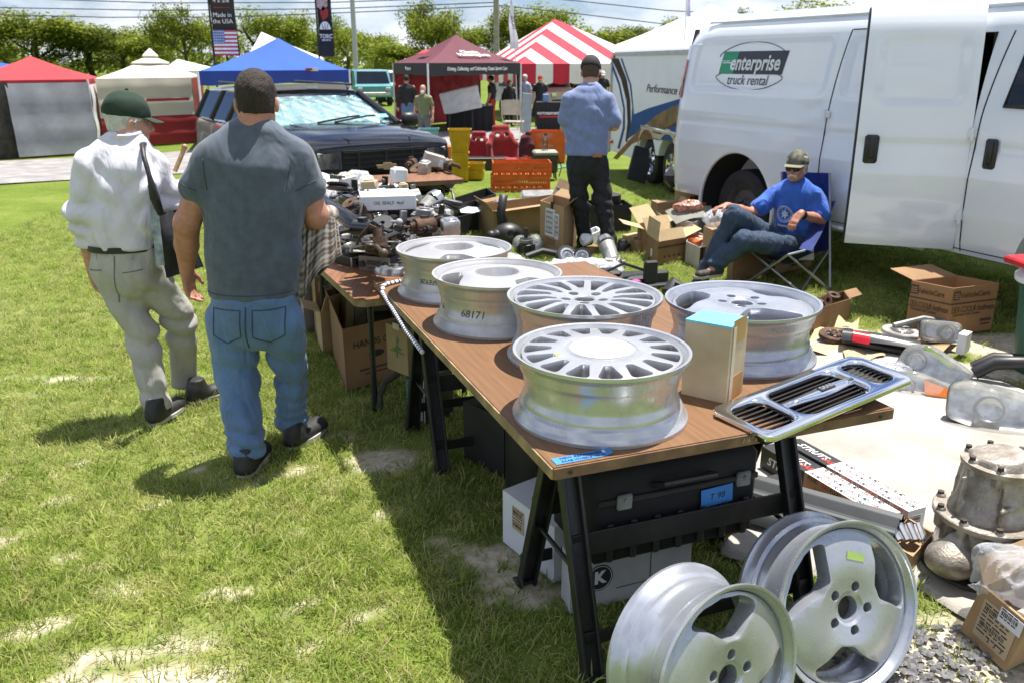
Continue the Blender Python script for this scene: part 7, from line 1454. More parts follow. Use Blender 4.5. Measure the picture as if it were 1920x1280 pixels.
clutch('rusty brown clutch plate on torn cardboard',gw(1567,632,.05),.105,RUST,6,(.12,0,0),RUST);clutch('grey clutch pressure plate in front of the antifreeze carton',gw(1690,626,.03),.125,ALU,9,(.06,.05,.4),ALU)
o=MB().box((0,0,0),(.10,.05,.10),bev=.02).tube([(-.2,.02,.02),(0,.05,.06),(.2,.03,.03)],.02).obj('bracket',GREYP);tagged(o,'grey bracket stuck behind the clutch pressure plate','bracket',gw(1735,618,.05))
o=thing('tail_lamp','dark tail lamp with red lens lying on torn cardboard','tail lamp',gw(1648,645,.075),(0,.1,-.35));MB().grid(lambda u,v:(-.22+.44*u,-.07+.14*v+.03*math.sin(PI*u),.05*math.sin(PI*v)*(1-.4*u)+.035*u),14,8).obj('housing',mat('smoky_lens',(.035,.035,.037),.2,coat=.5),o,180);MB().grid(lambda u,v:(-.16+.10*u,-.078+.07*v,.008+.05*math.sin(PI*(v*.55))),6,6).obj('red_lens',REDL,o,180);MB().box((0,.03,-.02),(.42,.08,.05),bev=.015).obj('lamp_back',BLKP,o)
def scrap(label,pts,z,m,curl=.03,seed=1):
 P=[gw(x,y,z)for x,y in pts];c=sum(P,Vector())/4;o=MB().grid(lambda u,v:(P[0]*(1-u)*(1-v)+P[1]*u*(1-v)+P[2]*u*v+P[3]*(1-u)*v)-c+Vector((0,0,curl*(math.sin(u*5+seed)*math.sin(v*4+seed*2)))),8,8).obj('cardboard_scrap',m,None,180);return tagged(o,label,'cardboard',c,group='torn cardboard by the mat')
scrap('torn cardboard sheet under the rusty clutch plate',[(1505,660),(1600,668),(1620,625),(1530,610)],.03,KRAFTP,.02,1);scrap('curled cardboard strip behind the rusty clutch plate',[(1560,616),(1606,618),(1612,600),(1572,598)],.08,KRAFTP,.03,2);scrap('flat brown card under the pressure plate and headlamps',[(1640,655),(1760,668),(1800,632),(1680,622)],.032,KRAFT,.012,3);scrap('torn pale card between the tail lamp and the clear lamp',[(1590,690),(1660,668),(1650,640),(1580,660)],.03,KRAFTP,.02,4)
bag('crumpled clear plastic wrap below the tail lamp',gw(1668,690,.06),(.11,.10,.05),4,amp=.02)
L,N_,R_=gw(1500,610),gw(1510,628),gw(1590,602);o,F=carton('brown parts tray behind the pale three-spoke rim',L,N_,R_,.16,KRAFTD,flaps=[(2,70,.08)])
r=random.Random(8);mb=MB()
for k in range(9):a=N_.lerp(R_,r.uniform(.1,.9));mb.lathe([(.02,0),(.045,0),(.045,.03),(.02,.03)],14,Matrix.Translation(a+Vector((-.02,.10+r.uniform(0,.08),.14)))@Euler((r.uniform(0,2),r.uniform(0,2),0)).to_matrix().to_4x4(),closed=True)
tag(mb.obj('bearing_rings',RUST),'heap of rusty rings in the brown parts tray','rings')
# gearbox standing on the mat
def gearbox():
 c=gw(1832,1062,.02);o=thing('gearbox','dirty cast aluminium gearbox standing on end on the mat','gearbox',c,.25);o.scale=(.92,.92,.86);S=SDF((-.32,-.3,-.01),(.32,.3,.56),.0075)
 S.cone((0,0,.08),(.01,0,.22),.158,.150,.012);S.cone((0,0,.0),(0,0,.06),.15,.165,.01);S.ell((-.17,-.05,.10),(.10,.09,.075),None,.02);S.cone((-.22,-.07,.11),(-.15,-.04,.17),.045,.04,.012);S.cone((.012,0,.24),(.03,.01,.43),.132,.116,.008);S.cone((.033,.01,.455),(.034,.01,.49),.095,.055,.012);S.cone((.05,-.03,.48),(.05,-.035,.53),.015,.012,.006)
 S.half((0,0,.50),(-.12,.1,1),k=.004);S.box((.11,-.03,.06),(.10,.12,.05),rotm((0,0,.4)),.012,.012)
 for k in range(11):a=2*PI*k/11;S.box((.150*math.cos(a),.150*math.sin(a),.14),(.018,.005,.075),rotm((0,0,a)),.003,.008);S.box((.125*math.cos(a+.2),.125*math.sin(a+.2),.34),(.014,.0045,.08),rotm((0,-.08,a+.2)),.003,.006)if k%2 else None
 for k in range(9):a=2*PI*k/9;S.cone((.168*math.cos(a),.168*math.sin(a),.195),(.168*math.cos(a),.168*math.sin(a),.255),.019,.019,.006)
 for k in range(7):a=2*PI*k/7+.3;S.cone((.033+.118*math.cos(a),.01+.118*math.sin(a),.41),(.034+.118*math.cos(a),.01+.118*math.sin(a),.472),.017,.016,.006)
 S.cone((-.07,-.125,.33),(.11,-.10,.36),.011,.011,.008);S.box((-.03,-.15,.16),(.045,.02,.04),None,.006,.006);S.noise(.0012,70,10)
 OA=mat('oily_aluminium',(.46,.43,.385),.5,.55,var=.5,vs=11,bump=.3,bs=110,col2=(.17,.13,.09));link('casing',S.mesh('casing',OA,50),o)
 MB().lathe([(.10,.232),(.186,.232),(.188,.236),(.188,.252),(.184,.256),(.10,.256)],44).lathe([(.09,0),(.136,0),(.138,.006),(.138,.022),(.09,.024)],40,Matrix.Translation((.033,.01,.445))).obj('joint_flange',OA,o);mb=MB()
 for k in range(9):a=2*PI*k/9;mb.cyl((.170*math.cos(a),.170*math.sin(a),.256),(.170*math.cos(a),.170*math.sin(a),.278),.013,n=6)
 for k in range(7):a=2*PI*k/7+.3;mb.cyl((.034+.12*math.cos(a),.01+.12*math.sin(a),.468),(.034+.12*math.cos(a),.01+.12*math.sin(a),.494),.012,n=6)
 mb.cyl((-.09,-.13,.15),(-.11,-.175,.15),.026,n=12);mb.obj('bolts',mat('dark_bolt',(.07,.055,.045),.6,.4,var=.4,vs=30),o);MB().sphere((.15,-.06,.12),(.05,.045,.045),10,8).cyl((.13,-.10,.14),(.20,-.12,.18),.02,n=10).obj('rusty_flange',RUST,o)
 MB().lathe([(.12,0),(.19,0),(.192,.035),(.12,.04)],40,Matrix.Translation((-.01,0,-.015)),closed=True).obj('bell_flange',mat('oily_iron',(.10,.09,.08),.6,.3,var=.4,vs=12),o)
gearbox()
# shock absorber cartons
def long_box(label,p,q,w,h,z,far,near_,split,words=True):
 p,q=gw(*p),gw(*q);d=(q-p);L_=d.length;o=thing('shock_carton',label,'carton',(p.x,p.y,z),math.atan2(d.y,d.x),'long shock absorber cartons');s=L_*split
 MB().box((s/2,0,h/2),(s,w,h)).obj('box_half',far,o,0);MB().box(((s+L_)/2,0,h/2),(L_-s,w*1.012,h*1.012)).obj('box_half',near_,o,0);MB().box(((s+L_)/2,-w*.506-.0004,h/2),(L_-s,.0008,h*.98)).obj('printed_side',ORANGEC if split>.39 else mat('pink_card',(.52,.33,.25),.8),o,0);r=random.Random(int(L_*1000))
 if words:
  for row,(M,wd)in enumerate(((frame((0,0,h*1.012+.0012),(1,0,0),(0,1,0)),w),(frame((0,-w*.506-.0012,h/2),(1,0,0),(0,0,1)),h))):
   nr=3
   for k in range(nr):
    y=wd*(-.36+.72*k/(nr-1));x=s+.02+.03*(k%2);j=k
    while x<L_-.06:t=('FLUID','GAS')[j%2];text(t,wd*.29,(INK,REDINK)[j%2],o,M@Matrix.Translation((x+.03,y,0)),depth=.0003,sx=.78);x+=.070 if j%2==0 else .056;j+=1
  for M in(frame((s*.5,-w*.5-.001,h/2),(1,0,0),(0,0,1)),frame((s*.5,0,h+.001),(1,0,0),(0,1,0))):text('STRUTS',w*.55,WHITEC,o,M,depth=.0004,shear=.25,bold=.001);text('GAS',w*.4,REDINK,o,M@Matrix.Translation((s*.36,-w*.12,0)),depth=.0004,shear=.2,bold=.001)
 sticker(o,frame((L_+.0015,0,h*.5),(0,1,0),(0,0,1)),w*.6,h*.5,3);return o
long_box('far long shock carton printed with black and red FLUID and GAS',(1480,868),(1712,1004),.088,.09,MZ,BLACKC,WHITEC,.38);long_box('middle long shock carton with black end and white FLUID GAS print',(1440,880),(1662,1020),.095,.10,MZ,BLACKC,WHITEC,.40);long_box('orange long shock carton lowest in the row beside the table leg',(1440,925),(1590,1018),.07,.06,MZ,BLACKC,KRAFT,.42,False)
o=MB().grid(lambda u,v:(.62*u-.05,-.16+.32*v,.02+.10*math.sin(PI*v)**.8+.01*math.sin(v*30)),10,24).obj('bumper_cover',mat('grey_plastic_cover',(.030,.034,.038),.55,var=.2));tagged(o,'ribbed dark grey plastic panel lying under the orange carton','plastic panel',gw(1395,945,MZ),(0,0,-.62))
o,F=carton('brown card tray with small parts between the cartons and the gearbox',gw(1655,1050),gw(1705,1082),gw(1745,1035),.06,KRAFT,MZ);mb=MB()
for k in range(4):mb.cyl((-.04+.03*k,.0,.04),(-.06+.035*k,.05,.08),.02,.016,10)
tagged(mb.obj('sockets',STEELB),'silver sockets in the brown card tray','sockets',o.location)
# bubble wrap carton
L,N_,R_=gw(1800,1180),gw(1884,1258),gw(2010,1195);o,F=carton('open brown carton of bubble wrap at the lower right corner',L,N_,R_,.17,KRAFT,0,flaps=[(1,60,.10),(3,30,.08)],lean=(.035,-.01));M,w=F[0];sticker(o,M@Matrix.Translation((.01,.0,.002)),.14,.12,5,mat('tan_label',(.46,.36,.24),.7));sticker(o,M@Matrix.Translation((.05,.055,.0035)),.09,.045,6);text('2   3   3',.02,INK,o,M@Matrix.Translation((.03,-.045,.004)),depth=.0003)
BUB=mat('bubble_film',(.72,.74,.78),.15,var=.05,alpha=.45,bump=.8,bs=300,rv=.05);c0=(L+R_)/2;bag('crumpled bubble wrap spilling from the lower right carton',c0+Vector((-.02,.02,.21)),(.14,.11,.10),14,m=BUB,cat='bubble wrap',name='bubble_wrap',amp=.03,sc=18)
# waste bin at right edge
p=gw(1960,705);o=thing('rubbish_bin','green bin with a red lid at the right edge','bin',(p.x+.06,p.y+.1,0),.2);MB().lathe([(.17,0),(.21,.5),(.225,.5),(.225,.54),(.19,.54)],28).obj('bin_body',mat('green_plastic',(.014,.095,.06),.5),o);MB().lathe([(.24,.52),(.245,.55),(.2,.60),(.001,.61)],28).obj('rim_ring',WHITEC,o);MB().box((-.02,0,.62),(.46,.40,.04),(.08,.0,.1),bev=.01).obj('lid',mat('red_plastic',(.45,.012,.02),.4),o)
# ================================================================== ON THE FRONT TABLE
L,N_,R_=gw(1277,738,TZ),gw(1360,757,TZ),gw(1391,734,TZ);h=at(1277,602,L.y).z-TZ;o,F=carton('stained cream carton with bright blue top standing before the pale rim',L,N_,R_,h,CREAMC,TZ+.001,lid=True)
D=L+R_-N_;c=(L+R_)/2;MB().prism([tuple((p-c).to_2d()*1.015)for p in(L,N_,R_,D)],h,h+.006).obj('blue_top',mat('sky_blue_card',(.14,.52,.70),.6,var=.06),o,0);M,w=F[1]
for y in(.10,-.08):MB(M).box((0,y*1.0,.001),(w*.75,.075,.0012)).obj('tape',TAPEB,o,0)
MB(M).box((-w*.28,0,.0015),(.022,h*.98,.001)).obj('paper_strip',mat('pale_tape',(.62,.55,.42),.5),o,0)
# chrome grille
def grille():
 A0,B0,C0,D0=gw(1325,768,.735),gw(1445,828,.728),gw(1693,717,.775),gw(1625,660,.80);xd=(D0+C0-A0-B0)/2;LN=xd.length;yd=(A0+D0-B0-C0)/2;WD=yd.length;M=frame((A0+B0+C0+D0)/4,xd,yd)
 o=thing('car_grille','chrome car radiator grille lying across the table corner','car grille',M.translation,M.to_euler());x0,y0=LN/2,WD/2
 out=[(-x0*.99,y0*.45),(-x0*1.0,-y0*.55),(-x0*.93,-y0*.98),(x0*.93,-y0*.98),(x0*1.0,-y0*.3),(x0*1.0,y0*.15),(x0*.86,y0*.92),(-x0*.80,y0*1.0)]
 out=[(-x0,y0*.80),(-x0*.98,-y0*.86),(-x0*.90,-y0),(x0*.93,-y0),(x0,-y0*.72),(x0,y0*.70),(x0*.92,y0),(-x0*.93,y0)]
 mb=MB();me=None;plate=MB().prism(out,-.012,.006).mesh('p',CHROME,0)
 def hole(xa,xb,ya,yb,r):
  P=[]
  for cx,cy,a0 in((xb-r,yb-r,0),(xa+r,yb-r,PI/2),(xa+r,ya+r,PI),(xb-r,ya+r,1.5*PI)):
   for k in range(7):a=a0+k*PI/12;P.append((cx+r*math.cos(a),cy+r*math.sin(a)))
  return P
 H=[hole(-x0*.90,-x0*.50,-y0*.70,y0*.66,.04),hole(-x0*.41,x0*.50,-y0*.74,y0*.74,.045),hole(x0*.60,x0*.88,-y0*.66,y0*.68,.035)];c=MB()
 for p in H:cx=sum(q[0]for q in p)/len(p);cy=sum(q[1]for q in p)/len(p);c.prism([(cx+(x-cx)*.94,cy+(y-cy)*.94)for x,y in p],-.03,.02,top=[(cx+(x-cx)*1.05,cy+(y-cy)*1.08)for x,y in p])
 me=boolcut(plate,c,30);me=bake(me,[('BEVEL',dict(width=.0035,segments=3,limit_method='ANGLE',angle_limit=math.radians(40)))],40);link('chrome_frame',me,o)
 SL=mat('grille_black',(.010,.010,.011),.3,var=.2)
 for p,n in zip(H,(7,9,9)):
  xa,xb=min(q[0]for q in p),max(q[0]for q in p);ya,yb=min(q[1]for q in p),max(q[1]for q in p)
  for k in range(n):y=ya+(yb-ya)*(k+.5)/n;MB().box(((xa+xb)/2,y,-.020),(xb-xa+.01,.004,.022),(.5,0,0)).obj('slat',SL,o,0)
  MB().loft([[(xa-.004,ya-.004,-.008),(xb+.004,ya-.004,-.008),(xb+.004,yb+.004,-.008),(xa-.004,yb+.004,-.008)],[(xa-.004,ya-.004,-.036),(xb+.004,ya-.004,-.036),(xb+.004,yb+.004,-.036),(xa-.004,yb+.004,-.036)]],caps=False).obj('shroud',SL,o,0)
 bar=MB().loft([[(x,y0*.02+w*math.cos(a),-.004+.012*math.sin(a))for a in np.linspace(0,2*PI,12,endpoint=False)]for x,w in((-x0*.42,.010),(-x0*.2,.016),(x0*.05,.026),(x0*.22,.026),(x0*.40,.020),(x0*.52,.018))]);bar.obj('chrome_bar',CHROME,o,180)
 MB().box((x0*.16,y0*.02,.0085),(.062,.024,.004),bev=.002).obj('badge_plate',BLKP,o);text('SAAB',.022,STEELB,o,frame((x0*.16,y0*.02,.0112),(1,0,0),(0,1,0)),depth=.0006,bold=.0006)
 for x in(-x0*.75,x0*.7):MB().box((x,y0*.75,-.028),(.03,.02,.04)).obj('clip',SL,o)
grille()
# blue tape note
c=gw(1092,856,TZ+.0015);M=frame(c,(TE.x,TE.y,0),(TN.x,TN.y,0));o=thing('tape_note','blue tape note with handwritten price at the near table corner','note',c,M.to_euler());MB().grid(lambda u,v:(-.082+.165*u,-.019+.038*v+.004*u,.0006+(.006 if u>.9 else 0)),10,2).obj('tape_strip',BTAPE,o);text('NEW REFINISHED',.0165,INK,o,Matrix.Translation((0,.009,.0014)),depth=.0002,sx=.95,shear=.1);text('SAAB WHEELS -45 ea',.0145,INK,o,Matrix.Translation((.0,-.008,.0014)),depth=.0002,sx=.95,shear=.1);MB().cyl((.068,.010,.0008),(.068,.010,.0018),.007,n=16).obj('white_dot',LABEL,o)
# striped elastic cord
P=[tp(.10,2.02,TZ+.008),tp(.03,1.98,TZ+.009),tp(.004,1.95,TZ+.010),tp(-.012,1.90,TZ-.01),tp(-.015,1.70,TZ-.03),tp(-.016,1.45,TZ-.06),tp(-.014,1.22,TZ-.075)];o=thing('elastic_cord','white and navy elastic cord stretched along the left table edge','cord',P[0],0);Q=[p-P[0]for p in P];MB().tube(Q,.0095,8).obj('cord',mat('white_cord',(.66,.66,.70),.8),o,180);NV=mat('navy_thread',(.025,.03,.10),.8);mb=MB()
for i in range(len(Q)-1):
 d=Q[i+1]-Q[i];n=max(1,int(d.length/.022))
 for k in range(n):a=Q[i]+d*(k+.3)/n;mb.tube([a,a+d.normalized()*.008],.0100,8)
mb.obj('cord_fleck',NV,o)
BTRAY_=mat('black_tray',(.020,.020,.022),.55,var=.25)
# ================================================================== UNDER THE FRONT TABLE
L,N_=gw(943,1014),gw(1038,1092);d=N_-L;R_=N_+Vector((.42,.34,0));o,F=carton('long white carton with tan tape pushed under the near table end',L,N_,R_,.215,WHITEC,lid=True);M,w=F[0];sticker(o,M@Matrix.Translation((-w*.18,.03,.001)),.075,.09,7,mat('tan_label',(.46,.36,.24),.7));MB(M).box((w*.12,-.01,.001),(.05,.20,.0008)).obj('tape',mat('old_tape',(.50,.46,.32),.5),o,0)
L,N_,R_=gw(1052,1118),gw(1068,1150),gw(1292,1092);o,F=carton('grey white carton with a round black K emblem behind the sawhorse',L,N_,R_,.20,mat('dusty_white_card',(.46,.46,.46),.8,var=.12,vs=5),lid=True);M,w=F[1];e=M@Matrix.Translation((-w*.27,.01,.0015));MB(e).cyl((0,0,0),(0,0,.001),.048,n=32).obj('emblem_disc',INK,o);MB(e).tube([(.043*math.cos(a),.043*math.sin(a),.0015)for a in np.linspace(0,2*PI,32,endpoint=False)],.0012,4,closed=True).obj('emblem_ring',WHITEC,o);text('K',.06,WHITEC,o,e@Matrix.Translation((.0,0,.0016)),depth=.0004,bold=.003);MB(M).box((w*.15,.02,.001),(.003,.18,.001)).box((w*.12,-.045,.001),(w*.5,.003,.001)).obj('seam_line',INKB,o,0)
# ribbed black tool case on those cartons
c=tp(.52,.36,.225);o=thing('tool_case','black ribbed plastic case with blue tape note under the table top','tool case',c,TROT);MB().box((0,0,.17),(.60,.30,.32),bev=.03).obj('case_body',mat('matt_black_plastic',(.007,.007,.008),.8),o,60);mb=MB()
for k in range(7):mb.box((-.24+.08*k,-.157,.10),(.022,.016,.13),bev=.004)
mb.box((0,-.156,.235),(.56,.014,.02),bev=.004).obj('ribs',BLKP,o);MB().tube([(-.10,-.16,.27),(-.09,-.20,.29),(.09,-.20,.29),(.10,-.16,.27)],.011).obj('case_handle',BLKP,o)
for x in(-.2,.22):MB().box((x,-.165,.235),(.05,.016,.05),bev=.005).cyl((x,-.172,.245),(x,-.178,.245),.006,n=8).obj('latch',GREYP,o)
e=frame((.13,-.158,.19),(1,0,.06),(0,0,1));MB(e).box((0,0,.002),(.115,.062,.0015)).obj('tape_note',BTAPE,o,0);text('T 98',.03,INK,o,e@Matrix.Translation((0,0,.0032)),depth=.0003,shear=.2)
# cartons below the left edge
L,N_,R_=gw(606,610),gw(650,732),gw(765,700);h=.35;o,F=carton('brown HANDS ON carton full of boards under the far table',L,N_,R_,h,KRAFTD,flaps=[(0,18,.06)],lean=(.0,-.01));M,w=F[1];text('HANDS ON',.055,INK,o,M@Matrix.Translation((-.01,.07,.002)),depth=.0004,sx=.95);MB(M).prism([(.05*math.cos(a),.02*math.sin(a))for a in np.linspace(0,2*PI,20,endpoint=False)],.001,.002).obj('print_oval',INK,o,0);MB(M).box((.0,-.08,.0015),(.22,.012,.001)).box((.02,-.105,.0015),(.2,.008,.001)).obj('print_lines',INKB,o,0);c=Vector(o.location)
b=MB().box((0,0,.26),(.05,.30,.52),(0,.10,.35),bev=.004).obj('pale_board',mat('pale_yellow_board',(.40,.36,.17),.8,var=.1,vs=6));tagged(b,'pale yellow board standing in the HANDS ON carton','board',(c.x-.09,c.y+.02,.02),(-.12,0,0))
b=thing('picture_frame','framed print with yellow corner standing in the HANDS ON carton','picture frame',(c.x+.05,c.y+.02,.06),(-.22,.12,.22));MB().box((0,0,.22),(.27,.02,.44),bev=.004).obj('frame_board',mat('old_wood',(.26,.15,.08),.7,var=.2),b);MB().box((0,-.012,.24),(.20,.006,.34)).obj('print_sheet',mat('stained_paper',(.38,.35,.27),.4,var=.4,vs=8),b);MB().prism([(-.1,-.05),(.0,-.03),(.08,.0),(.1,.05),(-.1,.05)],0,.002,frame((0,-.0155,.36),(1,0,0),(0,0,1))).obj('yellow_patch',mat('mustard_print',(.42,.33,.02),.5,var=.2),b)
L,N_,R_=gw(588,610),gw(598,642),gw(634,632);o,F=carton('narrow brown carton with a black up arrow behind the HANDS ON carton',L,N_,R_,.42,KRAFT,lid=True);M,w=F[1];MB(M).prism([(-.012,-.09),(.012,-.09),(.012,.03),(.035,.03),(0,.09),(-.035,.03),(-.012,.03)],.001,.002).obj('arrow',INK,o,0);sticker(o,M@Matrix.Translation((0,.15,.001)),.10,.07,9);o,F=carton('grey white carton leaning open left of the arrow carton',gw(562,600),gw(572,622),gw(594,612),.30,GREYC,flaps=[(0,60,.12)])
L,N_,R_=gw(764,775),gw(798,795),gw(850,770);h=.235;o,F=carton('black and white 5W-20 motor oil carton under the kraft carton',L,N_,R_,h,BLACKC,lid=True);M,w=F[0];text('5W-20',.058,WHITEC,o,M@Matrix.Translation((.01,.055,.001)),depth=.0004,sx=.72,bold=.0015);text('MOTOR OIL',.035,WHITEC,o,M@Matrix.Translation((.01,.0,.001)),depth=.0004,sx=.72);text('SYNTHETIC',.03,mat('teal_ink',(.12,.40,.42),.6),o,M@Matrix.Translation((-w*.42,.0,.001))@Euler((0,0,PI/2)).to_matrix().to_4x4(),depth=.0004,bold=.001);MB(M).box((.02,-.085,.001),(.09,.05,.0006)).obj('label_panel',GREYC,o,0);MB(M).box((w*.48,.0,.001),(.006,h*.95,.001)).obj('white_edge',WHITEC,o,0);c1=Vector(o.location)
L,N_,R_=gw(727,690,.24),gw(766,706,.24),gw(806,690,.24);o,F=carton('kraft carton with a green plant print resting on the motor oil carton',L,N_,R_,.235,mat('olive_kraft',(.33,.25,.12),.85,var=.1),.242,lid=True);M,w=F[0];GI=mat('green_ink',(.10,.20,.06),.8);MB(M).tube([(0,-.04,.001),(.003,.05,.001)],.003,4).prism([(-.04,.0),(0,-.015),(-.01,.012)],.001,.002).prism([(.04,.008),(.01,.02),(0,-.012)],.001,.002).prism([(0,.02),(.02,.05),(.004,.07)],.001,.002).box((0,-.012,.001),(.11,.008,.001)).obj('plant_print',GI,o,0);MB(M).box((0,.118,.001),(.05,.03,.001)).obj('tape',mat('pale_tape',(.62,.55,.42),.5),o,0)
o=MB().tube([gw(748,698,.18)-gw(712,775),gw(722,715,.14)-gw(712,775),gw(712,740,.08)-gw(712,775),gw(713,765,.01)-gw(712,775)],.017,10).obj('rubber_hose',mat('old_rubber',(.06,.05,.042),.6));tagged(o,'bent rubber hose drooping beside the motor oil carton','hose',gw(712,775));o=MB().lathe([(.0,0),(.17,0),(.17,.34),(.15,.36),(.0,.36)],30).obj('black_drum',BLKP);tagged(o,'black plastic drum in the shade under the wheel table','drum',tp(.48,1.15,0));o,F=carton('dark toolbox carton in the shade under the far table end',tp(.25,1.55),tp(.35,1.30),tp(.8,1.45),.28,BLACKC,lid=True)
o,F=carton('open grey carton leaning behind the jacket under the folding table',gw(540,590),gw(556,612),gw(590,600),.34,GREYC,flaps=[(0,50,.12),(1,30,.10)]);o,F=carton('kraft carton with a torn flap between the arrow and HANDS ON cartons',gw(596,640),gw(606,662),gw(640,650),.26,KRAFTP,flaps=[(0,70,.10),(1,20,.1)]);o,F=carton('brown parts carton in the shade under the parts table',gw(640,610),gw(660,640),gw(740,620),.30,KRAFTD,flaps=[(1,40,.1)]);o,F=carton('dusty black crate under the corner of the folding table',gw(690,650),gw(715,680),gw(770,660),.22,BTRAY_,lid=True)
# ================================================================== FAR TABLES AND THEIR HEAP OF PARTS
H2=.683
def table_board(label,corners,z,th,m,edge,legs=True,rnd=.06):
 P=[Vector(c).to_2d()for c in corners];c=sum(P,Vector((0,0)))/len(P);o=thing('table',label,'table',(c.x,c.y,z),0);pts=[]
 for i in range(4):
  a,b,d=P[i-1]-c,P[i]-c,P[(i+1)%4]-c;u,v=(a-b).normalized(),(d-b).normalized()
  for k in range(6):t=k/5;p0=b+u*rnd;p1=b+v*rnd;pts.append(tuple(p0.lerp(b,t).lerp(b.lerp(p1,t),t)))
 MB().prism(pts,-.003,0).obj('tabletop',m,o,0);MB().prism([(x*.999,y*.999)for x,y in pts],-th,-.0032).obj('edge_band',edge,o,0)
 for p in P:
  if legs:q=(p-c)*.62;MB().tube([(q.x,q.y,-z),(q.x*.97,q.y*.97,-th)],.015,8).obj('leg',BLACKM,o)
 return o
c0=Vector((-.70,3.70,0));n2=Vector((-.42,.908,0));e2=Vector((.908,.42,0))
WOOD2=wood_material('dark_laminate',(.26,.125,.060),(.15,.066,.03),(9,.9,1))
def t2(e,n,z=0):p=c0+e2*e+n2*n;return Vector((p.x,p.y,z))
table_board('brown folding table with rounded corners behind the wheel table',[t2(0,0),t2(.80,0),t2(.80,1.80),t2(0,1.80)],H2,.035,WOOD2,EDGE)
table_board('brown folding table loaded with plastic trim in front of the black vehicle',[t2(-.05,1.84),t2(.80,1.84),t2(.80,3.7),t2(-.05,3.7)],H2,.035,WOOD2,EDGE2)
fr=G(872,336,.70);table_board('far small brown table of rusty metal parts by the yellow bins',[(fr.x-.80,fr.y-.34),(fr.x,fr.y-.02),(fr.x-.22,fr.y+.52),(fr.x-1.02,fr.y+.2)],.70,.04,WOOD2,EDGE2)
TB=lambda x,y,z=H2:gw(x,y,z)
# --- hand placed goods
o=MB().lathe([(.0,.045),(.11,.043),(.125,.036),(.130,.022),(.132,0),(.126,0)],36).obj('hub_cap',STEELB);tagged(o,'round polished steel hubcap beside the farthest rim','hubcap',TB(748,508),(0,0,0))
def radio(label,x,y,z,rz,s,m=BLKP,face=GREYP,tilt=(0,0)):
 o=thing('car_radio',label,'car radio',TB(x,y,z),(tilt[0],tilt[1],rz));MB().box((0,0,s[2]/2),s,bev=.004).obj('radio_body',m,o);MB().box((0,-s[1]/2-.004,s[2]/2),(s[0]*1.03,.012,s[2]*1.05),bev=.003).obj('fascia',face,o)
 for k in(-1,1):MB().cyl((k*s[0]*.38,-s[1]/2-.010,s[2]/2),(k*s[0]*.38,-s[1]/2-.026,s[2]/2),s[2]*.22,n=14).obj('knob',BLKP,o)
 MB().box((0,-s[1]/2-.011,s[2]*.62),(s[0]*.45,.003,s[2]*.32)).obj('display',mat('radio_display',(.02,.03,.035),.15),o)
 mb=MB()
 for k in range(5):mb.box((-s[0]*.2+s[0]*.1*k,-s[1]/2-.012,s[2]*.22),(s[0]*.07,.005,s[2]*.18))
 mb.obj('buttons',GREYP,o);return o
radio('black car radio with orange sticker lying on the table left of the hubcap',690,480,H2,.6,(.19,.17,.055));MB().box((0,0,.058),(.06,.04,.002)).obj('orange_sticker',mat('orange_label',(.62,.25,.06),.6),bpy.data.objects['car_radio']);radio('grey car radio standing on its side near the table corner',712,505,H2,-.35,(.17,.10,.075),BLKP,mat('taupe_plastic',(.22,.20,.17),.5));radio('black ribbed equaliser box in front of the dark trim bar',655,462,H2,.9,(.24,.15,.05))
b0=gw(600,372,.98);o=MB().tube([gw(x,y,z)-b0 for x,y,z in((600,372,.98),(640,402,.95),(675,428,.90),(710,452,.83),(742,472,.73))],[.03,.040,.046,.040,.026],10).obj('trim_bar',mat('gloss_black_trim',(.012,.012,.013),.2,coat=.4));tagged(o,'long curved black trim bar slanting across the parts table','trim bar',b0)
S=SDF((-.2,-.2,-.02),(.2,.2,.25),.009);S.ell((0,0,.03),(.17,.14,.13),None,0);S.half((0,0,.0),(0,0,-1));o=link('plastic_hood',S.mesh('h',mat('dull_black',(.022,.022,.024),.6)));tagged(o,'dull black rounded plastic hood under the long trim bar','plastic hood',TB(665,455))
o=thing('mirror_glass','dark flat mirror glass leaning under the trim bar','mirror',TB(632,440),(-.5,0,.4));MB().box((0,0,.10),(.22,.012,.19),bev=.01).obj('mirror_back',BLKP,o);MB().box((0,-.008,.10),(.20,.002,.17)).obj('glass',mat('mirror_grey',(.20,.23,.27),.1,.7),o)
def box_at(label,x,y,rz,s,m,z=H2,tilt=(0,0),words=None,lab=True,name='carton',cat='carton',group=None,wm=INK):
 o=thing(name,label,cat,TB(x,y,z),(tilt[0],tilt[1],rz),group);MB().box((0,0,s[2]/2),s,bev=.003).obj('box_body',m,o,0);F=frame((0,-s[1]/2-.001,s[2]/2),(1,0,0),(0,0,1))
 MB().box((0,0,s[2]+.0008),(s[0]*.96,.03,.0012)).obj('tape',TAPEB,o,0)
 if words:text(words,s[2]*.32,wm,o,F,depth=.0004,shear=.1)
 elif lab:sticker(o,F@Matrix.Translation((s[0]*.12,0,0)),s[0]*.45,s[2]*.55,int(x+y))
 return o
box_at('lowest grey white parts box of the scribbled stack',727,388,.25,(.26,.24,.10),GREYC,words='STARTER');box_at('middle grey parts box of the scribbled stack',727,388,.30,(.25,.23,.09),GREYC,H2+.10,words='ALT. 9000');box_at('third grey parts box with handwriting in the stack',729,388,.22,(.27,.24,.09),WHITEC,H2+.19,words='3/ER HEADS');box_at('topmost long white box with pencil scrawl on the stack',727,389,.20,(.29,.20,.075),WHITEC,H2+.28,words='OIL SEALS  4cyl')
o,F=carton('torn cream carton with open flaps on the far parts table',TB(742,420),TB(757,434),TB(794,424),.165,CREAMC,H2,flaps=[(0,35,.06),(1,-40,.05),(3,70,.07)],lean=(-.03,.02));MB(F[1][0]).box((.03,-.02,.001),(.03,.05,.001)).obj('slot',INK,o,0)
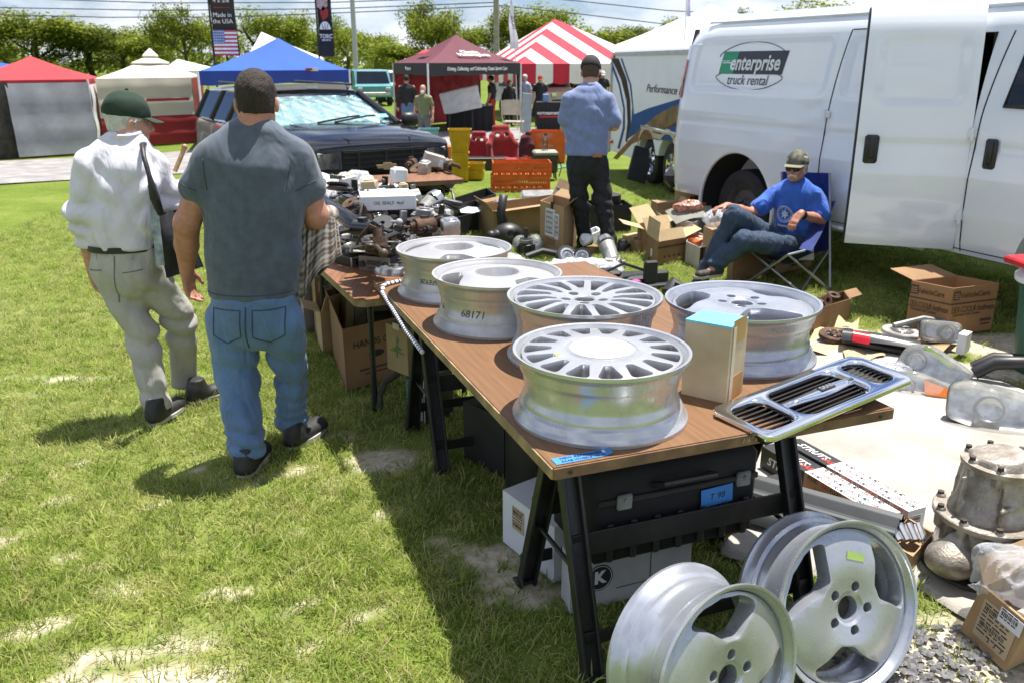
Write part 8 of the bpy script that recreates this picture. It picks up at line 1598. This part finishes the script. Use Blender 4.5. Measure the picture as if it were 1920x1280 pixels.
box_at('black and white picture box leaning behind the cream carton',782,408,.5,(.20,.05,.15),mat('photo_box',(.06,.06,.065),.35),H2,(-.5,.25),'DI')
box_at('small orange and white bulb box beside the trim bar',695,452,.5,(.075,.06,.04),mat('peach_card',(.62,.40,.26),.7),H2+.045,(.1,.1),lab=False,cat='box',name='bulb_box')
# carburettor
def carb(label,c,rz,sc=1.0):
 o=thing('carburettor',label,'carburettor',c,rz);q=MB().cyl((0,0,.07),(.10*sc,.05*sc,.12*sc+.03),.05*sc,.055*sc,18).obj('dashpot',ALU,o);MB().cyl((.10*sc,.05*sc,.15*sc),(.135*sc,.07*sc,.17*sc),.058*sc,.05*sc,18).obj('bright_cap',STEELB,o)
 S=SDF((-.15,-.12,-.01),(.15,.12,.16),.008);S.box((0,0,.05),(.07*sc,.05*sc,.045*sc),None,.012,.02);S.cone((-.09*sc,.02,.04),(.02,0,.05),.03*sc,.035*sc,.02);S.cone((.03,-.05,.02),(.03,-.09*sc,.03),.02,.03,.01);S.noise(.003,60,3);link('casting',S.mesh('c',ALU),o);MB().tube([(-.12*sc,-.03,.11),(-.04,-.05,.14),(.05,-.03,.13),(.09,-.02,.09)],.006,6).obj('linkage',STEELB,o);MB().cyl((.05,-.07,.04),(.06,-.10,.04),.03*sc,n=16).obj('intake_ring',BLKP,o);return o
carb('grey carburettor with silver dome at the right edge of the parts table',TB(783,432),.2,1.15);carb('carburettor lying among plastic parts on the ground right of the rims',gw(1148,505),1.4,1.3)
for a in[('clear plastic bag standing puffed up in the middle of the parts table',712,410,(.10,.09,.17),31),('clear bag sagging below the cream carton',735,438,(.15,.10,.06),32),('large white plastic bag at the back of the parts table',660,352,(.24,.16,.11),33),('second white plastic bag in front of the scribbled stack',690,372,(.19,.13,.12),34),('pale bag of paper left of the puffed clear bag',676,412,(.14,.10,.05),35),('small clear bag behind the carburettor',760,446,(.10,.08,.06),36)]:bag(a[0],TB(a[1],a[2],H2+a[3][2]*.7),a[3],a[4],(0,0,a[4]),amp=.03,sc=16)
for a in[('clear bag of small bits in front of the scribbled stack',705,395,(.13,.10,.08),61),('white bag draped at the left edge of the parts table',640,360,(.16,.12,.10),62),('milky bag against the dark trim bar',668,400,(.12,.10,.09),63),('clear bag lying right of the cream carton',800,408,(.13,.10,.07),64),('crumpled clear bag beside the grey radio',735,470,(.10,.07,.05),65),('white bag between the black trays and the parts table',822,392,(.13,.10,.08),66)]:bag(a[0],TB(a[1],a[2],H2+a[3][2]*.8),a[3],a[4],(0,0,a[4]),amp=.03,sc=16)
radio('silver faced cassette radio nearest the left table corner',668,492,H2,.8,(.18,.16,.05),BLKP,STEELB);radio('black car radio at the very edge of the brown folding table',640,480,H2,1.0,(.19,.17,.055));box_at('tan spark plug carton behind the black radio',650,452,.4,(.14,.10,.07),KRAFT);box_at('small white bulb carton on the equaliser box',660,456,.8,(.09,.07,.05),WHITEC,H2+.05)
scr=[('white paper leaflet between the trim bar and the puffed bag',690,425,.8),('folded white paper under the sagging bag',742,452,.2),('white card sheet leaning at the back left of the parts table',632,342,.5)]
for i,(lb,x,y,rz)in enumerate(scr):o=MB().grid(lambda u,v:((u-.5)*.24,(v-.5)*.17,.02+.018*math.sin(u*5+i)+.012*math.sin(v*7)),8,6).obj('paper',WHITEC,None,180);tagged(o,lb,'paper',TB(x,y,H2+.04),(.1+.3*(i==2),.1,rz))
# --- smaller parts, one by one, each of its own kind
PM={'black':BLKP,'grey':GREYP,'rusty':RUST,'silver':STEELB,'white':WHITEC,'aluminium':ALU,'cream':CREAMC,'red':REDL,'charcoal':mat('charcoal_part',(.045,.045,.047),.55,var=.2),'matt black':mat('matt_black_plastic',(.007,.007,.008),.8),'dusty black':mat('dusty_black',(.035,.032,.028),.9,var=.5,vs=20),'glossy black':mat('gloss_black_trim',(.012,.012,.013),.2,coat=.4),'oily brown':mat('oily_brown',(.07,.045,.028),.5,.2,var=.4,vs=14),'pale grey':mat('pale_grey_part',(.34,.34,.35),.55,var=.2)}
def p_relay(mb,r,s):mb.box((0,0,.35*s),(.8*s,.6*s,.7*s),bev=.06*s);mb.box((0,0,.73*s),(.5*s,.4*s,.08*s),bev=.02*s);mb.box((.1*s,-.31*s,.4*s),(.4*s,.03*s,.3*s))
def p_pulley(mb,r,s):mb.lathe([(.12*s,0),(.5*s,0),(.5*s,.08*s),(.40*s,.15*s),(.5*s,.22*s),(.5*s,.3*s),(.2*s,.3*s),(.12*s,.3*s)],20,Euler((r.uniform(-.5,.5),r.uniform(-.5,.5),0)).to_matrix().to_4x4(),closed=True)
def p_bracket(mb,r,s):mb.box((0,0,.06*s),(1.2*s,.35*s,.1*s),bev=.02*s);mb.box((.5*s,0,.35*s),(.1*s,.35*s,.6*s),bev=.02*s);mb.cyl((-.35*s,0,.1*s),(-.35*s,0,.2*s),.12*s,n=10)
def p_hose(mb,r,s):mb.tube([(-.8*s,0,.15*s),(-.4*s,.25*s,.2*s),(.1*s,.2*s,.35*s),(.5*s,-.1*s,.25*s),(.85*s,-.05*s,.12*s)],.13*s,8)
def p_motor(mb,r,s):mb.cyl((-.5*s,0,.3*s),(.35*s,0,.3*s),.3*s,n=16);mb.cyl((.35*s,0,.3*s),(.55*s,0,.3*s),.2*s,.12*s,12);mb.cyl((.55*s,0,.3*s),(.8*s,0,.3*s),.05*s,n=8);mb.box((-.1*s,0,.64*s),(.3*s,.2*s,.12*s))
def p_panel(mb,r,s):mb.box((0,0,.12*s),(1.5*s,.7*s,.16*s),bev=.05*s);[mb.box((-.5*s+.33*s*k,-.05*s,.23*s),(.22*s,.4*s,.08*s),bev=.02*s)for k in range(4)]
def p_plug(mb,r,s):mb.cyl((0,0,0),(0,0,.3*s),.32*s,.28*s,14);mb.cyl((0,0,.3*s),(0,0,.6*s),.16*s,.14*s,12);mb.tube([(0,0,.55*s),(.2*s,.1*s,.7*s),(.6*s,.2*s,.3*s),(.8*s,.1*s,.06*s)],.05*s,6)
def p_lever(mb,r,s):mb.tube([(-.9*s,0,.1*s),(-.2*s,.05*s,.25*s),(.8*s,.0*s,.2*s)],.07*s,8);mb.sphere((.85*s,0,.2*s),.16*s,10,6);mb.box((-.85*s,0,.12*s),(.35*s,.3*s,.22*s),bev=.04*s)
KINDS={'relay box':p_relay,'pulley':p_pulley,'bracket':p_bracket,'rubber hose':p_hose,'small motor':p_motor,'switch panel':p_panel,'sender with lead':p_plug,'lever':p_lever}
HEAP=[(606,350,'white','relay box'),(618,362,'red','switch panel'),(612,372,'cream','relay box'),(640,372,'black','rubber hose'),(600,388,'grey','switch panel'),(652,388,'black','relay box'),(668,396,'cream','switch panel'),(640,398,'black','small motor'),(684,390,'white','relay box'),(690,402,'black','switch panel'),(655,408,'grey','relay box'),(700,420,'black','lever'),(672,430,'black','bracket'),(705,438,'cream','relay box'),(725,425,'black','relay box'),(772,420,'black','rubber hose'),(800,425,'black','small motor'),(815,418,'black','bracket'),(760,462,'black','sender with lead'),(775,455,'rusty','bracket'),(805,440,'grey','pulley'),(720,462,'black','lever'),(700,470,'black','relay box'),(645,475,'black','switch panel'),(735,478,'rusty','lever'),(815,434,'silver','sender with lead'),(700,350,'silver','pulley'),(680,340,'silver','small motor'),(625,335,'cream','switch panel'),(755,350,'black','rubber hose'),(770,365,'grey','bracket'),(765,385,'black','switch panel')]
WHERE=[(625,345,'at the back left corner of the parts table'),(615,375,'beside the grey shirt man'),(650,395,'at the upper end of the long trim bar'),(690,400,'left of the puffed clear bag'),(670,430,'under the long trim bar'),(720,430,'below the puffed clear bag'),(770,420,'near the cream carton'),(810,430,'by the carburettor dome'),(760,460,'just behind the farthest rim'),(700,470,'at the lower end of the long trim bar'),(690,345,'among the white plastic bags'),(765,365,'right of the scribbled box stack')]
rr=random.Random(12);seen=[];ORDN=['second','third','fourth','fifth','sixth','seventh','eighth','ninth','tenth','eleventh','twelfth','thirteenth','fourteenth','fifteenth','sixteenth','seventeenth','eighteenth','nineteenth','twentieth']
def small_part(x,y,col,kind,z,s,wh,group):
 lb=f'{col} {kind} {wh}'
 n_=sum(1 for q in seen if q==lb);seen.append(lb)
 if n_:lb=f'{ORDN[n_-1]} {lb}'
 mb=MB();KINDS[kind](mb,rr,s);o=mb.obj(kind.replace(' ','_'),PM[col],None,40);p=gw(x,y,z);return tagged(o,lb,kind,p,(rr.uniform(-.15,.15),rr.uniform(-.15,.15),rr.uniform(0,6)),group)
for x,y,col,k in HEAP:small_part(x,y,col,k,H2,rr.uniform(.085,.14),min(WHERE,key=lambda w:(w[0]-x)**2+((w[1]-y)*1.6)**2)[2],'car parts on the far tables')
r5=random.Random(77)
for i in range(245):
 x,y=r5.uniform(640,835),r5.uniform(392,462);x=max(x,640+(y-392)*.9)
 if i%3==0:x,y=r5.uniform(628,760),r5.uniform(335,392)
 if i%5==4:x,y=r5.uniform(735,850),r5.uniform(385,445)
 if i%7==6 or i>200:x,y=r5.uniform(640,725),r5.uniform(395,480)
 wh=min(WHERE,key=lambda w:(w[0]-x)**2+((w[1]-y)*1.6)**2)[2]
 for _ in range(200):
  col=r5.choice(['black','matt black','dusty black','glossy black','charcoal']*3+['grey','pale grey','white','cream','silver','rusty','oily brown','aluminium']);k=r5.choice(('relay box','switch panel'))if col in('cream','white')else r5.choice(list(KINDS))
  if f'{col} {k} {wh}' not in seen:break
 else:continue
 small_part(x,y,col,k,H2+r5.choice((0,.03,.07,.12,.17,.22)),r5.uniform(.07,.15),wh,'car parts on the far tables')
for i,(x,y,col,k,wh)in enumerate([(772,318,'rusty','small motor','at the left end of the rusty parts table'),(786,322,'rusty','pulley','at the left end of the rusty parts table'),(800,312,'grey','small motor','in the middle of the rusty parts table'),(796,326,'aluminium','relay box','in the middle of the rusty parts table'),(815,322,'rusty','lever','in the middle of the rusty parts table'),(828,318,'silver','small motor','at the right end of the rusty parts table'),(840,326,'rusty','bracket','at the right end of the rusty parts table'),(848,318,'rusty','rubber hose','at the right end of the rusty parts table'),(812,305,'rusty','pulley','at the back of the rusty parts table'),(786,306,'rusty','bracket','at the back of the rusty parts table'),(832,306,'aluminium','switch panel','at the back of the rusty parts table')]):small_part(x,y,col,k,.70,rr.uniform(.12,.18),wh,'rusty parts on the far table')
box_at('pale wedge shaped card box among the rusty parts',810,312,.3,(.20,.12,.12),mat('pinkish_card',(.50,.42,.40),.7),.72,(.1,.3),lab=False)
o=MB().tube([at(826,348,7.8)-at(826,348,7.8),at(848,360,7.7)-at(826,348,7.8),at(852,378,7.6)-at(826,348,7.8),at(838,408,7.5)-at(826,348,7.8)],.012,8).obj('black_cable',BLKP);tagged(o,'thin black cable looping off the rusty parts table','cable',at(826,348,7.8))
# ================================================================== ON THE GRASS BETWEEN THE TABLES AND THE BLUE SHIRT MAN
BTRAY=mat('black_tray',(.020,.020,.022),.55,var=.25)
for lb,a,h in(('shallow black plastic tray on the grass behind the farthest rim',((800,432),(830,452),(925,425)),.20),('black tray holding white cards left of the long carton',((845,395),(860,410),(930,385)),.14)):o,F=carton(lb,gw(*a[0]),gw(*a[1]),gw(*a[2]),h,BTRAY,name='plastic_tray',cat='tray',th=.01)
o=MB().box((0,0,0),(.28,.2,.01)).obj('white_card',WHITEC);tagged(o,'white card lying in the black tray','card',gw(885,395,.12),(.2,.1,.2));box_at('bright orange yellow pouch behind the black tray',828,405,.4,(.22,.12,.14),mat('mustard_card',(.60,.29,.03),.7,var=.15),0.12,(.3,.2),lab=False,name='pouch',cat='pouch')
L,N_,R_=gw(902,432),gw(925,448),gw(1062,425);o,F=carton('long open brown carton with a white label across the grass',L,N_,R_,.28,KRAFT,flaps=[(2,25,.20),(0,40,.12),(1,85,.14)],th=.007);sticker(o,F[2][0]@Matrix.Translation((0,.2,-.01))@Euler((0,PI,0)).to_matrix().to_4x4(),.15,.11,12)
o,F=carton('small brown carton behind the long open carton',gw(903,402),gw(910,408),gw(946,400),.17,KRAFTD,lid=True);sticker(o,F[1][0],.07,.05,13)
L,N_,R_=gw(1012,462),gw(1056,478),gw(1080,462);o,F=carton('tall brown carton with two white labels and black tape',L,N_,R_,.44,KRAFT,flaps=[(1,50,.12),(2,55,.10)],lean=(.0,.02));sticker(o,F[0][0]@Matrix.Translation((-.03,.04,.002)),.17,.26,14);sticker(o,F[0][0]@Matrix.Translation((.10,.02,.002)),.07,.24,15);MB(F[0][0]).box((.0,.20,.002),(.05,.08,.001)).obj('black_tape',BLKP,o,0)
MB(F[0][0]@Matrix.Translation((0,-.12,.002))).box((0,0,0),(.16,.008,.001)).box((0,-.02,0),(.14,.006,.001)).box((0,-.04,0),(.16,.006,.001)).obj('pencil_lines',INKB,o,0)
o=thing('airbox','black plastic pipe with round ducted housing on the grass behind the rims','air duct',gw(946,458),.1);MB().tube([(.0,.05,.10),(-.03,.06,.30),(-.0,.08,.47)],[.06,.045,.042],14).obj('duct',BLKP,o,180);S=SDF((-.22,-.2,-.01),(.22,.2,.26),.011);S.ell((.03,0,.10),(.15,.12,.11),None,.02);S.cone((-.10,-.06,.1),(-.14,-.12,.11),.05,.05,.02);S.ell((.05,-.12,.12),(.03,.03,.03),None,.01,'s');S.ell((.11,-.09,.10),(.028,.03,.028),None,.01,'s');link('housing',S.mesh('h',BLKP),o)
for i,(x,y)in enumerate(((976,456),(1004,454))):
 o=thing('fog_lamp',('clear glass fog lamp beside the black duct','clear glass fog lamp beside the tall labelled carton')[i],'fog lamp',gw(x,y,.075),(1.2,0,.2*i));MB().lathe([(.001,.03),(.05,.022),(.075,0),(.07,-.02)],24).obj('lens',CLAMP,o,180);MB().lathe([(.076,.002),(.08,-.01),(.06,-.06),(.001,-.07)],24).obj('lamp_shell',STEELB,o,180)
o,F=carton('white foam tray beside the tall labelled carton',gw(1082,460),gw(1092,468),gw(1128,452),.11,mat('white_foam',(.68,.70,.74),.8),name='foam_tray',cat='tray',th=.02);bag('crumpled white tissue in the foam tray',gw(1100,450,.12),(.08,.06,.05),41,m=WHITEC,cat='tissue',name='tissue');o,F=carton('flat brown card under the foam tray',gw(1085,475),gw(1095,480),gw(1125,470),.04,KRAFTD,lid=True)
def p_dist(label,x,y):o=thing('distributor',label,'distributor',gw(x,y,.0),.3);MB().lathe([(.001,0),(.06,0),(.07,.03),(.07,.10),(.055,.11),(.055,.16),(.001,.16)],18).obj('distributor_body',BLKP,o);MB().lathe([(.058,.115),(.062,.12),(.062,.145),(.058,.15)],18).obj('metal_band',GREYP,o);MB().cyl((0,0,.16),(0,0,.25),.018,.014,10).obj('shaft',BLKP,o);mb=MB();[mb.cyl((.075*math.cos(a),.075*math.sin(a),.02),(.075*math.cos(a),.075*math.sin(a),.09),.017,n=8)for a in np.linspace(0,2*PI,7)[:-1]];mb.obj('towers',BLKP,o)
p_dist('black distributor body standing behind the second dished rim',986,478)
for lb,x,y,s,t,mcol in(('ribbed alternator pulley tilted against the tall carton',1060,484,.15,(.9,0,.4),STEELB),('black rubber wheel with white hub under the foam tray',1092,484,.13,(1.1,.2,-.3),BLKP)):o=thing('pulley',lb,'pulley',gw(x,y,.075),t);MB().lathe([(.3*s,0),(.62*s,0),(.62*s,.1*s),(.54*s,.2*s),(.62*s,.3*s),(.62*s,.38*s),(.3*s,.38*s)],28,closed=True).obj('wheel',BLKP,o);MB().lathe([(.001,.3*s),(.12*s,.42*s),(.2*s,.34*s),(.3*s,.34*s),(.34*s,.40*s),(.46*s,.39*s)],24).obj('hub',STEELB,o)
o=MB().tube([(-.2,0,.05),(-.05,.06,.09),(.12,.04,.06),(.25,-.06,.04)],.03,10).obj('rubber_hose',BLKP);tagged(o,'black hose lying between the distributor and the ribbed pulley','hose',gw(1028,492));bag('plastic sheet bag of beige and blue parts behind the multi-spoke rim',gw(1090,505,.06),(.36,.16,.07),44,amp=.04,sc=10);bag('pale blue crumpled plastic in front of the beige bag',gw(1105,522,.04),(.25,.12,.05),45,m=mat('blue_film',(.34,.55,.66),.25,alpha=.8,var=.2,vs=12),amp=.03,sc=14);bag('clear plastic sheet left of the black distributor',gw(958,488,.03),(.14,.10,.04),46,amp=.03,sc=16);bag('grey bag of small parts between the multi-spoke and pale rims',gw(1235,592,.12),(.10,.10,.11),47,amp=.03,sc=18)
o=MB().box((0,0,.05),(.5,.22,.08),bev=.02).box((-.1,.0,.11),(.2,.16,.05),bev=.02).tube([(-.2,-.05,.1),(0,-.1,.2),(.2,-.02,.12)],.012).obj('wiper_linkage',BLKP);tagged(o,'black linkage frame on the grass behind the multi-spoke rim','linkage',gw(1160,535),(0,0,.2));o=MB().box((0,0,.11),(.11,.05,.22),bev=.01).box((.10,.02,.07),(.14,.05,.13),bev=.02).box((.0,.0,.02),(.32,.12,.04),bev=.01).obj('mounting_bracket',BTRAY);tagged(o,'upright black forked bracket on the grass left of the pale rim','bracket',gw(1218,540),(0,0,.3));o=MB().tube([(0,0,.2),(.05,-.02,.09),(.12,-.03,.0)],.006).obj('white_wire',WHITEC);tagged(o,'thin white wire sticking from the ground parts','wire',gw(1140,515));bag('small magenta tag behind the multi-spoke rim',gw(1193,530,.05),(.04,.03,.02),48,m=mat('magenta_plastic',(.48,.06,.30),.5),cat='tag',name='plastic_tag',amp=.01)
o=MB().tube([(0,0,.10),(.05,.06,.16),(.12,.02,.12),(.1,-.06,.05)],.05,10).obj('rubber_boot',BLKP);tagged(o,'black rubber elbow boot squeezed left of the pale rim','rubber boot',gw(1250,575))
# instrument panel and orange bits
o=thing('instrument_panel','grey instrument panel with black dials before the orange crates','instrument panel',gw(985,392,.10),(.35,0,.1));MB().box((0,0,.05),(.72,.26,.06),bev=.03).box((.18,.14,.10),(.44,.2,.05),bev=.03).obj('panel_body',mat('worn_grey',(.20,.20,.20),.5,var=.3,vs=10),o)
for k in range(3):MB().box((-.24+.14*k,-.08,.085),(.11,.10,.02),bev=.008).obj('dial',BLKP,o)
MB().box((0,-.15,.0),(.74,.06,.10),bev=.02).obj('panel_front',BTRAY,o);o,F=carton('low orange crate under the instrument panel',gw(1000,385),gw(1010,392),gw(1075,378),.10,ORG,name='orange_tray',cat='tray');o=MB().box((0,0,0),(.32,.08,.06),(0,.4,0),bev=.02).box((.16,.02,-.02),(.2,.07,.05),(0,-.2,0),bev=.02).obj('pedal_arm',BLKP);tagged(o,'black pedal arm resting on the low orange crate','pedal',gw(1040,378,.16),(0,0,-.2))
p=gw(1140,432);o=thing('milk_crate','black lattice crate behind the legs of the blue shirt man','crate',(p.x,p.y+.1,0),.1);q=vent_crate(o,0,.42,.34,.28,BTRAY);o=MB().cyl((0,0,.28),(0,0,.36),.16,n=20).obj('round_cover',BTRAY);tagged(o,'round black cover lying on the lattice crate','cover',(p.x-.02,p.y+.12,0.005))
o,F=carton('black open bin right of the legs of the blue shirt man',gw(1146,420),gw(1150,432),gw(1166,424),.24,BTRAY,name='plastic_bin',cat='bin',th=.012)
# ================================================================== CARTONS ROUND THE SEATED MAN
o,F=carton('open printed carton nearest the viewer left of the seated man',gw(1210,480),gw(1232,498),gw(1284,488),.21,KRAFTD,flaps=[(0,-5,.17),(1,-25,.10),(2,65,.16),(3,30,.15)],inner=KRAFTP);MB(F[1][0]).box((0,.05,.002),(F[1][1],.018,.001)).obj('print_band',INKB,o,0);MB(F[0][0]).box((0,-.03,.002),(.05,.07,.001)).obj('label',LABEL,o,0)
for k in range(4):MB(F[1][0]).cyl((-.09+.06*k,-.04,.001),(-.09+.06*k,-.04,.002),.014,n=12).obj('print_dot',INKB,o,0)
o,F=carton('lower brown carton behind the printed carton',gw(1194,462),gw(1206,474),gw(1245,462),.22,KRAFT,flaps=[(0,75,.2),(3,40,.18),(2,70,.15)],inner=KRAFTP);o,F=carton('pale open carton left of the clear tub',gw(1228,440),gw(1238,448),gw(1275,440),.24,KRAFTP,flaps=[(1,60,.14),(2,20,.14)]);o,F=carton('half white carton of orange packets beside the printed carton',gw(1284,492),gw(1310,505),gw(1322,480),.19,mat('half_white',(.50,.45,.40),.8),flaps=[(1,80,.06)]);c=o.location;bag('orange packet inside the half white carton',(c.x,c.y,.17),(.10,.07,.04),51,m=mat('orange_film',(.62,.14,.04),.4),cat='packet',name='packet',amp=.015)
o,F=carton('tall kraft carton beside the knee of the seated man',gw(1314,500),gw(1330,510),gw(1362,498),.36,KRAFT,lid=True);c=o.location;bag('clear bag of red bits on the tall kraft carton',(c.x,c.y,.42),(.12,.09,.08),52,amp=.02);TUB=mat('clear_tub',(.50,.48,.47),.25,alpha=.62,var=.25,vs=6);o,F=carton('frosted clear plastic tub between the open cartons',gw(1264,470),gw(1296,478),gw(1328,462),.30,TUB,name='plastic_tub',cat='tub',th=.01);c=o.location;bag('bundle of dark parts seen inside the clear tub',(c.x,c.y,.14),(.13,.10,.10),53,m=GREYP,cat='parts',name='parts_bundle');o=MB().grid(lambda u,v:((u-.5)*.46,(v-.5)*.28,.30+.03*math.sin(u*4)+.05*v),8,6).obj('grey_tray',mat('olive_grey_card',(.20,.195,.165),.8));tagged(o,'grey card tray lying over the clear tub','tray',(c.x+.02,c.y,.02),(.1,-.12,.2));bag('clear bag with orange contents on the grey card tray',(c.x-.06,c.y,.40),(.14,.09,.06),54,amp=.02,m=mat('orange_bag',(.66,.30,.22),.25,alpha=.85,var=.4,vs=14))
o,F=carton('opened carton with raised flaps against the van wheel',gw(1262,415),gw(1290,428),gw(1345,415),.34,KRAFT,flaps=[(0,35,.18),(3,10,.2),(2,-10,.2),(1,75,.1)],inner=KRAFTP);o,F=carton('brown carton with pale open flaps beside the van wheel hub',gw(1332,420),gw(1350,428),gw(1392,418),.28,KRAFTD,flaps=[(0,20,.14),(3,25,.12),(1,-30,.1)],inner=KRAFTP)
o,F=carton('brown closed carton behind the front legs of the camp chair',gw(1362,520),gw(1372,528),gw(1452,510),.24,KRAFTD,lid=True);o,F=carton('orange brown carton under the camp chair seat',gw(1440,508),gw(1452,515),gw(1520,500),.2,KRAFT,lid=True)
for i,(lb,x,y,rz,s,m)in enumerate([('small tan carton at the front left of the seated man pile',1202,470,.5,(.16,.12,.10),KRAFT),('small white carton wedged behind the printed carton',1250,455,.9,(.15,.12,.12),WHITEC),('small kraft carton on its side right of the orange packets',1332,512,-.3,(.18,.14,.09),KRAFTP),('worn brown carton behind the frosted tub',1292,445,.3,(.24,.18,.36),KRAFTD),('narrow pale carton behind the frosted tub',1318,440,-.2,(.14,.14,.40),KRAFTP),('tan carton at the back of the pile beside the tub',1246,430,.2,(.26,.2,.30),KRAFT),('flat kraft carton under the lower brown carton',1190,455,.7,(.2,.16,.08),KRAFTP)]):box_at(lb,x,y,rz,s,m,0.0)
for i,(lb,x,y,z,rz,s,m)in enumerate([('small white relay carton at the left of the heap',648,415,.10,.4,(.12,.09,.07),WHITEC),('pale kraft carton tipped in the middle of the heap',712,405,.14,.9,(.14,.11,.09),KRAFTP),('grey parts carton behind the cream carton',770,395,.05,.2,(.18,.14,.12),GREYC),('white carton on end at the back of the heap',660,372,.08,.5,(.10,.09,.17),WHITEC)]):box_at(lb,x,y,rz,s,m,H2+z,(.15,-.2))
for a in[('puffed clear bag at the right end of the heap',795,430,(.10,.08,.07),71),('white bag on top of the heap left of the scribbled stack',672,352,(.15,.11,.12),72),('clear bag hanging at the left of the heap',650,430,(.10,.09,.08),73)]:bag(a[0],TB(a[1],a[2],H2+.10),a[3],a[4],(0,0,a[4]),amp=.03,sc=16)
bpy.data.scenes.remove(_tmp)
